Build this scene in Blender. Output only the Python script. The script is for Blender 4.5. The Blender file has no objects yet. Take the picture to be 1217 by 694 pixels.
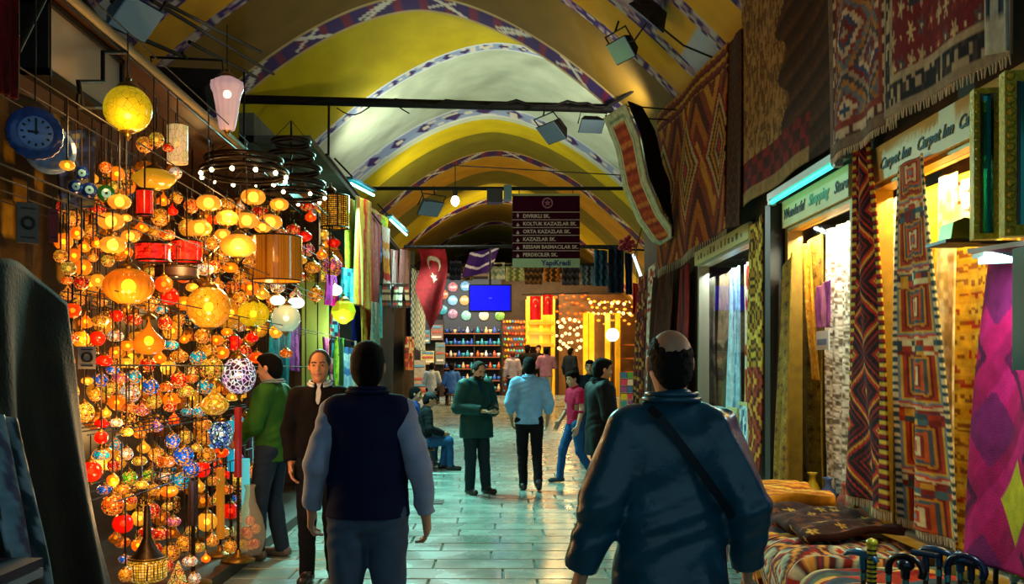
import bpy, math, random
import numpy as np
from mathutils import Vector, Matrix

random.seed(7); np.random.seed(7)
SC = bpy.context.scene
COL = SC.collection
F, VX, VY, EYE = 1100.0, 588.0, 438.0, 1.6       # focal length in pixels, vanishing point, eye height
PI = math.pi

# ------------------------------------------------------------------ camera
cam_d = bpy.data.cameras.new('camera'); cam = bpy.data.objects.new('camera', cam_d); COL.objects.link(cam)
cam.location = (0, 0, EYE); cam.rotation_euler = (PI/2, 0, 0)
cam_d.sensor_width = 36.0; cam_d.sensor_fit = 'HORIZONTAL'
cam_d.lens = F/1217*36.0
cam_d.shift_x = (608.5-VX)/1217; cam_d.shift_y = (VY-347)/1217
cam_d.clip_end = 200; cam_d.clip_start = 0.05
SC.camera = cam
# ------------------------------------------------------------------ world, exposure
w = bpy.data.worlds.new('world'); SC.world = w; w.use_nodes = True
w.node_tree.nodes['Background'].inputs[0].default_value = (0.34, 0.58, 0.68, 1)
w.node_tree.nodes['Background'].inputs[1].default_value = 0.62
vs = SC.view_settings
vs.view_transform = 'Standard'; vs.look = 'None'; vs.gamma = 1.0; vs.use_curve_mapping = False
vs.exposure = 0.0
SC.cycles.max_bounces = 6; SC.cycles.diffuse_bounces = 3; SC.cycles.glossy_bounces = 3
SC.cycles.transparent_max_bounces = 24
SC.cycles.sample_clamp_indirect = 6.0
# ------------------------------------------------------------------ large lights (bazaar fixtures and added fill)
def aim(o, d): o.rotation_euler = Vector(d).to_track_quat('-Z', 'Y').to_euler()
def area(name, loc, d, sx, sy, power, col, spread=180):
    l = bpy.data.lights.new(name, 'AREA'); l.shape = 'RECTANGLE'; l.size = sx; l.size_y = sy
    l.energy = power; l.color = col; l.spread = math.radians(spread)
    o = bpy.data.objects.new(name, l); COL.objects.link(o); o.location = loc; aim(o, d); return o
def point(name, loc, power, col, r=0.06):
    l = bpy.data.lights.new(name, 'POINT'); l.energy = power; l.color = col; l.shadow_soft_size = r
    o = bpy.data.objects.new(name, l); COL.objects.link(o); o.location = loc; return o
def spot(name, loc, d, power, col, ang=110, r=0.1, blend=0.7):
    l = bpy.data.lights.new(name, 'SPOT'); l.energy = power; l.color = col; l.spot_size = math.radians(ang)
    l.spot_blend = blend; l.shadow_soft_size = r
    o = bpy.data.objects.new(name, l); COL.objects.link(o); o.location = loc; aim(o, d); return o
COOL = (0.30, 1.0, 0.85); WARM = (1.0, 0.62, 0.22); DAY = (0.95, 1.0, 0.85)
# floodlights on the wall brackets, turned up to the vault
spot('flood_vault_a', (-2.15, 8.3, 4.35), (0.25, 0.5, 1), 190, (1, .93, .7), 140)
spot('flood_vault_b', (1.95, 13.6, 5.0), (-0.6, 0.35, 1), 170, (1, .95, .75), 140)
spot('flood_vault_c', (-2.0, 17.5, 4.9), (0.35, 0.3, 1), 210, (.95, 1, .75), 150)
spot('flood_vault_d', (1.7, 17.5, 5.0), (-0.4, 0.4, 1), 130, (1, .95, .7), 150)
spot('flood_vault_e', (-1.6, 22.5, 4.9), (0.35, 0.5, 1), 200, (1, .95, .6), 150)
spot('flood_vault_f', (0.0, 31.0, 5.2), (0.1, 0.6, 1), 260, (1, .85, .45), 150)
# cool tubes of the scarf shops and an added fill light the street floor
area('tube_light_a', (-1.6, 13.6, 4.25), (0.2, -0.25, -1), 0.15, 1.3, 215, COOL, 115)
area('tube_light_b', (-1.6, 19.6, 4.3), (0.3, -0.1, -1), 0.15, 1.3, 180, COOL, 115)
area('floor_fill', (-1.6, 12.4, 4.2), (0.3, -0.9, -1), 0.15, 1.2, 150, COOL, 100)  # added fill without a fixture, cool light for the near floor
area('crossing_light_a', (0.6, 28.5, 5.2), (0, 0.2, -1), 1.2, 0.5, 360, WARM)
area('crossing_light_b', (-3.2, 29.5, 4.8), (0, 0.4, -1), 1.2, 0.5, 240, (.9, 1, .95))
area('crossing_light_c', (1.6, 24.0, 4.9), (-0.2, 0, -1), 0.8, 0.3, 190, WARM)
# ------------------------------------------------------------------ helpers
def P(px, py, Y):
    return Vector(((px-VX)*Y/F, Y, EYE-(py-VY)*Y/F))
def PX(px, py, X):
    """point at pixel (px,py) on the plane x = X"""
    Y = X*F/(px-VX); return Vector((X, Y, EYE-(py-VY)*Y/F))
def lin(c):
    if isinstance(c, str):
        c = [int(c[i:i+2], 16)/255 for i in (0, 2, 4)]
    return tuple((x/12.92 if x <= .04045 else ((x+.055)/1.055)**2.4) for x in c)
def floor_z(Y): return max(0.0, (Y-13.0)*0.031)
MATS = {}
def _setp(b, k, v):
    if k in b.inputs: b.inputs[k].default_value = v
def mat(name, col='808080', rough=0.6, metal=0.0, emit=None, es=0.0, var=0.0, vscale=8.0, bump=0.0, bscale=40.0, spec=None, rnd=0.0, samp=True, sheen=0.0):
    if name in MATS: return MATS[name]
    m = bpy.data.materials.new(name); m.use_nodes = True
    nt = m.node_tree; b = nt.nodes['Principled BSDF']
    c = lin(col)
    b.inputs['Base Color'].default_value = (*c, 1); b.inputs['Roughness'].default_value = rough; b.inputs['Metallic'].default_value = metal
    if spec is not None: _setp(b, 'Specular IOR Level', spec)
    if sheen: _setp(b, 'Sheen Weight', sheen)
    tc = nt.nodes.new('ShaderNodeTexCoord')
    if var or rnd:
        n = nt.nodes.new('ShaderNodeTexNoise'); n.inputs['Scale'].default_value = vscale; n.inputs['Detail'].default_value = 5
        nt.links.new(tc.outputs['Object'], n.inputs['Vector'])
        mr = nt.nodes.new('ShaderNodeMapRange'); mr.inputs[1].default_value = .25; mr.inputs[2].default_value = .75
        mr.inputs[3].default_value = 1-var; mr.inputs[4].default_value = 1+var
        nt.links.new(n.outputs['Fac'], mr.inputs[0])
        fac = mr.outputs[0]
        if rnd:
            oi = nt.nodes.new('ShaderNodeObjectInfo'); m2 = nt.nodes.new('ShaderNodeMapRange')
            m2.inputs[3].default_value = 1-rnd; m2.inputs[4].default_value = 1+rnd
            nt.links.new(oi.outputs['Random'], m2.inputs[0])
            mm = nt.nodes.new('ShaderNodeMath'); mm.operation = 'MULTIPLY'
            nt.links.new(fac, mm.inputs[0]); nt.links.new(m2.outputs[0], mm.inputs[1]); fac = mm.outputs[0]
        vm = nt.nodes.new('ShaderNodeVectorMath'); vm.operation = 'SCALE'; vm.inputs[0].default_value = c
        nt.links.new(fac, vm.inputs['Scale']); nt.links.new(vm.outputs[0], b.inputs['Base Color'])
    if bump:
        n = nt.nodes.new('ShaderNodeTexNoise'); n.inputs['Scale'].default_value = bscale; n.inputs['Detail'].default_value = 4
        nt.links.new(tc.outputs['Object'], n.inputs['Vector'])
        bp = nt.nodes.new('ShaderNodeBump'); bp.inputs['Strength'].default_value = bump; bp.inputs['Distance'].default_value = .02
        nt.links.new(n.outputs['Fac'], bp.inputs['Height']); nt.links.new(bp.outputs[0], b.inputs['Normal'])
    if emit:
        b.inputs['Emission Color'].default_value = (*lin(emit), 1); b.inputs['Emission Strength'].default_value = es
        if not samp: m.cycles.emission_sampling = 'NONE'
    MATS[name] = m; return m
def attr_mat(name, rough=0.85, bump=0.5, bscale=250.0, es=0.0, sheen=0.0, lo=.62, hi=1.3, ns=14):
    """cloth whose woven pattern is a per-vertex dye colour"""
    if name in MATS: return MATS[name]
    m = bpy.data.materials.new(name); m.use_nodes = True; nt = m.node_tree; b = nt.nodes['Principled BSDF']
    a = nt.nodes.new('ShaderNodeAttribute'); a.attribute_name = 'dye'
    n = nt.nodes.new('ShaderNodeTexNoise'); n.inputs['Scale'].default_value = ns; n.inputs['Detail'].default_value = 8
    tc = nt.nodes.new('ShaderNodeTexCoord'); nt.links.new(tc.outputs['Object'], n.inputs['Vector'])
    mr = nt.nodes.new('ShaderNodeMapRange'); mr.inputs[1].default_value = .25; mr.inputs[2].default_value = .75
    mr.inputs[3].default_value = lo; mr.inputs[4].default_value = hi
    nt.links.new(n.outputs['Fac'], mr.inputs[0])
    vm = nt.nodes.new('ShaderNodeVectorMath'); vm.operation = 'SCALE'
    nt.links.new(a.outputs['Color'], vm.inputs[0]); nt.links.new(mr.outputs[0], vm.inputs['Scale'])
    nt.links.new(vm.outputs[0], b.inputs['Base Color']); b.inputs['Roughness'].default_value = rough
    _setp(b, 'Specular IOR Level', .2)
    if sheen: _setp(b, 'Sheen Weight', sheen)
    if bump:
        n2 = nt.nodes.new('ShaderNodeTexNoise'); n2.inputs['Scale'].default_value = bscale
        nt.links.new(tc.outputs['Object'], n2.inputs['Vector'])
        bp = nt.nodes.new('ShaderNodeBump'); bp.inputs['Strength'].default_value = bump; bp.inputs['Distance'].default_value = .01
        nt.links.new(n2.outputs['Fac'], bp.inputs['Height']); nt.links.new(bp.outputs[0], b.inputs['Normal'])
    MATS[name] = m; return m

class MB:
    """collects shapes for ONE mesh"""
    def __init__(s): s.v = []; s.f = []; s.smooth = []
    def add(s, v, f, smooth=False):
        o = len(s.v); s.v += [tuple(x) for x in v]; s.f += [tuple(i+o for i in q) for q in f]; s.smooth += [smooth]*len(f); return s
    def box(s, x0, x1, y0, y1, z0, z1):
        v = [(x, y, z) for z in (z0, z1) for y in (y0, y1) for x in (x0, x1)]
        return s.add(v, [(0,2,3,1), (4,5,7,6), (0,1,5,4), (2,6,7,3), (0,4,6,2), (1,3,7,5)])
    def lathe(s, prof, c=(0,0,0), n=16, smooth=True, ax='z', rib=0.0, nr=8):
        v = []; f = []; k = len(prof)
        for i in range(n):
            a = 2*PI*i/n; q = 1+rib*math.cos(a*nr)
            for r, z in prof:
                x, y = r*q*math.cos(a), r*q*math.sin(a)
                p = (x, y, z) if ax == 'z' else ((z, x, y) if ax == 'x' else (x, z, y))
                v.append((p[0]+c[0], p[1]+c[1], p[2]+c[2]))
        for i in range(n):
            j = (i+1) % n
            for t in range(k-1): f.append((i*k+t, j*k+t, j*k+t+1, i*k+t+1))
        return s.add(v, f, smooth)
    def cyl(s, p0, p1, r, r1=None, n=8, cap=True, smooth=True):
        p0, p1 = Vector(p0), Vector(p1); d = (p1-p0)
        if d.length < 1e-6: return s
        d.normalize(); u = d.orthogonal().normalized(); w = d.cross(u); r1 = r if r1 is None else r1
        v = []
        for p, rr in ((p0, r), (p1, r1)):
            for i in range(n): a = 2*PI*i/n; v.append(p+u*(rr*math.cos(a))+w*(rr*math.sin(a)))
        f = [(i, (i+1) % n, n+(i+1) % n, n+i) for i in range(n)]
        s.add(v, f, smooth)
        if cap: s.add(v, [tuple(range(n))[::-1], tuple(range(n, 2*n))])
        return s
    def tube(s, pts, r, n=6, closed=False):
        pts = [Vector(p) for p in pts]; m = len(pts); v = []; f = []
        up = None
        for i, p in enumerate(pts):
            if closed: d = pts[(i+1) % m]-pts[i-1]
            else: d = pts[min(i+1, m-1)]-pts[max(i-1, 0)]
            d.normalize()
            if up is None: up = d.orthogonal().normalized()
            u = (up-d*up.dot(d)); u.normalize(); up = u; w = d.cross(u)
            rr = r[i] if isinstance(r, (list, tuple)) else r
            for k in range(n): a = 2*PI*k/n; v.append(p+u*(rr*math.cos(a))+w*(rr*math.sin(a)))
        for i in range(m if closed else m-1):
            j = (i+1) % m
            for k in range(n): f.append((i*n+k, i*n+(k+1) % n, j*n+(k+1) % n, j*n+k))
        s.add(v, f, True)
        if not closed: s.add(v[:n], [tuple(range(n))[::-1]]); s.add(v[-n:], [tuple(range(n))])
        return s
    def sphere(s, c, r, n=12, m=8, sz=1.0):
        prof = [(max(1e-4, r*math.sin(PI*i/m)), -r*sz*math.cos(PI*i/m)) for i in range(m+1)]
        return s.lathe(prof, c, n)
    def torus(s, c, R, r, n=24, k=6, ax='z'):
        pts = []
        for i in range(n):
            a = 2*PI*i/n
            p = (R*math.cos(a), R*math.sin(a), 0) if ax == 'z' else ((0, R*math.cos(a), R*math.sin(a)) if ax == 'x' else (R*math.cos(a), 0, R*math.sin(a)))
            pts.append(Vector(c)+Vector(p))
        return s.tube(pts, r, k, True)
    def prism(s, poly, d):
        """poly: list of 3D points; extruded along d"""
        n = len(poly); a = [Vector(p) for p in poly]; b = [p+Vector(d) for p in a]
        f = [tuple(range(n))[::-1], tuple(range(n, 2*n))]+[(i, (i+1) % n, n+(i+1) % n, n+i) for i in range(n)]
        return s.add(a+b, f)
    def mesh(s, name):
        me = bpy.data.meshes.new(name); me.from_pydata(s.v, [], s.f)
        me.polygons.foreach_set('use_smooth', s.smooth); me.update(); return me
    def build(s, name, m, parent=None, loc=None):
        return link(name, s.mesh(name), m, parent, loc)
def link(name, me, m=None, parent=None, loc=None, scale=None, rot=None, col=None):
    o = bpy.data.objects.new(name, me); COL.objects.link(o)
    if m is not None and me is not None and len(me.materials) == 0: me.materials.append(m)
    if parent is not None: o.parent = parent
    if loc is not None: o.location = loc
    if scale is not None: o.scale = scale if hasattr(scale, '__len__') else (scale,)*3
    if rot is not None: o.rotation_euler = rot
    if col is not None: o.color = (*col[:3], 1)
    return o
def tag(o, label, cat, group=None):
    o['label'] = label; o['category'] = cat
    if group: o['group'] = group
    return o
def thing(name, label, cat, loc=(0,0,0), group=None, rz=0.0):
    o = bpy.data.objects.new(name, None); COL.objects.link(o); o.location = loc; o.rotation_euler = (0, 0, rz)
    o.empty_display_size = .1
    return tag(o, label, cat, group)
def struct(o): o['kind'] = 'structure'; return o
def text_mesh(body, size, shear=0.0, ext=0.002, align='LEFT', bold=0.0):
    c = bpy.data.curves.new('lettering', 'FONT'); c.body = body; c.size = size; c.shear = shear; c.extrude = ext; c.align_x = align
    c.offset = bold; c.resolution_u = 2
    o = bpy.data.objects.new('lettering', c); COL.objects.link(o)
    dg = bpy.context.evaluated_depsgraph_get()
    me = bpy.data.meshes.new_from_object(o.evaluated_get(dg)); bpy.data.objects.remove(o)
    return me
def grid_mesh(name, pos, col=None, nu=40, nv=60):
    """pos(u,v)->(...,3) arrays, col(u,v)->(...,3) linear"""
    u, v = np.meshgrid(np.linspace(0, 1, nu+1), np.linspace(0, 1, nv+1), indexing='ij')
    p = np.stack(np.broadcast_arrays(*pos(u, v)), -1).reshape(-1, 3)
    i = np.arange(nu)[:, None]*(nv+1)+np.arange(nv)[None, :]
    q = np.stack([i, i+nv+1, i+nv+2, i+1], -1).reshape(-1, 4)
    me = bpy.data.meshes.new(name); me.vertices.add(len(p)); me.vertices.foreach_set('co', p.astype(np.float32).ravel())
    me.loops.add(q.size); me.loops.foreach_set('vertex_index', q.astype(np.int32).ravel())
    me.polygons.add(len(q)); me.polygons.foreach_set('loop_start', np.arange(len(q), dtype=np.int32)*4)
    me.polygons.foreach_set('use_smooth', np.ones(len(q), bool)); me.update(calc_edges=True)
    if col is not None:
        # one dye per small cell of the weave
        c = np.asarray(col(u, v)).reshape(-1, 3)
        at = me.attributes.new('dye', 'FLOAT_COLOR', 'POINT')
        at.data.foreach_set('color', np.concatenate([c, np.ones((len(c), 1))], 1).astype(np.float32).ravel())
    return me
def cloth(name, pos, col, nu=40, nv=60, m=None, parent=None, thick=0.012):
    o = link(name, grid_mesh(name, pos, col, nu, nv), m or attr_mat('woven_wool'), parent)
    s = o.modifiers.new('thickness', 'SOLIDIFY'); s.thickness = thick; s.offset = 0
    return o
# ---- woven patterns: numpy colour functions over u (across), v (down)
def pal(*hx): return np.array([lin(h) for h in hx])
def hsh(a, b=0, s=0): return np.modf(np.abs(np.sin(a*127.1+b*311.7+s*74.7)*43758.5453))[0]
def frac(x): return x-np.floor(x)
def choose(p, idx): return p[np.mod(idx.astype(int), len(p))]
def step(x, n): return np.floor(x*n)/n
def diamonds(p, nu, nv, k, q=60, rowpal=0, outline=None, sd=0):
    def f(u, v):
        uu, vv = step(u, q), step(v, q*2)
        a, b = uu*nu, vv*nv
        row = np.floor(b)
        d = np.abs(frac(a)-.5)*2+np.abs(frac(b)-.5)*2
        idx = np.floor(d*k)+row*rowpal
        c = choose(p, idx)
        return c
    return f
def floral(p, n=14, asp=1.6, sd=0):
    def f(u, v):
        a, b = u*n, v*n*asp
        i, j = np.floor(a), np.floor(b)
        r = np.hypot(frac(a)-.5, frac(b)-.5); h = hsh(i, j, sd)
        th = np.arctan2(frac(b)-.5, frac(a)-.5)
        pet = .28+.14*np.cos(th*(4+np.floor(h*3)))
        c = choose(p, np.floor(h*len(p)*.999)+0*u)
        g = p[0]+0*c
        c = np.where((r < pet)[..., None], c, g)
        c = np.where((r < .1)[..., None], p[-1], c)
        return c
    return f
def stripes(p, n, along='v', wav=0.0):
    def f(u, v):
        t = (v if along == 'v' else u)*n+wav*np.sin((u if along == 'v' else v)*23)
        h = hsh(np.floor(t), 3)
        return choose(p, np.floor(h*len(p)*.999))
    return f
def zigzag(p, n, m=6, amp=.5):
    def f(u, v):
        t = v*n+amp*np.abs(frac(u*m)-.5)*2
        return choose(p, np.floor(t))
    return f
def bordered(inner, bands, asp=1.6):
    """bands: list of (width_in_u, colour function); outermost first"""
    def f(u, v):
        e = np.minimum(np.minimum(u, 1-u), np.minimum(v, 1-v)*asp)
        c = inner(u, v); tot = sum(b[0] for b in bands)
        lo = 0
        for wd, fn in bands:
            m_ = (e >= lo) & (e < lo+wd)
            c = np.where(m_[..., None], fn(u, v), c); lo += wd
        return c
    return f
def flat(h):
    c = np.array(lin(h))
    return lambda u, v: c+np.zeros(u.shape+(3,))
def checks(p, n, asp=1.6, sd=0):
    def f(u, v):
        i, j = np.floor(u*n), np.floor(v*n*asp)
        return choose(p, np.floor(hsh(i, j, sd)*len(p)*.999))
    return f
# ================================================================== THE SETTING
# ---- floor: base, single slabs near by, joined slabs further away
fb = MB()
ys = [-3, 5, 13, 20, 27, 34, 58]
for y0, y1 in zip(ys[:-1], ys[1:]):
    z0, z1 = floor_z(y0)-.02, floor_z(y1)-.02
    fb.add([(-7, y0, z0), (7, y0, z0), (7, y1, z1), (-7, y1, z1)], [(0, 1, 2, 3)])
floor = struct(fb.build('floor', mat('mortar', '5c5f58', .7, var=.2)))
def slab_mat():
    m = mat('polished_stone', '76827a', .2, var=.2, vscale=1.6, bump=.1, bscale=3.0, rnd=.12, spec=.7)
    nt = m.node_tree; b = nt.nodes['Principled BSDF']
    n = nt.nodes.new('ShaderNodeTexNoise'); n.inputs['Scale'].default_value = 2.3; n.inputs['Detail'].default_value = 6
    g = nt.nodes.new('ShaderNodeNewGeometry'); nt.links.new(g.outputs['Position'], n.inputs['Vector'])
    mr = nt.nodes.new('ShaderNodeMapRange'); mr.inputs[1].default_value = .3; mr.inputs[2].default_value = .7
    mr.inputs[3].default_value = .14; mr.inputs[4].default_value = .36
    nt.links.new(n.outputs['Fac'], mr.inputs[0]); nt.links.new(mr.outputs[0], b.inputs['Roughness'])
    return m
STONE = slab_mat()
SW, SD = .82, .36
sl = MB(); e = .008
hx, hy = SW/2-.006, SD/2-.006
sl.add([(-hx, -hy, -.03), (hx, -hy, -.03), (hx, hy, -.03), (-hx, hy, -.03), (-hx, -hy, -e), (hx, -hy, -e), (hx, hy, -e), (-hx, hy, -e),
        (-hx+e, -hy+e, 0), (hx-e, -hy+e, 0), (hx-e, hy-e, 0), (-hx+e, hy-e, 0)],
       [(0,1,5,4), (1,2,6,5), (2,3,7,6), (3,0,4,7), (4,5,9,8), (5,6,10,9), (6,7,11,10), (7,4,8,11), (8,9,10,11)])
slab_me = sl.mesh('slab'); slab_me.materials.append(STONE)
far_slabs = MB()
row = 0; y = 4.7
while y < 33.6:
    off = (row % 2)*SW*.5+(hsh(row, 5) - .5)*.2
    tilt = math.atan(.031) if y > 13 else 0
    for k in range(-7, 8):
        x = k*SW+off
        if y < 16.6:
            if not (-2.5 < x < 2.9): continue
            o = link('slab', slab_me, None, floor, (x, y, floor_z(y)+.0005*((k*7+row*3) % 5)))
            o.rotation_euler = (tilt+.002*math.sin(k*3.1+row), .002*math.sin(k*1.7+row*2.3), 0)
        else:
            z0, z1 = floor_z(y-hy), floor_z(y+hy)
            far_slabs.add([(x-hx, y-hy, z0), (x+hx, y-hy, z0), (x+hx, y+hy, z1), (x-hx, y+hy, z1),
                           (x-hx, y-hy, z0-.02), (x+hx, y-hy, z0-.02), (x+hx, y+hy, z1-.02), (x-hx, y+hy, z1-.02)],
                          [(0,1,2,3), (4,5,1,0), (5,6,2,1), (6,7,3,2), (7,4,0,3)])
    y += SD; row += 1
o = far_slabs.build('far_slabs', STONE, floor); o['kind'] = 'stuff'
# manhole cover let into the slabs
mc = P(510, 597, 11.05); mh = MB().box(-.17, .17, -.16, .16, -.01, .012)
mho = mh.build('manhole_cover', mat('cast_iron', '2b2d2c', .45, .6, var=.3)); mho.location = (mc.x, mc.y, 0.002)
tag(mho, 'square dark iron manhole cover set into the stone floor', 'manhole cover')

# ---- the painted vault
APEX = 7.5
def v_center(Y): return np.interp(Y, [0, 15.3, 16.7, 18.5, 20.7, 25, 60], [-1.24, -1.24, .05, .1, -.2, .05, .1])
def v_drop(wd): return (np.abs(wd)/2.38)**1.745
YEL, PALE, BRN, ORG, OLV = [np.array(lin(c)) for c in ('b9a306', 'b4bda6', '6e5212', 'c08a12', '6f6614')]
PUR, RED_, WHT, BLU, GRY = [np.array(lin(c)) for c in ('35205e', '6d2040', 'c9c2b4', '5a6f9e', '9a9ca6')]
def leafband(a, t, ph=0):
    c = PUR+0*a[..., None]
    s = frac(a/1.15+ph)
    c = np.where((np.abs(frac(a/.42)-.5) < .16)[..., None], RED_, c)
    leaf = (np.abs((t-.5)*.9-(s-.5)*np.where(frac(a/2.3) < .5, 1, -1)*1.5) < .09) & (np.abs(s-.5) < .26)
    leaf |= (np.abs((t-.5)*.9+(s-.36)*1.2) < .06) & (np.abs(s-.4) < .2)
    c = np.where(leaf[..., None], WHT, c)
    return np.where(((t < .09) | (t > .91))[..., None], np.array(lin('b49a66')), c)
def fineband(a, y):
    h = hsh(np.floor(a/.09), np.floor(y/.07))
    c = np.where((h < .45)[..., None], PUR, np.where((h < .7)[..., None], np.array(lin('8d6a78')), np.array(lin('a79a94'))))
    return c
def blueband(a, t):
    c = np.where((np.abs(frac(a/.5)-.5)+np.abs(t-.5)*.8 < .3)[..., None], PUR, np.array(lin('8696b8')))
    c = np.where((hsh(np.floor(a/.12), np.floor(t*5)) > .7)[..., None], WHT, c)
    return np.where(((t < .12) | (t > .88))[..., None], np.array(lin('c8ccd0')), c)
# (y0, y1, kind)
BANDS = [(-3, 9.2, 'GRYP'), (9.2, 9.5, 'fine'), (9.5, 10.3, 'ORG'), (10.3, 10.55, 'fine'), (10.55, 11.5, 'GRYP'), (11.5, 11.75, 'fine'), (11.75, 12.5, 'ORG'), (12.5, 12.75, 'fine'), (12.75, 14.6, 'BRN'), (14.6, 15.3, 'leaf'), (15.3, 16.75, 'YELF'),
         (16.75, 17.15, 'blue'), (17.15, 20.7, 'PALE'), (20.7, 21.6, 'leafb'), (21.6, 21.9, 'PALE'), (21.9, 23.1, 'YEL'), (23.1, 25.0, 'OLV'), (25.0, 25.8, 'leaf'), (25.8, 27.6, 'ORG'), (27.6, 29.5, 'OLV'),
         (29.5, 32.0, 'YEL'), (32.0, 32.9, 'leaf'), (32.9, 37, 'BRN'), (37, 38, 'leaf'), (38, 43, 'OLV'), (43, 44.5, 'leaf'), (44.5, 58, 'BRN')]
st = []
for y0, y1, k in BANDS:
    n = {'leaf': 12, 'leafb': 12, 'blue': 9, 'fine': 6}.get(k, max(6, int((y1-y0)/.22)))
    for i in range(n):
        st.append((y0+(y1-y0)*i/n+1e-4, y0, y1, k)); 
        if i == n-1: st.append((y1-1e-4, y0, y1, k))
NW = 300
wd = np.linspace(-5.3, 5.3, NW+1)
arc = np.concatenate([[0], np.cumsum(np.hypot(np.diff(wd), np.diff(v_drop(wd))))])
Yst = np.array([s[0] for s in st])
vx_ = v_center(Yst)[:, None]+wd[None, :]
vz_ = APEX-v_drop(wd)[None, :]+0*vx_
vy_ = Yst[:, None]+0*vx_
cols = np.zeros(vx_.shape+(3,))
for i, (y, y0, y1, k) in enumerate(st):
    t = np.full(NW+1, (y-y0)/(y1-y0)); yy = np.full(NW+1, y)
    if k == 'leaf': c = leafband(arc, t, .1)
    elif k == 'leafb': c = blueband(arc*.7, t)
    elif k == 'blue': c = blueband(arc*1.4, t)
    elif k == 'fine': c = fineband(arc, yy)
    elif k == 'GRYP':
        c = np.where((frac(arc/2.2) < .55)[:, None], GRY, np.where((frac(arc/2.2+.0) < .8)[:, None], fineband(arc, yy), ORG))
    else:
        c = {'YEL': YEL, 'PALE': PALE, 'BRN': BRN, 'ORG': ORG, 'OLV': OLV, 'YELF': YEL}[k]+np.zeros((NW+1, 3))
        if k == 'PALE' and y1-y0 > 1:   # damp stains in the plaster
            n1 = np.sin(arc*3.1+yy*1.3)+np.sin(arc*1.7-yy*2.9+1)+.8*np.sin(arc*7.3+yy*4.1)
            c = c*np.clip(1-.16*np.clip(n1-.7, 0, 2), .5, 1)[:, None]
    cols[i] = c
p = np.stack([vx_, vy_, vz_], -1)
ny = len(st)
vault = struct(link('ceiling', grid_mesh('ceiling', lambda u, v: (p[..., 0], p[..., 1], p[..., 2]), lambda u, v: cols, ny-1, NW), None))
vault.data.materials.append(attr_mat('painted_plaster', .75, .12, 4.0, lo=.78, hi=1.15, ns=1.6))
# ---- side walls
wl = MB().box(-5.0, -4.6, -3, 27, 0, 6.3).build('wall_left', mat('old_plaster', '6d6440', .8, var=.35, vscale=2.0, bump=.3, bscale=5)); struct(wl)
wl2 = MB().box(-6.9, -6.5, 27, 56, 0, 6.0).build('wall_crossing', MATS['old_plaster']); struct(wl2)
def orn(u, v):
    a, b = u*14, v*2.2
    r = np.hypot(frac(a)-.5, (frac(b)-.5)*1.1); th = np.arctan2(frac(b)-.5, frac(a)-.5)
    c = np.array(lin('8d8a80'))+np.zeros(u.shape+(3,))
    c = np.where(((r < .42) & (np.cos(th*7) > .1))[..., None], PUR, c)
    c = np.where(((r < .46) & (np.cos(th*7) > .75))[..., None], WHT, c)
    c = np.where((np.abs(frac(b)-.5) > .46)[..., None], np.array(lin('b9a306')), c)
    return c
po = link('painted_frieze', grid_mesh('painted_frieze', lambda u, v: (-4.585+0*u, 6+u*10, 5.9-1.7*v), orn, 260, 50), MATS['painted_plaster'], wl)
MB().box(-5.2, 5.6, 56, 56.4, 0, 7.5).build('wall_back', mat('dim_wall', '3a2f18', .8, var=.3)).__setitem__('kind', 'structure')
MB().box(6.3, 6.7, 16.3, 56, 0, 6.0).build('wall_crossing', MATS['old_plaster']).__setitem__('kind', 'structure')

# right wall: upper wall over the shop fronts, piers between them and the shop rooms behind
wr = MB()
WXR = 2.65
wr.box(WXR, WXR+.3, 2.0, 16.4, 3.12, 6.4)
for y0, y1 in ((6.47, 6.75), (8.36, 9.42), (11.95, 13.2)): wr.box(WXR, WXR+.05, y0, y1, 0, 3.12)
wr.box(WXR, WXR+.3, 13.2, 16.4, 0, 3.12)
wr.box(WXR, WXR+.3, 2.0, 13.2, 0, .42)
wr.box(4.3, 4.5, 2.0, 13.2, 0, 3.5)
wr.box(WXR+.3, 4.3, 2.0, 13.2, 3.0, 3.12); wr.box(WXR+.3, 4.3, 2.0, 13.2, .34, .42)
for y in (2.0, 6.85, 9.0, 12.8): wr.box(WXR+.3, 4.3, y, y+.2, .42, 3.0)
wall_right = struct(wr.build('wall_right', mat('wall_plaster_dark', '4a3a24', .8, var=.3, vscale=3, bump=.3, bscale=8)))
# left shop shells
ls = MB()
ls.box(-3.55, -3.4, 3.0, 12.2, 0, 3.6)           # back of the lamp shop
ls.box(-3.4, -2.3, 12.1, 12.25, 0, 3.6)
ls.box(-3.55, -2.3, 3.0, 12.25, 3.55, 3.65)
lsw = struct(ls.build('wall_lamp_shop', mat('brown_panelling', '3a1d08', .35, var=.4, vscale=5)))
sf = MB().box(-3.4, -2.02, 3.0, 12.1, 0, .1).build('trim_1', mat('dark_boards', '2c1a0e', .5, var=.3)); struct(sf)
s2 = MB(); s2.box(-3.4, -3.2, 12.3, 27, 0, 5.0); s2.box(-3.2, -2.35, 26.9, 27.05, 0, 5.0); s2.box(-3.2, -2.45, 17.2, 17.35, 0, 4.6); s2.box(-3.4, -2.45, 12.3, 27, 4.6, 4.7)
struct(s2.build('wall_scarf_shop', mat('shop_back', '4f5a50', .7, var=.3)))

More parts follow.
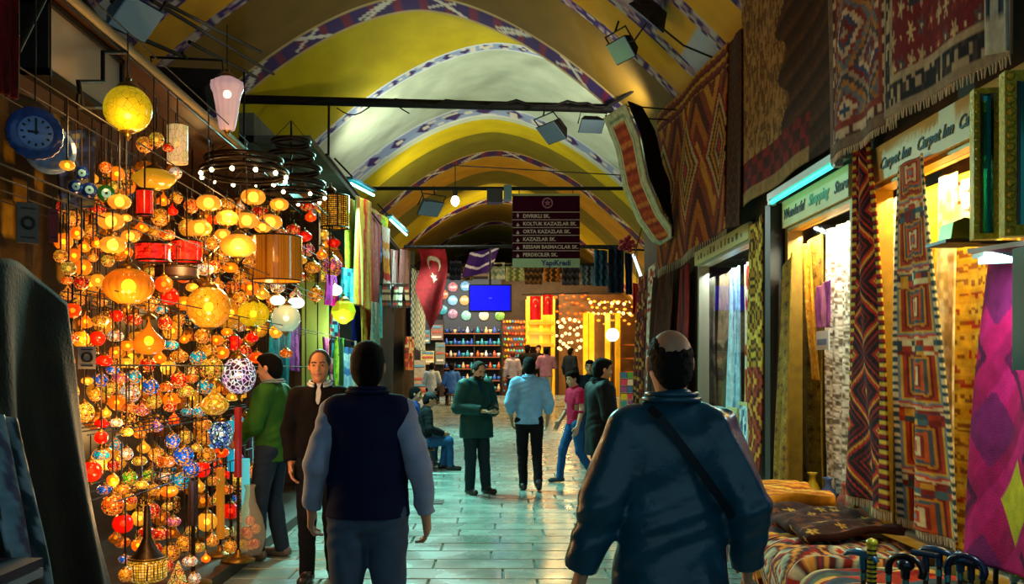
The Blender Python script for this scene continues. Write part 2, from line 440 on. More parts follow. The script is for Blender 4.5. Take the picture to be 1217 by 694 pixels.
# ---- tie beams and pipes under the vault
IRON = mat('dark_iron', '120e0b', .65, .0, var=.3, spec=.25)
def beam(label, pts, r, extra=()):
    b = MB(); b.tube(pts, r, 8)
    for q in extra: b.tube(*q)
    return tag(b.build('tie_beam', IRON), label, 'beam')
Yb = 15.25
w1 = [P(x, 127+2.5*math.sin(x*.09)+(x-270)*.012-8, Yb-.12)+Vector((0, 0, .02*math.sin(x*.3))) for x in range(290, 790, 12)]
beam('heavy black tie beam wrapped with cables below the purple arch', [P(255, 117, Yb), P(800, 131, Yb)], .075, [(w1, .025, 5), ([P(400, 128, Yb)+Vector((.1*i, 0, -.12*math.sin(i*.6))) for i in range(0, 13)], .012, 4)])
beam('thin dark pole that carries the street sign', [P(430, 224, 16.5), P(742, 224, 16.5)], .035)
beam('dark pole crossing above the blue television', [P(480, 293, 22), P(735, 293, 22)], .04)
beam('dark pole across the crossing, behind the television', [P(470, 316, 27), P(740, 314, 27)], .045)
beam('slender rod slanting from the wall down to the tie beam', [P(722, 127, 15), Vector((2.62, 11.2, 5.55))], .03)
beam('thin cable stretched just above the light bulb', [P(530, 196, 20), P(770, 210, 20)], .012)
beam('thin vertical rod hanging at the left end of the tie beam', [P(391, 122, Yb), P(390, 215, Yb)], .02)
# ================================================================== CARPETS AND SHOP FRONTS ON THE RIGHT
WOOL = attr_mat('woven_wool', .9, .5, 220)
WOOD = mat('dark_wood', '24140a', .4, var=.3, vscale=6)
GOLDW = mat('gilt_wood', '8a6a1c', .45, .3, var=.3, vscale=10)
def hang(name, label, cat, tl, tr, bl, br, col, nu=60, nv=90, fold=.02, nf=3, bulge=0.0, group=None, fringe=None, thick=.014, m=None, seed=0, wav=0.0):
    """cloth between four 3D corners (top left, top right, bottom left, bottom right), with soft folds along its normal"""
    tl, tr, bl, br = [np.array(x, float) for x in (tl, tr, bl, br)]
    n = np.cross(tr-tl, bl-tl); n /= np.linalg.norm(n)
    if n[0] > 0 and abs(n[0]) > .3 or (abs(n[0]) <= .3 and n[1] > 0): n = -n
    def pos(u, v):
        a = u[..., None]; b = v[..., None]
        q = tl*(1-a)*(1-b)+tr*a*(1-b)+bl*(1-a)*b+br*a*b
        d = fold*(.3+.7*v)*np.sin(u*nf*2*PI+seed+.8*np.sin(v*3+seed))+.4*fold*np.sin(u*nf*5.3+v*4+seed*2)+bulge*np.sin(v*PI)
        q = q+n*d[..., None]
        q[..., 2] += wav*np.sin(u*7+seed)*v
        return q[..., 0], q[..., 1], q[..., 2]
    o = cloth(name, pos, col, nu, nv, m or WOOL, None, thick)
    tag(o, label, cat, group)
    if fringe:
        k = MB(); c = 46
        for i in range(c):
            t = (i+.5)/c; q = Vector(bl*(1-t)+br*t)+Vector(n)*(fold*math.sin(t*nf*2*PI+seed+.8*math.sin(3+seed)))
            k.cyl(q, q+Vector((0, .01*math.sin(i*2.2), -fringe)), .006, .003, 4, False)
        k.build('fringe', mat('wool_fringe', 'b9a78a', .9, var=.2), o)['kind'] = 'stuff'
    return o
XC = 2.42
def rect(px0, px1, pyt0, pyt1, pyb0, pyb1, X=XC):
    """corners on the plane x=X from pixel columns and the top/bottom rows at each column"""
    a, b, c, d = PX(px0, pyt0 or 0, X), PX(px1, pyt1 or 0, X), PX(px0, pyb0, X), PX(px1, pyb1, X)
    if pyt0 is None: a.z = b.z = 5.26
    return a, b, c, d
# big diamond kilim
kp = pal('6d1f16', 'a8761a', '4b1712', 'b98a2a', '8a3a14', '3a1410', 'c2a468', '7a1d22', '2a1414')
def kil1(u, v):
    base = choose(pal('9a5410', '6a2412', 'b0741a', '7a3410', '48180f'), np.floor(v*9+np.abs(frac(u*3)-.5)*7))
    d = np.abs(frac(u*2.6+.15)-.5)*2+np.abs(v-.52)*2.7
    dd = step(d, 22)
    med = choose(pal('a21f28', '2a1414', '9a7a48', '4b1712', 'a86c14', '2a1414', 'a88450', '5e1d14'), np.floor(dd*9))
    c = np.where((dd < .92)[..., None], med, base)
    top = v < .13
    return np.where(top[..., None], zigzag(pal('a8761a', '6d2b12', '4b1712'), 46, 18)(u, v), c)
hang('kilim', 'large rust and gold kilim with cream-edged diamonds on upper right wall', 'carpet',
     *rect(782, 864, 138, 50, 322, 270), kil1, 110, 150, .03, 2, fringe=.12)
hang('kilim', 'narrow dark brown kilim hanging right of the diamond kilim', 'carpet', *rect(866, 882, 52, 34, 272, 266, 2.44), diamonds(pal('3d2110', '2a160c', '54300f', '3d2110'), 4, 10, 3), 40, 80, .02, 1, seed=2)
def beige(u, v):
    n = hsh(np.floor(u*70+3*np.sin(v*9)), np.floor(v*26+7*hsh(np.floor(u*70), 1)))
    c = np.where((n > .55)[..., None], np.array(lin('63441e')), np.array(lin('94703c')))
    edge = .42+.1*v+.05*np.sin(v*30)
    c = np.where((u > edge)[..., None], choose(pal('3a2110', '4a2c14', '2e1a0e'), np.floor(v*30+u*8)), c)
    band = (v > .8) & (v < .94) & (u < .72)
    st_ = np.where(((np.abs(frac(u*9)-.5) < .3) ^ (np.abs(v-.87) < .025))[..., None], np.array(lin('6d1512')), np.array(lin('3f120e')))
    return np.where(band[..., None], st_, np.where(((v >= .94) & (u < .72))[..., None], np.array(lin('8a6c40')), c))
hang('carpet', 'tan long-pile carpet with dark brown side and a red lower band', 'carpet', *rect(884, 1008, None, None, 246, 160, 2.47), beige, 100, 130, .022, 2, seed=1)
hang('drape', 'blue-black cloth hanging between the tan carpet and the pale kilim', 'cloth', *rect(962, 992, None, None, 160, 150, 2.57), stripes(pal('0d1018', '141a26', '0a0c12'), 9, 'u'), 20, 40, .015, 2)
k3 = pal('7a3226', '5d6470', 'a06a2a', '3e3a44', '8f7d6a', '6d1f22', '2f3c5c', 'b8a48a')
hang('kilim', 'faded grey and red kilim with stepped arches left of floral carpet', 'carpet', *rect(984, 1062, None, None, 190, 142, 2.43), bordered(diamonds(k3, 1.5, 4, 6, 36, 2), [(.06, flat('6d5a4c')), (.05, checks(pal('b8a48a', '4a2620'), 26)), (.03, flat('7a3226'))]), 80, 130, .02, 2, fringe=.05, seed=4)
fl = bordered(floral(pal('a08264', '6d2226', '3c4450', '8a5a2a', '4a3a30', 'b09a7a'), 9, 1.0, 3),
              [(.02, flat('8c7c66')), (.06, checks(pal('1e1a20', '3e342e', 'a08f74', '241d22'), 44, 1.0)), (.025, flat('a08f74')), (.15, floral(pal('6a161c', 'a4906e', '4a4a50', '8a3a22', 'c0a87c'), 13, 1.0, 8)), (.03, flat('2c2a34')), (.05, checks(pal('26222c', '8c7c60', '3a2c30'), 50, 1.0))], 1.0)
hang('carpet', 'floral medallion carpet with red border hanging above the shop sign', 'carpet', *rect(1052, 1200, None, None, 142, 64, 2.36), fl, 150, 150, .012, 2, fringe=.05, seed=5)
hang('small_rug', 'small navy and white rug hanging behind the gilded mirror frame', 'carpet', *rect(1172, 1198, None, None, 66, 60, 2.22), bordered(checks(pal('1a2436', '2e3e52', '9aa39a'), 10), [(.1, flat('a7a898'))]), 30, 50, .008, 1)
# pole that carries the upper carpets
for lab, a, b in (('long dark pole along the wall above the diamond kilim', (2.53, 14.3, 5.19), (2.53, 9.3, 4.98)), ('long dark pole along the wall above the floral carpet', (2.40, 9.1, 5.315), (2.34, 2.4, 5.315))):
    tag(MB().cyl(a, b, .035).build('carpet_pole', IRON), lab, 'pole')
# cream-edged orange rug bellying out of the wall with a black underside
def roll(u, v):
    # u along the bellied curve, v across
    Yq = 13.0-.7*v
    t = u
    cx = np.interp(t, [0, .2, .45, .7, .9, 1], [718, 733, 742, 758, 775, 786])
    cy = np.interp(t, [0, .2, .45, .7, .9, 1], [140, 178, 225, 262, 286, 291])
    X = np.minimum((cx-VX)*13.0/F+.20*v, 2.33+.02*v); Z = EYE-(cy-VY)*13.0/F
    return X, Yq, Z
rc_ = bordered(zigzag(pal('b2461c', '9a3416', 'c86a2a', '8a2a1a'), 30, 4), [(.16, flat('b9b28c')), (.03, flat('6a7a5a')), (.05, flat('c4b88e'))], 3.5)
tag(cloth('rug', roll, lambda u, v: rc_(v, u), 60, 40, WOOL, None, .03), 'orange rug with cream border bellying out beneath the tie beam end', 'carpet')
ro_ = [o for o in COL.objects if o.get('label', '').startswith('orange rug with cream')][0]
for yy, dx in ((12.9, .0), (12.4, .17)): MB().cyl(((718-VX)*13.0/F+dx, yy, EYE+298*13.0/F), (2.50, yy, 5.06), .01).build('hanger', IRON, ro_)
def roll2(u, v):
    X, Yq, Z = roll(u, np.full_like(v, 1.0)); return np.minimum(X+.03+.22*v, 2.36), Yq-.03+.25*v, Z+.02+.2*v*np.sin(u*PI)
tag(cloth('drape', roll2, flat('070605'), 30, 10, WOOL, None, .02), 'black cloth lining folded behind the bellied orange rug', 'cloth')

# ---- shop fronts
GLASS = bpy.data.materials.new('window_glass'); GLASS.use_nodes = True
nt = GLASS.node_tree; nt.nodes.clear()
_o = nt.nodes.new('ShaderNodeOutputMaterial'); _m = nt.nodes.new('ShaderNodeMixShader'); _t = nt.nodes.new('ShaderNodeBsdfTransparent'); _g = nt.nodes.new('ShaderNodeBsdfGlossy')
_g.inputs['Roughness'].default_value = .03; _fr = nt.nodes.new('ShaderNodeFresnel'); _fr.inputs[0].default_value = 1.45
_m.inputs[0].default_value = .06; nt.links.new(_t.outputs[0], _m.inputs[1]); nt.links.new(_g.outputs[0], _m.inputs[2]); nt.links.new(_m.outputs[0], _o.inputs[0])
CREAM = mat('sign_cream', 'c9bd76', .5, var=.08, vscale=3)
INK = mat('sign_ink', '12100c', .6)
win_n = [0]
def shop_window(y0, y1, z0, z1, frame_m):
    win_n[0] += 1
    g = MB().box(WXR+.045, WXR+.055, y0, y1, z0, z1).build('window_%d' % win_n[0], GLASS); struct(g)
    for a, b, c, d, nm in ((y0-.05, y0+.03, z0, z1, 'stile'), (y1-.03, y1+.05, z0, z1, 'stile'), (y0-.05, y1+.05, z0-.06, z0, 'sill'), (y0-.05, y1+.05, z1, z1+.06, 'head_rail')):
        MB().box(WXR-.03, WXR+.1, a, b, c, d).build('window_'+nm, frame_m, g)
    return g
shop_window(4.0, 6.42, .48, 2.83, GOLDW)
shop_window(6.80, 8.30, .48, 2.83, GOLDW)
shop_window(9.48, 11.9, .48, 2.9, mat('pale_frame', '8f8a70', .4, .2))
def shop_sign(label, y0, y1, z0, z1, texts):
    """cream fascia board; the lettering reads from far to near"""
    t = MB().box(WXR-.06, WXR-.02, y0, y1, z0, z1).build('shop_sign', CREAM); tag(t, label, 'sign')
    for body, yy, zz, size, sh, m in texts:
        me = text_mesh(body, size, sh, .002, bold=.002)
        o = link('lettering', me, m, t, (WXR-.064, yy, zz)); o.rotation_euler = (PI/2, 0, -PI/2); 
    return t
GREENI = mat('sign_green', '1f9a70', .5)
shop_sign('cream shop sign with black script lettering Carpet Inn repeated', 4.2, 6.44, 2.86, 3.10,
          [('Carpet Inn', yy, 2.93, .104, .4, INK) for yy in (6.22, 5.68, 5.17, 4.70)])
shop_sign('cream shop sign with script lettering Wonderful Shopping', 6.78, 8.34, 2.86, 3.10,
          [('Wonderful', 8.30, 2.93, .125, .4, INK), ('Shopping', 7.64, 2.94, .125, .4, GREENI), ('Store', 7.06, 2.93, .125, .4, INK)])
shop_sign('weathered white fascia with faint lettering under the diamond kilim', 9.45, 12.0, 2.93, 3.10, [])
for i in range(13): MB().box(WXR-.064, WXR-.06, 9.7+i*.17, 9.7+i*.17+.03+.06*hsh(i, 1), 2.98, 2.98+.03+.05*hsh(i, 7)).build('faded_mark', mat('faded_ink', '6e5f3e', .7), [o for o in COL.objects if o.name.startswith('shop_sign')][-1])
for n_, y0, y1 in (('a', 4.0, 6.42), ('b', 6.8, 8.3), ('c', 9.48, 11.9)):
    pass
area('display_light_a', (2.75, 5.3, 2.78), (.35, 0, -1), 2.3, .08, 70, (1, .78, .30))
area('display_light_b', (2.75, 7.7, 2.78), (.35, 0, -1), 1.5, .08, 50, (1, .88, .60))
area('display_light_c', (2.75, 11, 2.82), (.35, 0, -1), 2.3, .08, 40, (.8, .95, 1))
# tube lamp fixed on top of the second sign
tf = thing('tube_lamp', 'teal glowing tube lamp on top of the Wonderful Shopping sign', 'lamp', (2.52, 7.55, 3.12))
MB().box(-.05, .05, -.85, .85, .0, .06).build('housing', mat('white_enamel', '9aa6a2', .3), tf)
MB().cyl((-.03, -.8, -.025), (-.03, .8, -.025), .02).build('tube', mat('teal_tube', '40c0a8', .3, emit='2fd0b0', es=3.0), tf)
for s in (-.8, .8): MB().box(-.05, .01, s-.03, s+.03, -.05, .0).build('lampholder', MATS['white_enamel'], tf)
area('tube_light_right', (2.44, 7.55, 3.1), (-1, 0, -.5), .1, 1.5, 22, COOL)

# inside display A: yellow carpets; B: trinkets and curtains; C: garments
yp = pal('d8a818', 'e0bd3a', '9a6a10', 'f0d060', 'b4861a', '6d4210')
def glyphs(u, v):
    r = np.floor(v*26); a = frac(u*9+hsh(r, 2)); b = frac(v*26)
    on = (b > .25) & (b < .8) & (hsh(np.floor(u*48), np.floor(v*104), 3) > .5)
    c = choose(pal('d8a818', 'e3bc30'), np.floor(v*26)+0*u)
    c = np.where(on[..., None], np.array(lin('8a5210')), c)
    c = np.where((hsh(np.floor(u*9), r, 6) > .86)[..., None] & on[..., None], np.array(lin('a82a14')), c)
    top = (v > .02) & (v < .12)
    c = np.where(top[..., None], choose(pal('e8ddc0', 'a02018', 'e8ddc0'), np.floor(u*18+np.abs(frac(v*20)-.5)*4)), c)
    return c
hang('wall_carpet', 'golden yellow carpet covered in small brown figures inside the window', 'carpet', (2.84, 5.78, 2.78), (2.84, 4.0, 2.78), (2.84, 5.78, .5), (2.84, 4.0, .5), glyphs, 130, 180, .015, 4)
hang('wall_carpet', 'yellow and cream carpet strip in the window beside carved kilim', 'carpet', (2.86, 6.6, 2.8), (2.86, 5.82, 2.8), (2.86, 6.6, .5), (2.86, 5.82, .5), floral(yp, 8, 3, 5), 40, 140, .02, 1)
glit = pal('e8e4d8', 'b8a890', 'd8ccb0', 'a08a70', 'f4f0e8')
hang('bead_curtain', 'white sparkling beaded strip in the window behind the Carpet Inn sign', 'curtain', (2.8, 6.75, 2.8), (2.8, 6.42, 2.8), (2.8, 6.75, .6), (2.8, 6.42, .6), checks(glit, 14, 9, 3), 30, 140, .02, 2)
hang('silk_panel', 'pale cream silk panel hanging in the window beside the yellow carpet', 'curtain', (2.8, 5.82, 2.8), (2.8, 5.62, 2.8), (2.8, 5.82, .6), (2.8, 5.62, .6), checks(pal('e8d9a0', 'f4ecc8', 'c8b070'), 6, 8, 4), 20, 90, .02, 1)
# free hanging kilims in front of the piers
k5 = pal('7a0f14', '2a0f12', 'a8261a', '1c1018', 'c08a20', '8a1a14', '4a2a14')
def kil5(u, v):
    d = np.abs(u-.5)*2+np.abs(frac(v*5)-.5)*2; d = step(d, 16)
    c = choose(pal('c8a030', '8a1a1a', '1c1018', 'a8261a', '2a0f12', '7a0f14', '1c1018', '3a0c0e', 'b02818'), np.floor(d*11))
    b = np.minimum(u, 1-u) < .1
    return np.where(b[..., None], choose(pal('c9a83a', '7a0f14', '1c1018'), np.floor(v*120)), c)
hang('kilim', 'dark red medallion kilim hanging between the two lit shop windows', 'carpet', (2.56, 6.53, 3.14), (2.53, 6.3, 3.16), (2.5, 6.52, .73), (2.44, 5.72, .71), kil5, 80, 200, .04, 1.5, seed=1, fringe=.06)
k6 = pal('c84a1a', '4a6a70', 'd8a030', '8a2a20', '3a4a50', 'e0d0a0', 'b03a1a', '5a3a4a')
def kil6(u, v):
    d = np.maximum(np.abs(u-.5)*2, np.abs(frac(v*5.4+.3)-.5)*2.2)+.35*np.abs(np.abs(u-.5)-.25); d = step(d, 30)
    c = choose(pal('d8b040', '7a8a98', 'd04018', 'd8c090', '8a2a1a', 'c85a20', '4a5a60', 'd08a28', '7a2418', 'b04020'), np.floor(d*13))
    g = frac(v*5.4+.3) < .2
    c = np.where(g[..., None], checks(k6, 8, 9, 4)(u, v), c)
    return np.where((np.minimum(u, 1-u) < .07)[..., None], choose(pal('e0cfa0', '3a4a50'), np.floor(v*90)), c)
hang('kilim', 'orange and slate kilim with hexagons hanging before the Carpet Inn window', 'carpet', (2.56, 5.87, 2.88), (2.55, 5.5, 2.88), (2.55, 5.84, .66), (2.53, 5.12, .64), kil6, 70, 200, .035, 1.5, seed=3, fringe=.05)
# window B content
hang('wall_carpet', 'olive brown carpet hanging at the far edge of second window', 'carpet', (2.84, 8.8, 2.7), (2.84, 8.05, 2.78), (2.84, 8.8, .45), (2.84, 7.95, .45), floral(pal('8a6a1a', '6a4a12', 'a8862a', '4a3010'), 7, 3.4, 4), 50, 160, .03, 2)
hang('bead_curtain', 'glittering white beaded curtain in the Wonderful Shopping window', 'curtain', (2.88, 8.0, 2.8), (2.88, 7.2, 2.8), (2.88, 8.0, .55), (2.88, 7.2, .55), checks(pal('f0ece0', 'a89880', 'd8d0c0', '786858', 'fffaf0'), 26, 5, 9), 60, 160, .03, 4)
hang('shawl', 'violet shawl draped in the second window above a white tag', 'scarf', (2.79, 8.0, 2.3), (2.79, 7.72, 2.34), (2.79, 8.0, 1.95), (2.79, 7.72, 1.95), stripes(pal('7a2a7a', '8a3a8a', '5a1a60', 'a85a8a'), 8, 'u'), 24, 40, .02, 2)
tg = MB().box(2.77, 2.78, 7.68, 7.98, 1.76, 1.92).build('price_tag', mat('tag_white', 'cfd6e0', .5)); tag(tg, 'white price tag hanging under the violet shawl', 'tag')
MB().box(2.765, 2.769, 7.72, 7.94, 1.80, 1.85).build('printed_band', mat('tag_blue', '5a7ab0', .5), tg)
hang('shawl', 'golden orange scarf slanting across the second window', 'scarf', (2.80, 8.4, 2.72), (2.80, 8.24, 2.72), (2.80, 8.15, 1.5), (2.80, 7.98, 1.5), floral(pal('d89020', 'e0a838', 'a86010', 'f0c860'), 3, 9), 20, 80, .02, 1)
rnd = random.Random(3)
vase_m = [mat('glaze_%d' % i, c, .2) for i, c in enumerate(('c8a020', '3f7a6a', '9a3a24', 'd8d0b8', '3a5a9a', '7a8a2a'))]
vp = [(.02, 0), (.05, .01), (.075, .08), (.07, .14), (.03, .2), (.028, .24), (.045, .27), (.04, .27), (.02, .22)]
bp_ = [(.02, 0), (.03, .01), (.06, .05), (.085, .1), (.08, .1), (.03, .03)]
vase_me = [MB().lathe(vp, n=14).mesh('vase'), MB().lathe(bp_, n=14).mesh('bowl')]
for i in range(7):
    me = vase_me[i % 2].copy(); y = 6.95+i*.19
    o = link(('vase', 'bowl')[i % 2], me, vase_m[i % 6], None, (2.775, y, .422))
    cname = ('yellow', 'green', 'rust red', 'cream', 'blue', 'olive')[i % 6]
    tag(o, '%s glazed %s on the sill of second window, %s from the near end' % (cname, ('vase', 'bowl')[i % 2], ('first', 'second', 'third', 'fourth', 'fifth', 'sixth', 'seventh')[i]), ('vase', 'bowl')[i % 2], 'glazed ware on the window sill')
# window C
gar = [('white and red striped cloth hanging at the near edge of third window', (10.05, 10.3), ('e8e0d0', 'c02018', 'e8e0d0', 'e0d8c0'), 'v'),
       ('pale yellow scarf hanging in the third window', (10.35, 10.55), ('d8c070', 'e8d890', 'c0a850'), 'u'),
       ('light blue scarf hanging in the third window', (10.6, 11.1), ('8ab0c8', 'a8d0e0', '6a90b0', 'd0e4ea'), 'u'),
       ('dull brown tapestry hanging deep in the third window', (11.15, 11.8), ('5a4630', '6d5a3c', '4a3826', '8a6a4a'), 'v'),
       ('dark grey tapestry hanging at the far end of third window', (11.85, 12.6), ('3c3a34', '54503c', '2a2824', '6d5a4a'), 'v')]
for i, (lab, (a, b), cs, al) in enumerate(gar):
    X = 2.82+.05*(i % 2)
    hang('shawl', lab, 'scarf', (X, b, 2.78), (X, a, 2.78), (X, b+.03, .9-.25*(i % 2)), (X, a-.02, .85), stripes(pal(*cs), 14, al, .3), 24, 90, .03, 2, seed=i)
# framed prints that stand at the bottom of window C
for i, (y, s) in enumerate(((10.15, .5), (10.65, .45))):
    t = thing('framed_print', ('blue and white framed print leaning in the third window, near one', 'smaller blue and white framed print leaning beside it')[i], 'print', (2.735, y, .43))
    MB().box(0, .02, -.2, .2, 0, s*1.6).build('frame', CREAM, t)
    link('picture', grid_mesh('picture', lambda u, v: (-.005+0*u, .17-.34*u, .04+(s*1.6-.08)*v), checks(pal('d0dce8', '6a84a8', '3a4a70', 'a8c0d0', 'e8ecf0'), 7, 2, i), 14, 28), WOOL, t)
# post and kilim strips left of window B
tag(MB().box(2.50, 2.62, 8.40, 8.56, 0, 3.1).build('shop_post', WOOD), 'dark wooden post between the second and third windows', 'post')
k7 = pal('c8a02a', '3a2a14', 'a8781a', '5a3a14', 'd8b84a')
hang('kilim', 'mustard and brown kilim strip hanging left of the dark wooden post', 'carpet', (2.56, 9.26, 3.0), (2.52, 8.66, 3.05), (2.56, 9.3, .5), (2.46, 8.66, .46), lambda u, v: np.where((v < .55)[..., None], diamonds(k7, 2, 7, 4, 30)(u, v), diamonds(pal('9a3a14', '7a2410', 'c88a2a', '5a1a10'), 1.5, 5, 4, 30)(u, v)), 40, 140, .03, 1.5)
hang('kilim', 'golden brown long kilim hanging just right of the dark post', 'carpet', (2.58, 8.34, 2.4), (2.55, 7.98, 2.6), (2.56, 8.36, .46), (2.46, 7.85, .44), floral(pal('8a6416', '6a4612', 'a8822a', '543410'), 5, 5, 2), 44, 140, .03, 1.5, seed=2)
# rugs at the far end of the right wall
hang('rug', 'dark red patterned rug hanging slanted at the far end wall', 'carpet', (2.5, 16.2, 3.15), (2.5, 15.2, 3.2), (2.45, 16.4, .3), (2.42, 15.6, .2), diamonds(pal('7a1a14', '3a0f10', 'c08a2a', '8a2a1a', '1a1a20'), 2, 9, 4, 24), 36, 110, .04, 2, seed=5)
hang('drape', 'white and red embroidered panel beside the brown draped kilim', 'curtain', (2.48, 14.9, 3.2), (2.48, 14.35, 3.25), (2.46, 15.0, .5), (2.46, 14.6, .5), checks(pal('c8bca0', 'a83a2a', 'd8ccb0', 'e0d8c4'), 5, 9, 3), 24, 90, .02, 1)
hang('drape', 'dark brown kilim draped in heavy folds behind the bald man', 'carpet', (2.5, 14.3, 3.0), (2.5, 12.9, 3.1), (2.4, 14.8, .3), (2.4, 12.7, .3), stripes(pal('2a140a', '3a1c0e', '4a2414', '1e0e08'), 20, 'u', .5), 50, 80, .07, 3, seed=7)
hang('drape', 'deep red drape hanging left of the third shop window', 'carpet', (2.54, 12.7, 2.95), (2.54, 12.1, 2.98), (2.5, 12.75, .3), (2.5, 12.1, .3), stripes(pal('5a0f10', '7a1a14', '40100e'), 10, 'u', .3), 30, 80, .04, 2, seed=9)

# ---- bench piled with carpets
bench = thing('carpet_bench', 'low wooden bench under the folded carpets by the windows', 'bench', (2.2, 6.2, 0))
MB().box(-.26, .28, -1.7, 1.6, .26, .30).build('seat', WOOD, bench)
for x in (-.22, .24):
    for y in (-1.6, -.1, 1.5): MB().box(x-.03, x+.03, y-.03, y+.03, 0, .26).build('leg', WOOD, bench)
def folded(label, x0, x1, y0, y1, z0, h, col, seed, drop=.0, droop=.25):
    """folded carpet lying on the bench, one flap falling over the front edge"""
    def pos(u, v):
        s = u*1.35
        X = np.where(s < 1, x1+(x0-x1)*np.clip(s, 0, 1), x0-.03*np.sin(np.clip((s-1)/.35, 0, 1)*PI))
        r = np.clip((s-.94)/.41, 0, 1)
        Z = z0+h-droop*r**1.5+.018*np.sin(v*9+seed)*np.sin(u*4+seed)+.012*np.sin(v*23+u*9+seed)
        X = X-.05*np.clip((s-.9)/.2, 0, 1)
        return X, y0+(y1-y0)*v+.02*np.sin(u*8+seed), Z
    o = cloth('folded_carpet', pos, col, 70, 80, WOOL, None, h*.9)
    return tag(o, label, 'carpet', 'carpets on the bench')
folded('red and cream striped carpet folded over the bench, nearest the canes', 1.86, 2.5, 4.6, 5.28, .32, .1, stripes(pal('a83a2a', 'c8b88a', '3a4a5a', '8a1f1a', 'd8a85a', '5a6a5a'), 22, 'v', .3), 1)
folded('grey-green and rose medallion carpet folded over the bench middle', 1.84, 2.5, 5.38, 5.96, .32, .13, diamonds(pal('a8322a', 'c8bd9a', '8a9a90', '5a2a24', 'd89a4a', '3a3a4a'), 3, 2, 6), 2)
folded('orange and red striped carpet folded over the bench far half', 1.84, 2.5, 6.08, 7.2, .32, .12, stripes(pal('c86a1a', '8a2a14', 'd8a03a', '5a1a14', 'b84a1a', '3a2a3a'), 30, 'v', .5), 3)
folded('golden fringed rug thrown on top of the carpet pile', 1.95, 2.5, 6.8, 7.72, .52, .1, zigzag(pal('d88a1a', 'c8641a', 'e0a83a', 'a84a14'), 26, 5), 4, droop=.1)
folded('dark patterned rug lying on the pile below the red kilim', 2.02, 2.52, 5.7, 6.7, .54, .05, floral(pal('3a1a14', '8a4a1a', 'c89a3a', '5a2a1a'), 7), 5, droop=.06)

# ---- gilded mirrors, shelf, magenta hanging and canes at the right edge
GILT = mat('gilt', 'b8a01a', .35, .35, var=.25, vscale=30, bump=.8, bscale=60)
MIRR = mat('mirror_glass', '1f7a70', .08, .75)
def mirror(label, c, w, h, fw, rz, rows):
    t = thing('gilded_mirror', label, 'mirror', c, rz=rz)
    k = MB()
    for x0, x1, z0, z1 in ((-w/2, -w/2+fw, 0, h), (w/2-fw, w/2, 0, h), (-w/2+fw, w/2-fw, 0, fw), (-w/2+fw, w/2-fw, h-fw, h)): k.box(x0, x1, -.03, .03, z0, z1)
    k.build('frame', GILT, t)
    k = MB()
    for i in range(rows):
        for x in (-w/2+fw/2, w/2-fw/2): k.sphere((x, -.035, (i+.5)*h/rows), fw*.36, 8, 6)
    k.build('beading', GILT, t)['kind'] = 'stuff'
    k = MB(); q = fw
    for x0, x1, z0, z1 in ((-w/2+q, -w/2+q+.012, q, h-q), (w/2-q-.012, w/2-q, q, h-q)): k.box(x0, x1, -.036, .02, z0, z1)
    k.build('inner_moulding', mat('black_lacquer', '0c0e0c', .2), t)
    MB().box(-w/2+fw, w/2-fw, -.012, .012, fw, h-fw).build('glass', MIRR, t)
    return t
mirror('black and gold framed mirror standing nearest the Carpet Inn sign', P(1170, 285, 3.95), .10, .64, .024, -.2, 16)
mirror('wide gilded mirror with teal glass at the right edge', P(1232, 281, 3.7), .26, .66, .045, -.15, 14)
shelf = thing('glass_shelf', 'white-edged glass shelf carrying the gilded mirrors', 'shelf', (0, 0, 0))
a, b = P(1150, 296, 4.0), P(1240, 282, 3.5)
MB().prism([a+Vector((0, 0, .0)), b, b+Vector((.25, .12, 0)), a+Vector((.25, .12, 0))], (0, 0, -.02)).build('board', mat('shelf_white', 'b9c8cc', .15), shelf)
MB().cyl(a+Vector((.22, .1, -.02)), Vector((a.x+.22, a.y+.22, 0)), .012).build('upright', IRON, shelf)
MB().cyl(b+Vector((.2, .1, -.02)), Vector((b.x+.2, b.y+.1, 0)), .012).build('upright', IRON, shelf)
lb = MB().prism([P(1130, 283, 4.2), P(1162, 283, 4.2), P(1160, 262, 4.2), P(1147, 258, 4.2), P(1133, 264, 4.2)], (0, .12, 0)).build('brass_casket', mat('dull_brass', '6a6a1a', .35, .7, var=.3)); tag(lb, 'small olive brass casket beside the gilded mirrors', 'casket')
tag(MB().prism([P(1124, 288, 4.2), P(1168, 288, 4.2), P(1168, 284, 4.2), P(1124, 284, 4.2)], (0, .2, 0)).box(2.2, 2.68, 4.25, 4.35, P(0, 288, 4.2).z, P(0, 284, 4.2).z).build('bracket_shelf', WOOD), 'short bracket shelf beneath the brass casket', 'shelf')
def mag(u, v):
    c = choose(pal('b80f5a', 'a00d50', 'c2186a'), np.floor(u*5+v*9))
    d1 = np.abs(u-.56)*2.9+np.abs(v-.78)*4.6
    c = np.where((d1 < .62)[..., None], np.array(lin('c8c020')), c)
    d2 = np.abs(frac(u*1.0+.28)-.5)*2+np.abs(frac(v*2.2+.25)-.5)*2
    c = np.where(((d2 < .55) & (d1 > .9))[..., None], np.array(lin('7a1a5a')), c)
    c = np.where(((d2 > 1.15) & (d2 < 1.3) & (d1 > .9))[..., None], np.array(lin('5a1040')), c)
    return c
hang('wall_hanging', 'magenta felt hanging with yellow and purple diamonds at right edge', 'textile', P(1178, 300, 4.1), P(1262, 296, 3.5), P(1146, 664, 4.1), P(1262, 700, 3.5), mag, 70, 110, .02, 1.5)
tb = thing('display_case', 'narrow teal-edged glass case at the far right edge', 'case', (0, 0, 0))
q0, q1 = P(1203, 296, 3.35), P(1240, 440, 3.35)
MB().box(q0.x, q1.x, 3.2, 3.35, q1.z, q0.z).build('body', mat('teal_lacquer', '1f6a64', .2), tb)
MB().box(q0.x-.006, q0.x+.006, 3.19, 3.21, q1.z, q0.z).build('edge_trim', mat('chrome', 'b8c8c8', .15, .9), tb)
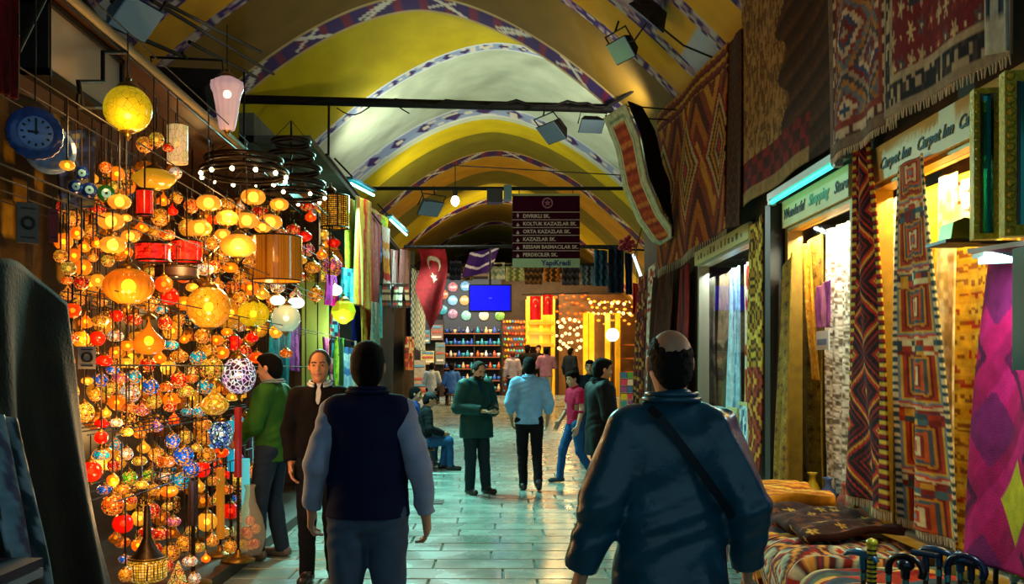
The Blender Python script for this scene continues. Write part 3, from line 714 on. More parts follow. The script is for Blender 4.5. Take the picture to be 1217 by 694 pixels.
MB().cyl((q1.x-.04, 3.28, 0), (q1.x-.04, 3.28, q1.z), .015).build('leg', IRON, tb)
# canes in a stand
CN = [('dark blue', '16324e'), ('black', '0d0f14'), ('teal', '1a5a6a'), ('navy', '101c38'), ('blue-grey', '33506a')]
stand = thing('cane_stand', 'low dark stand holding the row of walking canes', 'stand', (2.0, 4.05, 0))
sx = (1016-588)*4.05/F-2.0; ex = (1215-588)*4.05/F-2.0
for z in (.12, .55):
    k = MB(); k.box(sx-.05, ex+.08, -.07, -.05, z, z+.025); k.box(sx-.05, ex+.08, .05, .07, z, z+.025); k.build('rail', WOOD, stand)
MB().box(sx-.05, ex+.08, -.07, .07, .0, .03).build('base', WOOD, stand)
for x in (sx-.05, ex+.05):
    MB().box(x, x+.03, -.07, .07, 0, .58).build('end_panel', WOOD, stand)
def cane(px, py, kind, mcol, label, dy):
    dy = max(-.03, min(.03, dy)); Y = 4.05+dy; t = P(px, py, Y); c = thing('walking_cane', label, 'cane', (t.x, Y, .034), 'walking canes in the stand')
    h = t.z-.03
    m = mat('cane_'+mcol, mcol, .25, .1, var=.3, vscale=30)
    MB().cyl((0, 0, 0), (0, 0, h-.06), .010, .012, 8).build('shaft', WOOD if kind != 'stripe' else m, c)
    k = MB()
    if kind == 'derby': k.tube([(-.07, 0, h-.03), (-.05, 0, h-.012), (-.02, 0, h-.008), (.01, 0, h-.012), (.035, 0, h-.02), (.05, 0, h-.04)], [.006, .013, .017, .017, .015, .01], 8); k.cyl((0, 0, h-.08), (0, 0, h-.01), .013)
    elif kind == 'crook': k.tube([(0, 0, h-.09)]+[(.06-.06*math.cos(a), 0, h-.06+.06*math.sin(a)) for a in np.linspace(0, PI*1.15, 10)], .013, 8)
    elif kind == 'knob': k.sphere((0, 0, h-.03), .03, 12, 8); k.cyl((0, 0, h-.09), (0, 0, h-.04), .014, .018)
    elif kind == 'tee': k.cyl((-.045, 0, h-.014), (.045, 0, h-.014), .016, .013); k.cyl((0, 0, h-.09), (0, 0, h-.01), .013)
    elif kind == 'stripe':
        k.sphere((0, 0, h-.015), .02, 10, 6)
        k2 = MB()
        for i in range(9): k2.cyl((0, 0, h-.05-i*.02), (0, 0, h-.042-i*.02), .0215, n=10)
        k2.build('black_band', mat('cane_black', '0d0f0c', .3), c)
        k.cyl((0, 0, h-.22), (0, 0, h-.02), .0155)
    ho = k.build('handle', m, c); ho.scale = (1.3, 1.3, 1.0); ho.rotation_euler = (0, 0, -.9 if kind in ('derby', 'crook', 'tee') else 0)
    if kind != 'stripe': MB().cyl((0, 0, h-.125), (0, 0, h-.095), .015).build('collar', mat('cane_collar', '5a9a9a', .25, .7), c)
spec = [(1026, 656, 'derby', '1a5a7a', 'teal beaked walking cane at the left end of the stand', 0),
        (1036, 642, 'stripe', 'b8b020', 'yellow walking cane ringed with black bands', -.04),
        (1056, 658, 'crook', '0d0f14', 'black crook-handled cane just right of the banded cane', .03),
        (1076, 664, 'knob', '0f1420', 'black round-knobbed cane, third from the banded cane', -.03),
        (1100, 656, 'tee', '14283c', 'navy T-handled cane, tallest of the middle ones', 0),
        (1116, 652, 'derby', '16324e', 'dark blue beaked cane right of the T-handled cane', .04),
        (1126, 658, 'crook', '101c38', 'navy crook cane in the middle of the stand', -.04),
        (1141, 656, 'knob', '1a4a6a', 'blue round-knobbed cane left of the yellow crook', .03),
        (1154, 668, 'derby', '0d1a2a', 'dark beaked cane half hidden by the yellow crook', -.02),
        (1168, 656, 'crook', '8a9a20', 'yellow-green crook cane at the right of the stand', -.05),
        (1205, 668, 'knob', '7a9a8a', 'pale grey-green knobbed cane at the right end', .02)]
for px, py, kd, mc_, lab, dy in spec: cane(px, py, kd, mc_, lab, dy)

su = thing('under_shelf_lamp', 'small teal-white tube lamp under the mirror shelf', 'lamp', P(1200, 309, 3.72)); MB().cyl((-.1, .05, .0), (.12, -.05, 0), .012).build('tube', mat('teal_white_tube', 'c0f0f0', .3, emit='80e8e0', es=2.5), su); MB().box(-.12, .14, -.03, .06, .012, .03).build('housing', MATS['white_enamel'], su)
area('under_shelf_light', P(1185, 306, 3.6), (-.3, .5, -1), .3, .1, 9, (.8, 1, 1))
# ================================================================== PEOPLE
class Field:
    def __init__(s, lo, hi, h):
        s.lo = np.array(lo, float); s.h = h
        s.n = np.ceil((np.array(hi)-s.lo)/h).astype(int)+1
        s.F = np.full(s.n, .09, np.float32)
    def blk(s, lo, hi, m):
        a = np.clip(np.floor((np.array(lo)-m-s.lo)/s.h).astype(int), 0, s.n-1); b = np.clip(np.ceil((np.array(hi)+m-s.lo)/s.h).astype(int)+1, 1, s.n)
        if (b <= a).any(): return None
        sl = tuple(slice(i, j) for i, j in zip(a, b))
        X, Y, Z = [(s.lo[k]+s.h*np.arange(a[k], b[k])).astype(np.float32) for k in range(3)]
        return sl, X[:, None, None], Y[None, :, None], Z[None, None, :]
    def put(s, sl, d, k, mode='add'):
        f = s.F[sl]
        if mode == 'add':
            if k > 0:
                h = np.clip(.5+.5*(f-d)/k, 0, 1); s.F[sl] = f*(1-h)+d*h-k*h*(1-h)
            else: s.F[sl] = np.minimum(f, d)
        else:
            d = -d
            if k > 0:
                h = np.clip(.5-.5*(f-d)/k, 0, 1); s.F[sl] = f*(1-h)+d*h+k*h*(1-h)
            else: s.F[sl] = np.maximum(f, d)
    def cone(s, a, b, ra, rb=None, k=.02, sq=1.0, mode='add'):
        """tapered capsule; sq<1 flattens it in y about its axis"""
        rb = ra if rb is None else rb
        a, b = np.array(a, float), np.array(b, float); r = max(ra, rb)
        B = s.blk(np.minimum(a, b)-r, np.maximum(a, b)+r, .05)
        if B is None: return
        sl, X, Y, Z = B
        d = b-a; L = max(float(d @ d), 1e-9)
        t = np.clip(((X-a[0])*d[0]+(Y-a[1])*d[1]+(Z-a[2])*d[2])/L, 0, 1)
        q = np.sqrt((X-a[0]-t*d[0])**2+((Y-a[1]-t*d[1])/sq)**2+(Z-a[2]-t*d[2])**2)-(ra+(rb-ra)*t)
        s.put(sl, q*(.5+.5*sq), k, mode)
    def ell(s, c, r, R=None, k=.02, mode='add'):
        c = np.array(c, float); r = np.array(r, float)
        B = s.blk(c-r.max(), c+r.max(), .05)
        if B is None: return
        sl, X, Y, Z = B
        X, Y, Z = X-c[0], Y-c[1], Z-c[2]
        if R is not None:
            x = R[0, 0]*X+R[1, 0]*Y+R[2, 0]*Z; y = R[0, 1]*X+R[1, 1]*Y+R[2, 1]*Z; z = R[0, 2]*X+R[1, 2]*Y+R[2, 2]*Z
        else: x, y, z = X, Y, Z
        k0 = np.sqrt((x/r[0])**2+(y/r[1])**2+(z/r[2])**2); k1 = np.sqrt((x/r[0]**2)**2+(y/r[1]**2)**2+(z/r[2]**2)**2)
        s.put(sl, k0*(k0-1)/np.maximum(k1, 1e-6), k, mode)
    def cut(s, p, n, reg=None):
        """remove what lies on the n side of the plane through p (inside an optional box)"""
        p, n = np.array(p, float), np.array(n, float); n = n/np.linalg.norm(n)
        B = s.blk(*(reg if reg else (s.lo, s.lo+s.h*s.n)), 0)
        if B is None: return
        sl, X, Y, Z = B
        d = (X-p[0])*n[0]+(Y-p[1])*n[1]+(Z-p[2])*n[2]
        s.F[sl] = np.maximum(s.F[sl], d)
    def wrinkle(s, amp, seed=0):
        X, Y, Z = [(s.lo[k]+s.h*np.arange(s.n[k])).astype(np.float32) for k in range(3)]
        X, Y, Z = X[:, None, None], Y[None, :, None], Z[None, None, :]
        n = np.sin(26*Z+14*X+5*np.sin(9*X+7*Y+seed)+seed)+.7*np.sin(47*Z-31*X+12*Y+4*np.sin(13*Z+seed)+2*seed)+.6*np.sin(33*X+22*Y+9*Z+seed*3)
        s.F += (amp*n).astype(np.float32)
    def mesh(s, name):
        Fv = s.F; S = Fv < 0
        c = [Fv[i:Fv.shape[0]-1+i, j:Fv.shape[1]-1+j, k:Fv.shape[2]-1+k] for i in (0, 1) for j in (0, 1) for k in (0, 1)]
        cs = sum((x < 0).astype(np.int8) for x in c)
        I = np.argwhere((cs > 0) & (cs < 8))
        V = np.stack([x[I[:, 0], I[:, 1], I[:, 2]] for x in c], 1)
        off = np.array([(i, j, k) for i in (0, 1) for j in (0, 1) for k in (0, 1)], float)
        acc = np.zeros((len(I), 3)); cnt = np.zeros(len(I))
        for a in range(8):
            for b in range(a+1, 8):
                if np.abs(off[a]-off[b]).sum() != 1: continue
                va, vb = V[:, a], V[:, b]; m_ = (va < 0) != (vb < 0)
                t = np.where(m_, va/np.where(m_, va-vb, 1), 0)
                acc += np.where(m_[:, None], off[a]+(off[b]-off[a])*t[:, None], 0); cnt += m_
        pos = s.lo+s.h*(I+acc/cnt[:, None])
        cid = np.full(np.array(Fv.shape)-1, -1, np.int32); cid[I[:, 0], I[:, 1], I[:, 2]] = np.arange(len(I))
        Q = []
        for ax in range(3):
            o = [x for x in range(3) if x != ax]
            lo_ = [slice(None)]*3; hi_ = [slice(None)]*3
            lo_[ax] = slice(0, -1); hi_[ax] = slice(1, None)
            ed = S[tuple(lo_)] != S[tuple(hi_)]
            E = np.argwhere(ed)
            ok = (E[:, o[0]] > 0) & (E[:, o[1]] > 0) & (E[:, o[0]] < Fv.shape[o[0]]-1) & (E[:, o[1]] < Fv.shape[o[1]]-1)
            E = E[ok]
            inn = S[E[:, 0], E[:, 1], E[:, 2]]
            cc = []
            for da, db in ((0, 0), (-1, 0), (-1, -1), (0, -1)):
                G = E.copy(); G[:, o[0]] += da; G[:, o[1]] += db; cc.append(cid[G[:, 0], G[:, 1], G[:, 2]])
            q = np.stack(cc, 1)
            fl_ = inn if ax != 1 else ~inn
            q = np.where(fl_[:, None], q, q[:, ::-1]); Q.append(q)
        q = np.concatenate(Q); q = q[(q >= 0).all(1)]
        me = bpy.data.meshes.new(name); me.vertices.add(len(pos)); me.vertices.foreach_set('co', pos.astype(np.float32).ravel())
        me.loops.add(q.size); me.loops.foreach_set('vertex_index', q.astype(np.int32).ravel())
        me.polygons.add(len(q)); me.polygons.foreach_set('loop_start', np.arange(len(q), dtype=np.int32)*4)
        me.polygons.foreach_set('use_smooth', np.ones(len(q), bool)); me.update(calc_edges=True); me.validate()
        return me
def rotm(yaw, pitch, roll=0):
    return np.array(Matrix.Rotation(yaw, 3, 'Z') @ Matrix.Rotation(pitch, 3, 'X') @ Matrix.Rotation(roll, 3, 'Y'))
def unit(v): v = np.array(v, float); return v/max(np.linalg.norm(v), 1e-9)
SKIN = mat('skin', 'bd8a68', .55, var=.12, vscale=25)
SKIN2 = mat('skin_ruddy', 'b47650', .55, var=.14, vscale=25)
HAIRB = mat('hair_black', '060505', .7, spec=.12, var=.3, vscale=60, bump=.8, bscale=160)
HAIRG = mat('hair_grey', '1e1b18', .7, spec=.12, var=.35, vscale=60, bump=.8, bscale=160)
EYEW = mat('eye_dark', '0d0a08', .2); LIPM = mat('lips', '7a4038', .5)
def person(label, X, Y, face, H=1.74, girth=1.0, h=.010, pose=None, top=None, over=None, legs=None, shoes='12100e', skin=None, hair=None, hair_style='short', head=(0, 0), face_parts=True, sit=None, floor_off=0.0, beard=None, cap=None, name='person'):
    """face: compass of the front, 0 looks away from the camera (+Y), pi looks at it. All joints in metres for a 1.75 m figure."""
    k = H/1.75; J = dict(hipR=(.095, 0, .92), kneeR=(.105, .02, .50), ankR=(.11, -.02, .085), elR=(.25, -.04, 1.15), wrR=(.27, .04, .905), palmR=None, palmL=None, curl=.55, toeR=None, toeL=None)
    for n in ('hip', 'knee', 'ank', 'el', 'wr'):
        a = J[n+'R']; J[n+'L'] = (-a[0], a[1], a[2])
    J.update(pose or {})
    dz = J.get('drop', 0.0); g = girth; ln = J.get('lean', 0.0)
    def U(p):   # upper body joints lean forward and drop with the seat
        p = np.array(p, float); return np.array([p[0], p[1]+ln*(p[2]-.95), p[2]-dz])
    pel, wai, che, nek = U((0, 0, .98)), U((0, .005, 1.10)), U((0, 0, 1.30)), U((0, -.012, 1.50))
    sx_ = J.get('shx', .172*(.65+.35*g)); sz_ = J.get('shz', 1.42)
    sh = {1: U((sx_, -.012, sz_)), -1: U((-sx_, -.012, sz_))}
    hd = nek+np.array([0, .03, .13])
    R = rotm(*head); hd = nek+R @ np.array([0, .025, .135])
    el = {1: np.array(J['elR'])-(0, 0, dz), -1: np.array(J['elL'])-(0, 0, dz)}; wr = {1: np.array(J['wrR'])-(0, 0, dz), -1: np.array(J['wrL'])-(0, 0, dz)}
    for s_ in (1, -1):
        el[s_] = el[s_]+(0, ln*(el[s_][2]+dz-.95), 0); wr[s_] = wr[s_]+(0, ln*(wr[s_][2]+dz-.95), 0)
    hip = {1: np.array(J['hipR'])-(0, 0, dz), -1: np.array(J['hipL'])-(0, 0, dz)}; kn = {1: np.array(J['kneeR']), -1: np.array(J['kneeL'])}; an = {1: np.array(J['ankR']), -1: np.array(J['ankL'])}
    S_ = ('R', 'L')
    allp = np.array([hd+.14, hd-.14, *sh.values(), *el.values(), *wr.values(), *hip.values(), *kn.values(), *an.values()])
    lo = allp.min(0)-.20; hi = allp.max(0)+.20; lo[2] = -.02
    lo = np.minimum(lo, [-.3*g, -.26*g, -.02]); hi = np.maximum(hi, [.3*g, .28*g, 0])
    root = thing(name, label, 'person', (X, Y, floor_z(Y)+floor_off), rz=face); root.scale = (k, k, k)
    # ---- body: one continuous surface
    f = Field(lo, hi, h)
    f.cone(pel, che, .135*g, .15*(.5+.5*g), .03, .70); f.cone(sh[1]*(.8, 1, 1), sh[-1]*(.8, 1, 1), .06, k=.05); f.cone(nek-(0, 0, .08), nek+(0, .01, .07), .058, .052, .03)
    for s_ in (1, -1):
        f.cone(sh[s_], el[s_], .048, .040, .02); f.cone(el[s_], wr[s_], .040, .027, .02)
        f.cone(hip[s_], kn[s_], .085, .055, .03); f.cone(kn[s_], an[s_], .055, .036, .02); 
        to = J['toeR' if s_ == 1 else 'toeL']; to = np.array(to) if to is not None else an[s_]+(.02*s_, .15, -.05)
        f.cone(an[s_]-(0, .02, .03), to, .035, .028, .02)
        # hand
        d = unit(wr[s_]-el[s_]); n = J['palmR' if s_ == 1 else 'palmL']; n = np.array(n if n is not None else (-s_, .15, 0), float)
        n = unit(n-d*(n @ d)); a = np.cross(d, n); a = a if a @ np.array([0, 1, .6]) > 0 else -a
        w0 = wr[s_]; z_ = J.get('hand', 1.14)
        for q in (-.022, 0, .022): f.cone(w0+d*.015+a*q*.7, w0+d*.08*z_+a*q*z_, .0175*z_, .0145*z_, .012)
        for i, L in enumerate((.066, .078, .084, .072)):
            L *= z_; r0 = w0+d*.085*z_+a*(-.030+.020*i)*z_; cu = J['curl']*(1.25-.12*i)
            d1 = unit(d*math.cos(cu*.5)+n*math.sin(cu*.5)); d2 = unit(d*math.cos(cu*1.5)+n*math.sin(cu*1.5))
            r1 = r0+d1*L*.52; f.cone(r0, r1, .0104, .0096, .003); f.cone(r1, r1+d2*L*.5, .0096, .008, .003)
        t0 = w0+d*.03+a*.03*z_; t1 = t0+unit(d*.75+a*.55+n*.25)*.048; f.cone(t0-a*.012, t1, .014, .012, .008); f.cone(t1, t1+unit(d*.95+a*.1+n*.35)*.034, .011, .0085, .004)
    A = lambda x, y, z: hd+R @ np.array([x, y, z], float)
    f.ell(A(0, -.008, .025), (.076, .098, .092), R, .02); f.ell(A(0, .022, -.045), (.058, .068, .075), R, .03); f.ell(A(0, .062, -.095), (.026, .022, .02), R, .02)
    f.cone(A(0, .088, .012), A(0, .108, -.028), .008, .0135, .008); f.cone(A(-.036, .077, .028), A(.036, .077, .028), .011, k=.012)
    for s_ in (1, -1):
        f.ell(A(.032*s_, .094, .008), (.017, .012, .012), R, .01, 'sub'); f.ell(A(.034*s_, .068, .006), (.016, .016, .014), R, .004)
        f.ell(A(.079*s_, -.005, -.005), (.010, .020, .032), R, .006); f.cone(A(.014*s_, .090, -.062), A(0, .094, -.062), .009, k=.006)
        f.ell(A(.036*s_, .062, -.035), (.022, .02, .025), R, .02)
    body = link('body', f.mesh('body'), skin or SKIN, root)
    if face_parts:
        for s_ in (1, -1):
            c = A(.033*s_, .0835, .007); o = link('eye', MB().sphere((0, 0, 0), .0095, 8, 6, .6).mesh('eye'), EYEW, root, c)
            e = MB().tube([A(.012*s_, .094, .026), A(.032*s_, .091, .033), A(.050*s_, .078, .027)], .0052, 5).build('eyebrow', HAIRB if hair is None else hair, root)
        MB().tube([A(-.024, .084, -.060), A(-.010, .096, -.0585), A(0, .0985, -.060), A(.010, .096, -.0585), A(.024, .084, -.060)], .0055, 6).build('lips', LIPM, root)
    if beard is not None:
        fb_ = Field(hd-.16, hd+.16, h); fb_.ell(A(0, .026, -.062), (.066, .074, .068), R, .0); fb_.cone(A(-.03, .086, -.046), A(.03, .086, -.046), .010, k=.008)
        fb_.cut(A(0, .06, -.04), R @ np.array([0, -.6, 1.0])); fb_.ell(A(0, .10, -.062), (.02, .012, .007), R, 0, 'sub')
        link('beard', fb_.mesh('beard'), beard, root)
    # ---- hair
    if hair_style != 'none':
        fh = Field(hd-.17, hd+.17, h*.8)
        fh.ell(A(0, -.012, .03), (.086, .107, .101), R, 0); fh.ell(A(0, -.05, -.02), (.078, .068, .09), R, .02)
        fh.cut(A(0, .045, .03), R @ np.array([0, 1.0, -.75])); fh.cut(A(0, 0, -.085), R @ np.array([0, .3, -1.0]))
        for s_ in (1, -1):
            fh.ell(A(.09*s_, .03, -.05), (.05, .05, .05), R, .01, 'sub'); fh.ell(A(.088*s_, -.002, -.012), (.02, .024, .034), R, .004, 'sub')
        if hair_style == 'bald':
            fh.F += .007
            fh.ell(A(.008, -.075, .105), (.058, .062, .05), R, .05, 'sub'); fh.ell(A(.0, .02, .14), (.05, .09, .055), R, .04, 'sub')
            Xg, Yg, Zg = [(fh.lo[q]+fh.h*np.arange(fh.n[q])) for q in range(3)]
            fh.F += (.0028*(np.sin(210*Xg)[:, None, None]*np.sin(190*Yg+1)[None, :, None]*np.sin(230*Zg)[None, None, :])+.0022*np.sin(95*Xg+40*np.sin(30*Xg))[:, None, None]*np.cos(110*Zg)[None, None, :]).astype(np.float32)
        if hair_style == 'full': fh.ell(A(0, .03, .085), (.072, .075, .04), R, .02)
        if hair_style == 'thin': fh.ell(A(0, .085, .075), (.07, .05, .06), R, .02, 'sub')
        fh.wrinkle(.0012, 3)
        link('hair', fh.mesh('hair'), hair or HAIRB, root)
    if cap:
        fc = Field(hd-.18, hd+.2, h); fc.ell(A(0, -.005, .05), (.09, .108, .085), R, 0); fc.cut(A(0, 0, .035), R @ np.array([0, 0, -1.0])); fc.ell(A(0, .105, .042), (.06, .06, .010), R, .005)
        link('cap', fc.mesh('cap'), mat('cloth_'+cap, cap, .8, var=.2), root)
    # ---- clothes
    def garment(nm, spec, infl, seed):
        fg = Field(lo, hi, h); i_ = infl+spec.get('loose', .0); hem = spec.get('hem', .88)
        sg = spec.get('sleeve', 1.0)
        bot = U((0, 0, min(hem, .98))) if hem < .98 else pel
        if sit: bot = pel-(0, 0, .06)
        fg.cone(bot, wai, .160*g+i_, .146*g+i_, .03, .74); fg.cone(wai, che, .146*g+i_, .152*(.5+.5*g)+i_, .03, .74)
        fg.cone(sh[1]*(.82, 1, 1)-(0, 0, .01), sh[-1]*(.82, 1, 1)-(0, 0, .01), .066+i_, k=.06); fg.cone(nek-(0, 0, .06), nek-(0, -.002, .01), .072+i_*.5, .064+i_*.4, .03)
        for s_ in (1, -1):
            if sg > 0:
                fg.cone(sh[s_], el[s_], .062+i_, .052+i_, .025)
                if sg > .5: fg.cone(el[s_], el[s_]+(wr[s_]-el[s_])*min(sg, 1.0), .052+i_, .040+i_*.8, .02)
            if spec.get('skirt'): fg.cone(hip[s_]+(0, 0, .05), hip[s_]+(kn[s_]-hip[s_])*spec['skirt'], .10+i_, .105+i_, .04)
        fg.wrinkle(spec.get('wr', .0022), seed)
        if sg > .5:
            for s_ in (1, -1):
                e = el[s_]+(wr[s_]-el[s_])*min(sg, 1.0); dd = unit(wr[s_]-el[s_]); fg.cut(e, dd, (e-.075, e+.075))
        elif sg > 0:
            for s_ in (1, -1):
                e = sh[s_]+(el[s_]-sh[s_])*(sg*2); dd = unit(el[s_]-sh[s_]); fg.cut(e, dd, (e-(.075, .09, .09), e+(.075, .09, .09)))
        else:
            for s_ in (1, -1): fg.cut(sh[s_]+(.045*s_, 0, 0), (s_, 0, .12))
        if sit: fg.cut((0, 0, .372), (0, 0, -1))
        if not sit: fg.cut(U((0, 0, hem)), (0, 0, -1), ([-.26*g, -.3, 0], [.26*g, .3, hem+.02]) if sg > 0 else None)
        fg.cut(nek+(0, 0, spec.get('neck', .03)), (0, spec.get('vee', .35), 1), (nek-(.11, .13, .10), nek+(.11, .16, .2)))
        if spec.get('open'):   # V opening at the front shows the shirt underneath
            for s_ in (1, -1): pass
            fg.cone(nek+(0, .10, .02), nek+(0, .155, -.20), .046, .008, 0, mode='sub')
        o = link(nm, fg.mesh(nm), spec['m'], root)
        if spec.get('collar'):
            c = MB(); rr = .074+i_*.5
            pts = [nek+(rr*math.cos(a), rr*1.02*math.sin(a)+.0, spec.get('neck', .03)-.012-.022*max(0, math.sin(a))) for a in np.linspace(-PI*1.36, PI*.36, 22)]
            c.tube(pts, [.005]+[.010]*20+[.005], 6)
            c.tube([p_+np.array([p_[0]*.12, (p_[1]-nek[1])*.12, -.018]) for p_ in pts], .010, 6)
            c.build('collar', spec.get('collar_m', spec['m']), o)
        return o
    if top: garment(top.get('n', 'shirt'), top, .008, 1)
    if over: garment(over.get('n', 'jacket'), over, .020, 5)
    if legs:
        fl_ = Field(lo, hi, h); lm = legs.get('loose', .0)
        tp = pel+(0, 0, .05)
        fl_.cone(pel-(0, 0, .03), tp, .148*g, .142*g, .03, .76); fl_.ell(pel+(0, -.045, -.07), (.12*g, .072, .085), None, .03)
        for s_ in (1, -1):
            fl_.cone(hip[s_], kn[s_], .098*(.6+.4*g)+lm, .070+lm, .03); fl_.cone(kn[s_], an[s_]+(0, 0, -.01), .070+lm, .058+lm, .02)
        fl_.wrinkle(legs.get('wr', .0022), 8)
        if not sit: fl_.cut(tp, (0, 0, 1))
        else: fl_.cut((0, 0, .372), (0, 0, -1), ((-.3, -.3, 0), (.3, .2, .5)))
        for s_ in (1, -1):
            e = an[s_]-(0, 0, .035); fl_.cut(e, unit(an[s_]-kn[s_]), (e-.12, e+.12))
        tr_ = link('trousers', fl_.mesh('trousers'), legs['m'], root)
    fs = mat('shoe_'+shoes, shoes, .4)
    for s_ in (1, -1):
        to = J['toeR' if s_ == 1 else 'toeL']; to = np.array(to) if to is not None else an[s_]+(.02*s_, .15, -.05)
        hl = an[s_]-(0, .035, .042); c_ = (to+hl)/2
        fo = Field(c_-.24, c_+.24, max(h, .008)); fo.cone(hl, to, .044, .040, 0); fo.cone(an[s_]-(0, .01, .0), hl, .044, .044, .03); fo.cone(hl+(to-hl)*.3, an[s_]+(0, .02, .0), .038, .040, .03)
        dn = unit(np.cross(np.cross(to-hl, (0, 0, 1)), to-hl)); fo.cut(hl-dn*.034, -dn)
        link('shoe', fo.mesh('shoe'), fs, root)
    if shoes and False: pass
    return root, A, dict(nek=nek, sh=sh, el=el, wr=wr, che=che, pel=pel, hip=hip)
def cm(name, col, rough=.85, var=.15, spec=.15, **kw): return mat(name, col, rough, var=var, vscale=12, spec=spec, **kw)

LEATHER = cm('teal_leather', '0a485c', .30, .3, bump=.3, bscale=14, spec=.5)
# bald man in leather jacket, seen from behind
bx = (797-VX)*3.3/F
rt, A_, jj = person('person in dark teal leather jacket seen from behind, bald crown', bx, 3.3, .06, 1.735, 1.12, .008, dict(shx=.150, shz=1.395, elR=(.262, -.06, 1.13), elL=(-.262, -.04, 1.13), wrR=(.30, .06, .90), wrL=(-.315, .02, .895)),
       top=dict(m=cm('grey_shirt', '3a4048'), hem=.9), over=dict(m=LEATHER, hem=.80, sleeve=1.06, loose=.008, wr=.0044, collar=True, neck=.035, vee=.2, n='leather_jacket'), legs=dict(m=cm('dark_trousers', '14161c')), hair=HAIRG, hair_style='bald', head=(0, 0))
sb = MB(); che, sh = jj['che'], jj['sh']
n_ = 14
def back(x, z): return -math.sqrt(max(.0, 1-(x/.235)**2))*.150-.012
pts = [(x, back(x, 0)-.014+(.05 if i == 0 else 0), z) for i, (x, z) in enumerate(zip(np.linspace(-.10, .185, n_), np.linspace(1.475, 1.10, n_)))]
for off in (0.0,):
    v = []; 
    for x, y, z in pts: v += [(x-.010, y, z-.010), (x+.010, y, z+.010)]
    sb.add(v, [(2*i, 2*i+1, 2*i+3, 2*i+2) for i in range(n_-1)])
so = sb.build('crease_strip', cm('crease_shade', '0a1c24', .4), rt); so.modifiers.new('t', 'SOLIDIFY').thickness = .008  # dark strip stands in for the shade of a crease across the jacket
# man in navy vest
person('person in navy vest over light blue shirt, seen from behind', (437-VX)*4.5/F, 4.5, .03, 1.72, 1.12, .0075, dict(shx=.165, elR=(.262, -.05, 1.14), elL=(-.255, -.03, 1.15), wrR=(.285, .02, .905), wrL=(-.285, .06, .93), curl=.8),
       top=dict(m=cm('light_blue_shirt', '8f9cb8', .75), hem=.9, sleeve=.97, wr=.0036, loose=.0, collar=False), over=dict(m=cm('navy_vest', '0c1636', .8), hem=.90, sleeve=0, loose=.008, wr=.0016, neck=.045, vee=.1, collar=True, n='vest'),
       legs=dict(m=cm('slate_jeans', '45566c', .85), loose=.008, wr=.003), hair=HAIRB, hair_style='full')
# brown sweater man facing the camera
person('person in dark brown sweater and white collar walking towards camera', (380-VX)*6.95/F, 6.95, PI+.06, 1.73, 1.0, .0085, dict(shx=.158, shz=1.405, elR=(.235, -.07, 1.15), wrR=(.21, .03, .915), elL=(-.25, -.03, 1.15), wrL=(-.26, .05, .9), kneeR=(.09, .05, .5), ankR=(.09, .02, .085), kneeL=(-.09, .0, .5), ankL=(-.09, -.12, .09)),
       top=dict(m=cm('white_shirt', 'b4b8c2', .7), hem=.98, neck=.035, collar=True, vee=.3), over=dict(m=cm('brown_sweater', '0a0506', .9), hem=.90, neck=.03, vee=.3, open=True, wr=.002, n='sweater'),
       legs=dict(m=cm('black_trousers', '0c0b0e', .8)), shoes='1e1009', skin=SKIN2, hair=mat('hair_brown', '1c110a', .5, bump=.6, bscale=150), hair_style='thin')
# green jacket man, turned towards the lamp shop
person('person in olive green jacket with hood and jeans facing the lamps', (323-VX)*7.8/F, 7.8, PI*.44, 1.72, .98, .009, dict(elR=(.25, .04, 1.16), wrR=(.22, .25, 1.10), elL=(-.24, .05, 1.16), wrL=(-.18, .22, 1.04), kneeR=(.10, .03, .5), ankR=(.10, -.05, .085), ankL=(-.12, .08, .085), kneeL=(-.11, .07, .5)),
       top=dict(m=cm('grey_tee', '6a7078'), hem=.9), over=dict(m=cm('green_jacket', '2c5a1c', .7), hem=.84, loose=.006, collar=True, neck=.045, collar_m=cm('hood_grey', '7a8a96'), wr=.003), legs=dict(m=cm('dark_jeans', '1e2a3c', .85), loose=.006), shoes='5a4a42', hair_style='full', head=(0, -.08))
# teal jacket man with phone
r3, A3, j3 = person('person in dark teal coat looking down at a phone', (566-VX)*11.85/F, 11.85, PI+.62, 1.70, 1.1, .010, dict(elR=(.27, -.02, 1.14), wrR=(.10, .27, 1.10), elL=(-.27, -.02, 1.14), wrL=(-.08, .29, 1.09), palmR=(0, -.2, 1), palmL=(0, -.2, 1), ankR=(.10, .0, .085), ankL=(-.12, .06, .085)),
       top=dict(m=cm('navy_sweater', '122a5a'), hem=.9), over=dict(m=cm('teal_coat', '0e3836', .6), hem=.74, skirt=.35, loose=.016, open=True, collar=True, neck=.03, wr=.003, n='coat'), legs=dict(m=cm('teal_black_trousers', '10282e'), loose=.008), hair=HAIRG, hair_style='thin', head=(0, -.38), beard=HAIRG)
ph = MB().box(-.036, .036, -.006, .006, -.07, .07).build('phone', mat('phone_black', '0a0a0c', .2)); Mx = Matrix.Translation((r3.location)) @ Matrix.Rotation(PI+.62, 4, 'Z')
ph.location = Mx @ Vector((.01, .375*.97, 1.105*.97)); ph.rotation_euler = (-1.0, 0, PI+.62); tag(ph, 'small dark phone held by the person in the teal coat', 'phone')
# blue shirt man walking away
person('person in light blue shirt and black trousers walking away', (629-VX)*12.15/F, 12.15, -.05, 1.74, 1.02, .010, dict(elR=(.26, -.03, 1.15), wrR=(.24, .10, .93), elL=(-.26, .0, 1.15), wrL=(-.24, .12, .94), kneeR=(.10, .02, .5), ankR=(.12, -.16, .15), toeR=(.13, -.02, .04), kneeL=(-.09, .08, .5), ankL=(-.08, .06, .085)),
       top=dict(m=cm('sky_shirt', '78a4cc', .7), hem=.88, sleeve=.55, loose=.012, collar=True, wr=.003), legs=dict(m=cm('black_slacks', '0d0e12')), hair_style='full')
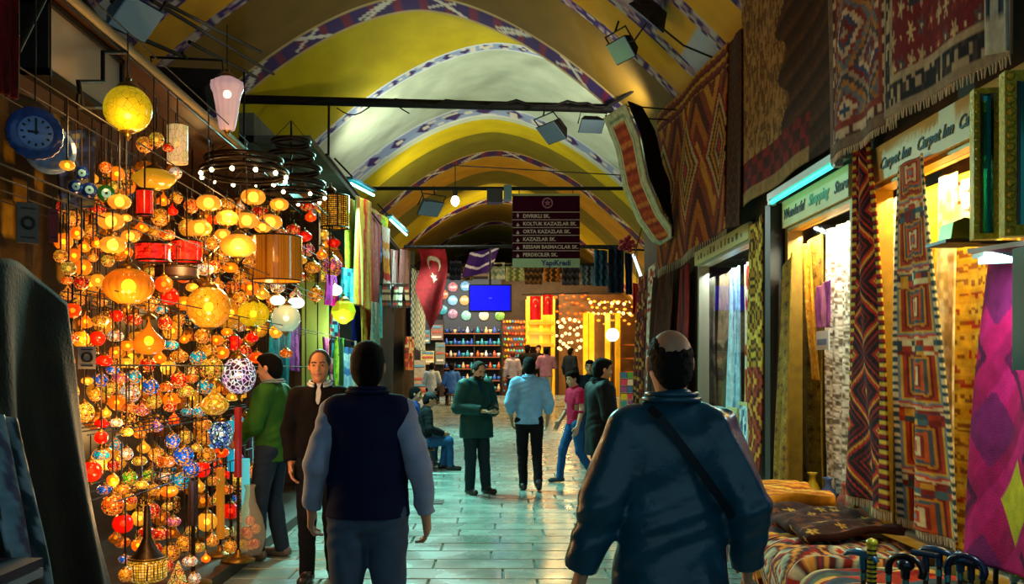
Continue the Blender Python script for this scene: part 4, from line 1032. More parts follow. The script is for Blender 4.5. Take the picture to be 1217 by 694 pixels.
# person in red t-shirt striding
person('person in crimson t-shirt and blue jeans striding', (683-VX)*13.0/F, 13.0, PI*.62, 1.56, .88, .010, dict(elR=(.21, .02, 1.16), wrR=(.21, .16, .96), elL=(-.21, -.02, 1.15), wrL=(-.22, .06, .90), kneeR=(.09, .16, .53), ankR=(.09, .22, .09), kneeL=(-.09, -.04, .5), ankL=(-.10, -.26, .16), toeL=(-.10, -.14, .03)),
       top=dict(m=cm('crimson_tee', 'b0183c', .8), hem=.92, sleeve=.32, loose=.008), legs=dict(m=cm('blue_jeans', '1f4a78', .85)), shoes='2a3038', hair_style='full', head=(0, -.15))
# black coat man in profile and the one behind him
person('person in black coat standing in profile beside the bald man', (714-VX)*9.9/F, 9.9, -PI*.42, 1.70, 1.12, .010, dict(elR=(.27, .0, 1.15), wrR=(.2, .16, 1.0), elL=(-.27, .0, 1.15), wrL=(-.2, .16, 1.0)),
       top=dict(m=cm('black_tee', '0c0c10'), hem=.9), over=dict(m=cm('black_coat', '030406', .7), hem=.70, skirt=.5, loose=.02, collar=True, neck=.05, n='coat'), legs=dict(m=MATS['black_trousers']), skin=SKIN2, hair_style='full', head=(0, -.06))
person('person with pale face standing behind the black coat', (701-VX)*15.3/F, 15.3, PI-.2, 1.66, .95, .012, None, top=dict(m=MATS['black_tee'], hem=.9), over=dict(m=cm('dark_jacket', '0e1018'), hem=.85, n='jacket'), legs=dict(m=MATS['dark_jeans']), hair_style='full')
# seated figures by the left wall
def stool(label, X, Y, hh=.44, w=.17):
    t = thing('stool', label, 'stool', (X, Y, floor_z(Y)))
    MB().lathe([(.001, hh-.03), (w, hh-.03), (w+.008, hh-.015), (w, hh), (.001, hh)], n=18).build('seat', mat('stool_wood', '5a3a1c', .5, var=.2), t)
    for a in range(4):
        q = a*PI/2+.4; MB().cyl((w*1.05*math.cos(q), w*1.05*math.sin(q), 0), (w*.6*math.cos(q), w*.6*math.sin(q), hh-.03), .014).build('leg', MATS['stool_wood'], t)
    MB().torus((0, 0, hh*.4), w*.88, .008, 16, 5).build('stretcher', MATS['stool_wood'], t)
SIT = dict(drop=.44, hipR=(.095, .0, .92), hipL=(-.095, .0, .92), kneeR=(.12, .42, .50), kneeL=(-.12, .42, .50), ankR=(.12, .44, .085), ankL=(-.13, .36, .085), elR=(.25, .04, 1.15), wrR=(.12, .30, 1.06), elL=(-.25, .04, 1.15), wrL=(-.12, .30, 1.06), lean=.12)
def seated(label, px, Y, face, topm, legm, hair_style='short', head=(0, -.2), cap=None, st='', H=1.72, h=.012, g=1.0):
    X = (px-VX)*Y/F
    person(label, X, Y, face, H, g, h, SIT, top=dict(m=topm, hem=.95, loose=.01), legs=dict(m=legm), hair_style=hair_style, head=head, sit=True, cap=cap)
    stool(st, X, Y, .366*H/1.75)
seated('person in dark cap and jacket sitting by the left shops', 503, 14.2, -PI*.42, cm('charcoal_jacket', '12161c'), MATS['blue_jeans'], 'short', (0, -.25), '10141c', 'low round stool under the person in the cap', 1.60)
seated('person with grey hair sitting behind the navy vest', 488, 14.9, -PI*.55, cm('royal_jacket', '1c4a9a'), MATS['dark_jeans'], 'short', (0, -.1), None, 'low round stool behind the navy vest', 1.66)
seated('person in white shirt with dark vest sitting at the ceramics shelves', 513, 28.6, -.1, cm('white_top', 'a8b4c4'), MATS['black_slacks'], 'full', (0, 0), None, 'low stool under the white-shirted sitter')
seated('person in bright blue shirt sitting on a stool at the shelves', 537, 28.2, .1, cm('bright_blue', '3a6ac8'), MATS['black_slacks'], 'full', (0, 0), None, 'wooden stool under the blue-shirted sitter')
# people far down the street
person('person in pink shirt and beige trousers with raised arms far away', (649-VX)*28.0/F, 28.0, .15, 1.78, 1.1, .014, dict(elR=(.27, .06, 1.18), wrR=(.16, .27, 1.2), elL=(-.27, .06, 1.18), wrL=(-.14, .27, 1.2)), top=dict(m=cm('pink_shirt', 'a8789a'), hem=.88, loose=.015), legs=dict(m=cm('beige_trousers', 'a89a80')), hair_style='short', face_parts=False)
person('person in pale lilac shirt standing at the colourful stalls', (609-VX)*28.6/F, 28.6, .4, 1.66, 1.05, .014, None, top=dict(m=cm('lilac_shirt', 'b0a8c4'), hem=.86, loose=.014), legs=dict(m=MATS['dark_jeans']), hair_style='short', hair=mat('hair_red', '6a1a14', .6), face_parts=False)
person('person in black walking beyond the light blue shirt', (627-VX)*29.2/F, 29.2, -.3, 1.84, 1.1, .014, None, top=dict(m=MATS['black_tee'], hem=.86, loose=.02), legs=dict(m=MATS['black_slacks']), hair_style='full', face_parts=False)
person('person in dark clothes facing the camera left of pink shirt', (640-VX)*30.2/F, 30.2, PI, 1.82, 1.0, .014, None, top=dict(m=MATS['dark_jacket'], hem=.86, loose=.012), legs=dict(m=MATS['black_slacks']), hair_style='full')
person('person in blue-black coat standing right of the pink shirt', (678-VX)*29.5/F, 29.5, -.8, 1.74, 1.1, .014, None, top=dict(m=cm('blue_black', '0e1c2c'), hem=.82, loose=.02), legs=dict(m=MATS['black_slacks']), hair_style='full', face_parts=False)
# ================================================================== LAMP SHOP ON THE LEFT
BRASS = mat('brass', '7a5a1e', .35, .8, var=.3, vscale=40)
BRONZE = mat('bronze', '2a1c0e', .4, .7, var=.3, vscale=30)
BULB = mat('bulb_warm', 'fff0d0', .4, emit='ffe0a0', es=13.0, samp=False)
def shell(name, col, es, alpha, mosaic=0, rough=.15, edge=.05, dark='1a0f06', use_obj=False, scale=5.0, two=None, inv=False, vary=.55, reg=False):
    """lit glass: part see-through to the bulb, part glowing with the glass colour; mosaic>0 cuts it into cells with dark joints"""
    if name in MATS: return MATS[name]
    m = bpy.data.materials.new(name); m.use_nodes = True; nt = m.node_tree; N = nt.nodes; L = nt.links
    b = N['Principled BSDF']; out = N['Material Output']; c = lin(col)
    b.inputs['Roughness'].default_value = rough
    if use_obj:
        oi = N.new('ShaderNodeObjectInfo'); csrc = oi.outputs['Color']
    else:
        r = N.new('ShaderNodeRGB'); r.outputs[0].default_value = (*c, 1); csrc = r.outputs[0]
    tr = N.new('ShaderNodeBsdfTransparent'); mx = N.new('ShaderNodeMixShader'); mx.inputs[0].default_value = alpha
    L.new(csrc, tr.inputs[0])
    if mosaic:
        tc = N.new('ShaderNodeTexCoord'); v = N.new('ShaderNodeTexVoronoi'); v.inputs['Scale'].default_value = scale
        L.new(tc.outputs['Object'], v.inputs['Vector'])
        v2 = N.new('ShaderNodeTexVoronoi'); v2.feature = 'DISTANCE_TO_EDGE'; v2.inputs['Scale'].default_value = scale; L.new(tc.outputs['Object'], v2.inputs['Vector'])
        if reg: v.inputs['Randomness'].default_value = 0; v2.inputs['Randomness'].default_value = 0
        sp = N.new('ShaderNodeSeparateColor'); L.new(v.outputs['Color'], sp.inputs[0])
        rp = N.new('ShaderNodeValToRGB'); rp.color_ramp.interpolation = 'CONSTANT'
        els = rp.color_ramp.elements; els[0].position = 0; els[0].color = (0, 0, 0, 1); els[1].position = .55; els[1].color = (1, 1, 1, 1)
        L.new(sp.outputs[0], rp.inputs[0])
        mc = N.new('ShaderNodeMix'); mc.data_type = 'RGBA'; L.new(rp.outputs[0], mc.inputs[0]); L.new(csrc, mc.inputs[6])
        mc.inputs[7].default_value = (*lin(two or 'ffe6a8'), 1)
        # second choice varies too
        m3 = N.new('ShaderNodeMix'); m3.data_type = 'RGBA'; m3.blend_type = 'MULTIPLY'; m3.inputs[0].default_value = vary
        L.new(mc.outputs[2], m3.inputs[6]); L.new(v.outputs['Color'], m3.inputs[7])
        lt = N.new('ShaderNodeMath'); lt.operation = 'GREATER_THAN'; lt.inputs[1].default_value = edge; lt.operation = 'LESS_THAN' if inv else 'GREATER_THAN'; L.new(v2.outputs['Distance'], lt.inputs[0])
        m4 = N.new('ShaderNodeMix'); m4.data_type = 'RGBA'; L.new(lt.outputs[0], m4.inputs[0]); m4.inputs[6].default_value = (*lin(dark), 1); L.new(m3.outputs[2], m4.inputs[7])
        csrc = m4.outputs[2]
        ml = N.new('ShaderNodeMath'); ml.operation = 'MULTIPLY'; ml.inputs[1].default_value = es; L.new(lt.outputs[0], ml.inputs[0])
        L.new(ml.outputs[0], b.inputs['Emission Strength'])
    else: b.inputs['Emission Strength'].default_value = es
    L.new(csrc, b.inputs['Base Color']); L.new(csrc, b.inputs['Emission Color'])
    L.new(tr.outputs[0], mx.inputs[1]); L.new(b.outputs[0], mx.inputs[2]); L.new(mx.outputs[0], out.inputs[0])
    m.cycles.emission_sampling = 'NONE'
    MATS[name] = m; return m
MOSAIC = shell('mosaic_glass', 'ff8020', .72, .92, 1, use_obj=True, scale=4.2, edge=.07, two='f0a848')
AMBER = shell('amber_glass', 'd88c1c', 0.38, .55)
AMBERC = shell('crackled_amber_glass', 'd89820', 0.5, .66, 1, edge=.02, scale=4.5, dark='5a3608', two='e0a830', vary=.25)
YELLOWG = shell('yellow_glass', 'c8b018', .75, .62, 1, edge=.015, scale=3.2, dark='6a5a08', two='c8b418', vary=.12)
CLEARG = shell('clear_glass', 'e8dcc0', .06, .22)
DOMEG = shell('dome_amber_glass', 'e8a83a', .55, .6)
REDG = shell('red_glass', 'e01808', 1.5, .85)
WHITEG = shell('white_glass', 'fff0d8', 1.6, .9)
MESHM = shell('pierced_metal', 'c8801c', .9, .97, 1, edge=.2, scale=8, dark='2a1806', two='f0b030', vary=.1, reg=True)
PARCH = shell('parchment', 'd8b878', .6, .95, 1, edge=.02, scale=3, dark='a08848', two='e0c488', vary=.15)
# a rack of iron bars: every lamp hangs from the bar above it or stands on the boards
LEV = [3.48, 2.9, 2.45, 2.02, 1.62, 1.24, .88]
LX = [-2.05, -2.2, -2.35, -2.5, -2.68, -2.85]
rack = thing('lamp_rack', 'dark iron rack of bars from which the lamps hang', 'rack', (0, 0, 0))
SOL = []      # upright solids already hung: (x, y, radius, z0, z1)
for x in LX:
    for y in ((11.5,) if x > -2.45 else (8.2, 11.5)): MB().cyl((x, y, .1), (x, y, 3.54), .009, n=6).build('post', BRONZE, rack); SOL.append((x, y, .012, .1, 3.5))
def bars():
    for x in LX:
        for z in LEV:
            y0 = 3.75 if z > 2.1 else 5.0
            if z > 3.1 and -2.5 <= x < -2.3: y0 = 6.1
            cuts = sorted((sy-sr-.01, sy+sr+.01) for sx, sy, sr, a, b in SOL if abs(sx-x) < sr+.01 and a-.004 < z < b-.004 and sr > .012)
            cur = y0
            for a, b in cuts+[(11.5, 11.5)]:
                if a-cur > .03: MB().cyl((x, cur, z), (x, a, z), .0045, n=5).build('bar', IRON, rack)
                cur = max(cur, b)
MB().cyl((-2.2, 4.1, 3.518), (-2.2, 9.5, 3.518), .03).build('front_rail', mat('cream_tube', '7a6a48', .6), rack)
BALLS = []    # lamps already hung: (centre, radius)
def solids(c, r, bot, top, hz): return [(c.x, c.y, r, c.z+bot-.42*r, c.z+top+.56*r), (c.x, c.y, .005, c.z+top+.56*r, hz)]
def fits(px, py, rpx, cand, shape):
    zs = [v.co.z for v in shape.vertices]; t_, b_ = max(zs), min(zs)
    for k in (1, .85, .7):
        for X in cand:
            c = PX(px, py, X); r = rpx*k*c.y/F; ok = True
            hz = bar_above(c.z+t_*r+.58*r+.01)
            for x, y, q, a, b in solids(c, r, b_*r, t_*r, hz):
                for sx, sy, sr, sa, sb_ in SOL:
                    if (x-sx)**2+(y-sy)**2 < (q+sr+.003)**2 and a < sb_ and sa < b: ok = False; break
                if not ok: break
            if ok and c.z-r > .12: return X, rpx*k
    return None
def clear_x(px, py, rpx, cand, k=1.0):
    best = None
    for X in cand:
        c = PX(px, py, X); r = rpx*k*c.y/F
        gap = min([(c-q).length-r-rr for q, rr in BALLS], default=9)
        if best is None or gap > best[0]+1e-6: best = (gap, X)
        if gap > 0: return gap, X
    return best
LAND = []     # landmarks (phrase, px, py)
_m = {}
def shared(key, fn):
    if key not in _m: _m[key] = fn()
    return _m[key]
def prof_ellip(rz=1.0, m=10, t0=.06, t1=.94): return [(math.sin(PI*(t0+(t1-t0)*i/m)), -rz*math.cos(PI*(t0+(t1-t0)*i/m))) for i in range(m+1)]
M_globe = MB().lathe(prof_ellip(), n=18).mesh('shade'); M_oval = MB().lathe(prof_ellip(.68), n=18).mesh('shade')
M_rib = MB().lathe(prof_ellip(.8), n=48, rib=.05, nr=16).mesh('shade')
M_tear = MB().lathe([(.02, 1.5), (.06, 1.2), (.16, .9), (.42, .55), (.82, .18), (1, -.15), (.9, -.5), (.6, -.78), (.2, -.92), (.02, -.95)], n=18).mesh('shade')
M_tulip = MB().lathe([(.1, .7), (.55, .62), (.85, .35), (1, 0), (.9, -.3), (.62, -.52), (.5, -.56)], n=18).mesh('shade')
M_bulb = MB().sphere((0, 0, 0), 1, 10, 8).mesh('bulb')
M_cap = MB().lathe([(.001, .55), (.06, .52), (.08, .38), (.16, .34), (.10, .26), (.2, .18), (.36, .1), (.46, -.02), (.52, -.16)], n=12).mesh('cap')
M_fin = MB().lathe([(.42, .1), (.34, -.02), (.14, -.08), (.18, -.18), (.1, -.26), (.06, -.36), (.001, -.46)], n=10).mesh('finial')
M_cord = MB().cyl((0, 0, 0), (0, 0, 1), 1, n=5, cap=False).mesh('cord')
M_drum = MB().lathe([(1, -1), (1.0, 1)], n=24).mesh('shade')
for me, mm in ((M_bulb, BULB), (M_cap, BRASS), (M_fin, BRASS), (M_cord, BRONZE)): me.materials.append(mm)
mesh_of = {}
def with_mat(me, mm):
    k = (me.name, mm.name)
    if k not in mesh_of: c = me.copy(); c.materials.clear(); c.materials.append(mm); mesh_of[k] = c
    return mesh_of[k]
def bar_above(z):
    c = [l for l in LEV if l > z+.02]; return min(c) if c else 3.48
def pendant(label, px, py, rpx, shape, m, X=-2.2, col=None, name='pendant_lamp', sz=1.0, bulb=.3, cap=True, fin=True, hang_z=None, group='pendant lamps of the lamp shop', land=None, cat='lamp', rz=0):
    if hang_z is None: X = min(LX, key=lambda q: abs(q-X))
    c = PX(px, py, X); r = rpx*c.y/F
    BALLS.append((c, r*max(1, sz)))
    t = thing(name, label, cat, c, group, rz)
    o = link('shade', with_mat(shape, m), None, t, scale=(r, r, r*sz))
    if col is not None: o.color = (*lin(col), 1)
    top = max(v.co.z for v in shape.vertices)*r*sz; bot = min(v.co.z for v in shape.vertices)*r*sz
    if cap: link('cap', M_cap, None, t, (0, 0, top-.02*r), r)
    if fin: link('finial', M_fin, None, t, (0, 0, bot+.02*r), r*.9)
    if bulb: link('bulb', M_bulb, None, t, (0, 0, 0), max(.012, r*bulb))
    hz = hang_z or bar_above(c.z+top+.58*r+.01)
    L = max(.02, hz-.005-c.z-top-.2*r); SOL.extend(solids(c, r, bot, top, hz-.005))
    link('cord', M_cord, None, t, (0, 0, top+.2*r), (.0045, .0045, L))
    if land: LAND.append((land, px, py))
    return t
# --- lamps one can single out in the photograph
pendant('large yellow crackled glass globe lamp with two bulbs near the top', 152, 130, 28, M_globe, YELLOWG, -2.05, bulb=.0, land='large yellow globe')
t = bpy.data.objects[-1] if False else None
gl = [o for o in COL.objects if o.get('label', '').startswith('large yellow crackled')][0]
rg = 28*PX(152, 130, -2.05).y/F
for dx in (-.3, .3): link('bulb', M_bulb, None, gl, (dx*rg*.3, dx*rg, -.3*rg), rg*.16)
pendant('ribbed purple-white crystal lantern at the top right of the lamps', 270, 112, 19, MB().lathe([(.15, 1.2), (.5, 1.0), (.95, .75), (1, .4), (.85, .1), (.72, -.6), (.6, -1.4), (.45, -2.2), (.3, -2.3)], n=48, rib=.06, nr=12).mesh('shade'), shell('crystal', 'd8c0c8', .35, .6), -2.1, bulb=.25, hang_z=4.3, land='crystal lantern')
pendant('cream parchment cylinder lamp with painted red flower', 211, 172, 12, M_drum, PARCH, -2.2, sz=1.85, fin=False, land='parchment cylinder lamp')
pendant('wide shallow brass bowl lamp under the parchment cylinder', 183, 213, 25, MB().lathe([(.1, .5), (.6, .4), (1, .12), (1, -.05), (.7, -.35), (.2, -.5)], n=24).mesh('shade'), shell('brass_bowl', 'c09018', .5, .95), -2.2, bulb=0, land='brass bowl lamp')
pendant('large ribbed amber glass melon lamp', 153, 340, 28, M_rib, AMBER, -2.05, bulb=.3, land='ribbed melon lamp')
pendant('large amber crackle globe at the middle of the lamp wall', 248, 365, 26, M_globe, AMBERC, -2.05, bulb=.22, land='large amber crackle globe')
pendant('second amber globe touching the large crackle globe on its right', 274, 372, 20, M_globe, AMBERC, -2.35, bulb=.22)
pendant('pointed teardrop amber glass lamp below the melon lamp', 177, 405, 19, M_tear, AMBER, -2.05, bulb=.3, land='teardrop lamp')
pendant('milky pale globe lamp near the scarf shop', 340, 378, 17, M_globe, shell('milky', 'b8c8b0', .4, .7), -2.05, bulb=.2, land='milky globe')
pendant('yellow-green star shaped lamp right of the amber globes', 301, 373, 16, MB().lathe(prof_ellip(), n=20, rib=.22, nr=5).mesh('shade'), YELLOWG, -2.1, bulb=.25, land='star lamp')
pendant('white filigree globe lantern left of the green jacket', 284, 446, 20, M_globe, shell('filigree', 'f0e8ff', .9, .93, 1, edge=.09, scale=4, dark='3a1430', two='e0d8f0', inv=True), -2.05, bulb=.2, sz=1.15, land='white filigree globe')
pendant('black and white filigree lantern beside the red column lamp', 263, 516, 14, M_globe, shell('filigree_dark', 'c8e0f0', .8, .9, 1, edge=.12, scale=4, dark='08080a', two='3a70c0'), -2.05, sz=1.25, bulb=.2, land='dark filigree lantern')
pendant('gold pendant with purple disc left of the filigree globe', 255, 478, 17, M_tear, shell('goldleaf', 'c89020', .7, .92, 1, edge=.04, scale=5, dark='5a3a08', two='e8c050'), -2.1, bulb=.2, land='gold teardrop with purple disc')
domes = [(248, 241, 13), (301, 234, 13), (270, 259, 12), (237, 271, 13), (293, 262, 13), (321, 264, 13), (332, 243, 10), (265, 279, 9), (283, 292, 19), (312, 270, 9), (142, 240, 12), (132, 263, 14), (134, 291, 14), (155, 281, 10), (150, 259, 6), (345, 300, 8)]
dl = ['highest left', 'highest right', 'third', 'fourth', 'fifth', 'sixth', 'seventh', 'eighth']
dlab = ['amber dome lamp at the upper left of the glowing cluster', 'amber dome lamp highest under the ring chandelier', 'amber dome lamp in the centre of the glowing cluster', 'bright amber dome lamp at the lower left of the glowing cluster', 'amber dome lamp centre right in the glowing cluster', 'amber dome lamp just above the orange drum shade', 'small amber dome lamp under the tiered chandelier', 'small bell lamp above the largest amber dome',
        'largest glowing amber dome lamp, left of the orange drum shade', 'little amber tulip lamp at the corner of the orange drum', 'amber dome lamp under the brass bowl, highest of the left three', 'amber dome lamp, middle of the left three', 'amber dome lamp, lowest of the left three', 'slim ribbed amber lamp above the melon lamp', 'tiny amber lamp between the left three domes', 'little amber lamp right of the orange drum shade']
for i, (x, y, r) in enumerate(domes): pendant(dlab[i], x, y, r*1.12, M_oval if i not in (7, 9, 13) else M_tulip, DOMEG, -2.05-.15*(i % 2), bulb=.42, name='dome_lamp', land={8: 'largest amber dome'}.get(i))
# cloth shades
def drum(label, px, py, wpx, hpx, m, X=-2.15, land=None, name='drum_lamp', rim=True):
    X = min(LX, key=lambda q: abs(q-X)); c = PX(px, py, X); rr = wpx/2*c.y/F; hh = hpx/2*c.y/F
    BALLS.append((c, max(rr, hh))); SOL.extend([(c.x, c.y, rr, c.z-hh, c.z+hh), (c.x, c.y, .006, c.z+hh, bar_above(c.z+hh))])
    t = thing(name, label, 'lamp', c, 'drum lamps of the lamp shop')
    link('shade', with_mat(M_drum, m), None, t, scale=(rr, rr, hh))
    for s in (-1, 1): MB().torus((0, 0, hh*s), rr, .007, 24, 5).build('rim', BRONZE, t)
    k = MB()
    for a in range(3): k.cyl((0, 0, hh), (rr*math.cos(a*2.1), rr*math.sin(a*2.1), hh), .004, n=4)
    k.build('spider', BRONZE, t)
    link('bulb', M_bulb, None, t, (0, 0, 0), .03)
    link('cord', M_cord, None, t, (0, 0, hh), (.006, .006, max(.02, bar_above(c.z+hh)-.005-c.z-hh)))
    if land: LAND.append((land, px, py))
    return t
drum('wide orange drum shade of pierced metal hanging in the middle', 328, 308, 62, 52, shell('orange_mesh', 'b87418', .42, .96, 1, edge=.14, scale=26, dark='8a5410', two='b87a1a', vary=.1, reg=True), -2.05, 'orange drum shade')
drum('latticed amber drum shade beside the striped scarves', 398, 252, 34, 38, MESHM, -2.0, 'latticed drum shade')
drum('bright red square cloth lantern under the brass bowl', 172, 241, 19, 30, shell('red_cloth', 'c01408', .8, .97), -2.2, 'red cloth lantern')
drum('red tasselled drum lamp left of the dark fringe', 182, 300, 40, 20, shell('red_silk', 'e01408', .9, .97, 1, edge=.03, scale=3, dark='7a0804', two='ff3018'), -2.2, 'red tasselled drum')
drum('red pleated drum lamp right of the red tasselled one', 222, 299, 36, 24, MATS['red_silk'], -2.25)
drum('short dark wooden drum hanging under the red lamps', 210, 324, 50, 12, mat('dark_drum', '2a140a', .5), -2.25)
# ring chandeliers
def chandelier(label, px, py, rings, X, land, nb=10):
    c = PX(px, py, X); t = thing('ring_chandelier', label, 'chandelier', c, 'ring chandeliers')
    for k, (rp, zp, th) in enumerate(rings):
        r = rp*c.y/F; z = -zp*c.y/F; g = MB(); g.torus((0, 0, z), r, th, 40, 6); g.torus((0, 0, z-.035), r*.97, th*.7, 40, 5)
        for a in range(6): g.cyl((r*math.cos(a*PI/3), r*math.sin(a*PI/3), z), (0, 0, z+.02), .005, n=4)
        g.build('ring', BRONZE, t)
    k = rings[-1]; r = k[0]*c.y/F; z = -k[1]*c.y/F
    for i in range(nb):
        a = 2*PI*i/nb; q = link('candle_bulb', M_bulb, None, t, (r*math.cos(a), r*math.sin(a), z-.05), .02)
    MB().cyl((0, 0, z), (0, 0, max(.1, 4.2-c.z)), .01).build('stem', BRONZE, t)
    g = MB()
    for a in range(4): g.cyl((0, 0, .22), (rings[0][0]*c.y/F*math.cos(a*PI/2+.3), rings[0][0]*c.y/F*math.sin(a*PI/2+.3), 0), .004, n=4)
    g.build('suspension', BRONZE, t)
    rm = max(q[0] for q in rings)*c.y/F+.03; SOL.append((c.x, c.y, rm, -rings[-1][1]*c.y/F+c.z-.1, c.z+.25)); LAND.append((land, px, py+14))
chandelier('wide dark bronze ring chandelier above the glowing domes', 290, 190, [(44, 0, .02), (50, 14, .02)], -2.2, 'ring chandelier', 12)
chandelier('tiered black ring chandelier narrowing upwards, right of the wide ring', 346, 168, [(22, 0, .018), (27, 16, .018), (34, 32, .02), (39, 50, .02), (40, 62, .018)], -2.15, 'tiered chandelier', 8)
# column lamps on floor stands
def column_lamp(label, px, py0, py1, wpx, m, X, base=True, land=None):
    a, b = PX(px, py0, X), PX(px, py1, X); r = wpx/2*a.y/F
    t = thing('column_lamp', label, 'lamp', (a.x, a.y, .1), 'column lamps')
    MB().lathe([(.001, b.z-.1), (r, b.z-.1), (r, a.z-.1), (.001, a.z-.1)], n=12, smooth=False).build('shade', m, t)
    MB().cyl((0, 0, 0), (0, 0, b.z-.1), .012).build('stem', BRONZE, t)
    MB().lathe([(.001, 0), (.13, 0), (.13, .015), (.08, .03), (.03, .05), (.02, .09), (.001, .09)], n=18).build('base', BRASS, t)
    if land: LAND.append((land, px, (py0+py1)/2))
column_lamp('slim bright red column lamp on a tall brass-footed stand', 283, 484, 567, 9, mat('red_column', '8a0c0c', .5, emit='a00808', es=.25, samp=False), -2.0, land='red column lamp')
column_lamp('slim dark brown column lamp behind the green jacket', 297, 460, 560, 8, mat('brown_column', '2a1008', .5), -2.25)
column_lamp('dark maroon column lamp standing low among mosaic lamps', 229, 572, 624, 11, mat('maroon_column', '2a0606', .5), -2.1, land='maroon column lamp')
column_lamp('amber striped column lamp right of the maroon one', 262, 556, 640, 10, shell('amber_col', 'c07818', .45, .97), -2.2)
# table lamps and vases standing on the boards
tl = PX(175, 690, -2.1)
t = thing('table_lamp', 'brass lamp with pierced honeycomb drum standing at lower left', 'lamp', (tl.x, tl.y, .1)); LAND.append(('honeycomb drum lamp', 175, 672))
zb = PX(175, 690, -2.1).z-.1
MB().lathe([(.001, 0), (.09, 0), (.09, .02), (.04, .04), (.03, zb-.02), (.08, zb)], n=16).build('base', BRASS, t)
MB().lathe([(.085, zb), (.115, zb+.02), (.118, zb+.11), (.10, zb+.14)], n=28).build('shade', shell('honeycomb', 'd8a028', .6, .97, 1, edge=.09, scale=60, dark='3a2408', two='ffd060', vary=.1, reg=True), t)
MB().torus((0, 0, zb+.14), .105, .008).build('rim', BRASS, t)
MB().lathe([(.10, zb+.14), (.06, zb+.19), (.025, zb+.26), (.02, zb+.45), (.001, zb+.46)], n=14).build('neck', BRONZE, t)
tv = PX(297, 672, -1.98)
t = thing('glass_vase', 'clear glass vase full of glowing orange balls by the jeans', 'vase', (tv.x, tv.y, .1)); LAND.append(('vase of glowing orange balls', 297, 660))
MB().lathe([(.001, 0), (.09, 0), (.11, .06), (.13, .16), (.10, .3), (.05, .42), (.035, .52), (.05, .56)], n=22).build('vessel', CLEARG, t)
for i, (x, y, z, cc) in enumerate([(.0, .03, .07, 'f06010'), (.05, -.03, .09, 'e83010'), (-.05, -.02, .08, 'e8b030'), (.0, -.04, .17, 'f04818'), (.04, .03, .2, 'e88020'), (-.04, .03, .18, 'd82010'), (.0, .0, .27, 'f05a18')]):
    o = link('ball', with_mat(M_globe, MOSAIC), None, t, (x, y, z), .04); o.color = (*lin(cc), 1)
cone_p = PX(212, 690, -2.05)
t = thing('cone_lamp', 'white and gold twisted cone lamp standing by the honeycomb lamp', 'lamp', (cone_p.x, cone_p.y, .1))
MB().lathe([(.001, 0), (.07, 0), (.075, .02), (.05, .05)], n=14).build('base', BRASS, t)
o = link('shade', with_mat(MB().lathe([(1, 0), (.92, .4), (.6, 1.1), (.3, 1.8), (.05, 2.4)], n=20, rib=.05, nr=7).mesh('shade'), MOSAIC), None, t, (0, 0, .05), .085); o.color = (*lin('e8c070'), 1)
# wall pieces: clock plate, plate, evil eye beads, sign box, tags
ck = PX(42, 158, -2.05)
t = thing('clock', 'round blue ceramic plate clock with scalloped rim at upper left', 'clock', ck, rz=.6)
MB().lathe([(.001, -.012), (.075, -.012), (.115, .0), (.12, .012), (.08, .004), (.001, .004)], n=40, ax='y', rib=.02, nr=20).build('plate', mat('blue_glaze', '2a4a8a', .2, var=.5, vscale=30), t)
MB().lathe([(.001, -.016), (.07, -.016), (.074, -.008)], n=28, ax='y').build('dial', mat('dial_blue', '7a9ad0', .3), t)
for i in range(12): a = i*PI/6; MB().box(-.004, .004, -.02, -.016, .05, .063).build('hour_mark', INK, t).rotation_euler = (0, a, 0)
MB().box(-.004, .004, -.021, -.017, -.01, .05).build('minute_hand', INK, t)
MB().box(-.005, .005, -.023, -.018, -.01, .034).build('hour_hand', INK, t).rotation_euler = (0, -PI/2, 0)
MB().cyl((0, .0, .14), (0, .0, 3.49-ck.z), .004).build('hanger', BRONZE, t)
pt = PX(60, 178, -2.2)
t = thing('ceramic_plate', 'pale blue ceramic plate half behind the plate clock', 'plate', pt, rz=.55)
MB().lathe([(.001, -.006), (.09, -.01), (.12, .01), (.09, .004), (.001, .004)], n=30, ax='y').build('dish', mat('pale_blue_glaze', '5f7fae', .2, var=.4, vscale=25), t)
MB().cyl((0, .0, .11), (0, .0, 3.49-pt.z), .004).build('hanger', BRONZE, t)
EYEB = mat('eye_blue', '0f2a7a', .15); EYEL = mat('eye_pale', '7ac0e0', .2)
for i, (px, py, r, lb_) in enumerate([(97, 206, 8, 'upper blue evil-eye bead on the dark strap'), (90, 222, 8, 'middle blue evil-eye bead on the dark strap'), (106, 226, 9, 'lowest blue evil-eye bead on the dark strap'), (78, 186, 7, 'dark evil-eye bead left of the strap'), (126, 230, 10, 'green and blue glass bead near the three domes')]):
    q = PX(px, py, -2.2); rr = r*q.y/F; t = thing('evil_eye_bead', lb_, 'bead', q, 'evil-eye beads', rz=.55)
    MB().lathe([(.001, -.012), (rr, -.008), (rr, .008), (.001, .012)], n=20, ax='y').build('disc', EYEB if i != 4 else mat('bead_green', '1a5a2a', .2), t)
    MB().lathe([(.001, -.016), (rr*.55, -.012)], n=16, ax='y').build('iris', EYEL, t); MB().lathe([(.001, -.018), (rr*.22, -.014)], n=12, ax='y').build('pupil', INK, t)
    MB().cyl((0, 0, rr*.9), (0, 0, bar_above(q.z+rr)-.005-q.z), .003, n=4).build('string', BRONZE, t)
hang('beaded_strap', 'dark blue textile strap with beads at the upper left', 'textile', PX(72, 156, -2.28), PX(112, 152, -2.28), PX(74, 250, -2.28), PX(112, 246, -2.28), checks(pal('0e1430', '1a2a5a', '0a0c18', '4a4a3a', '10183a'), 7, 2.5), 24, 50, .02, 2)
sbx = thing('sign_box', 'blank white sign box above the lamps at upper left', 'sign', (0, 0, 0))
a_, b_ = PX(56, 20, -2.35), PX(142, 96, -2.35)
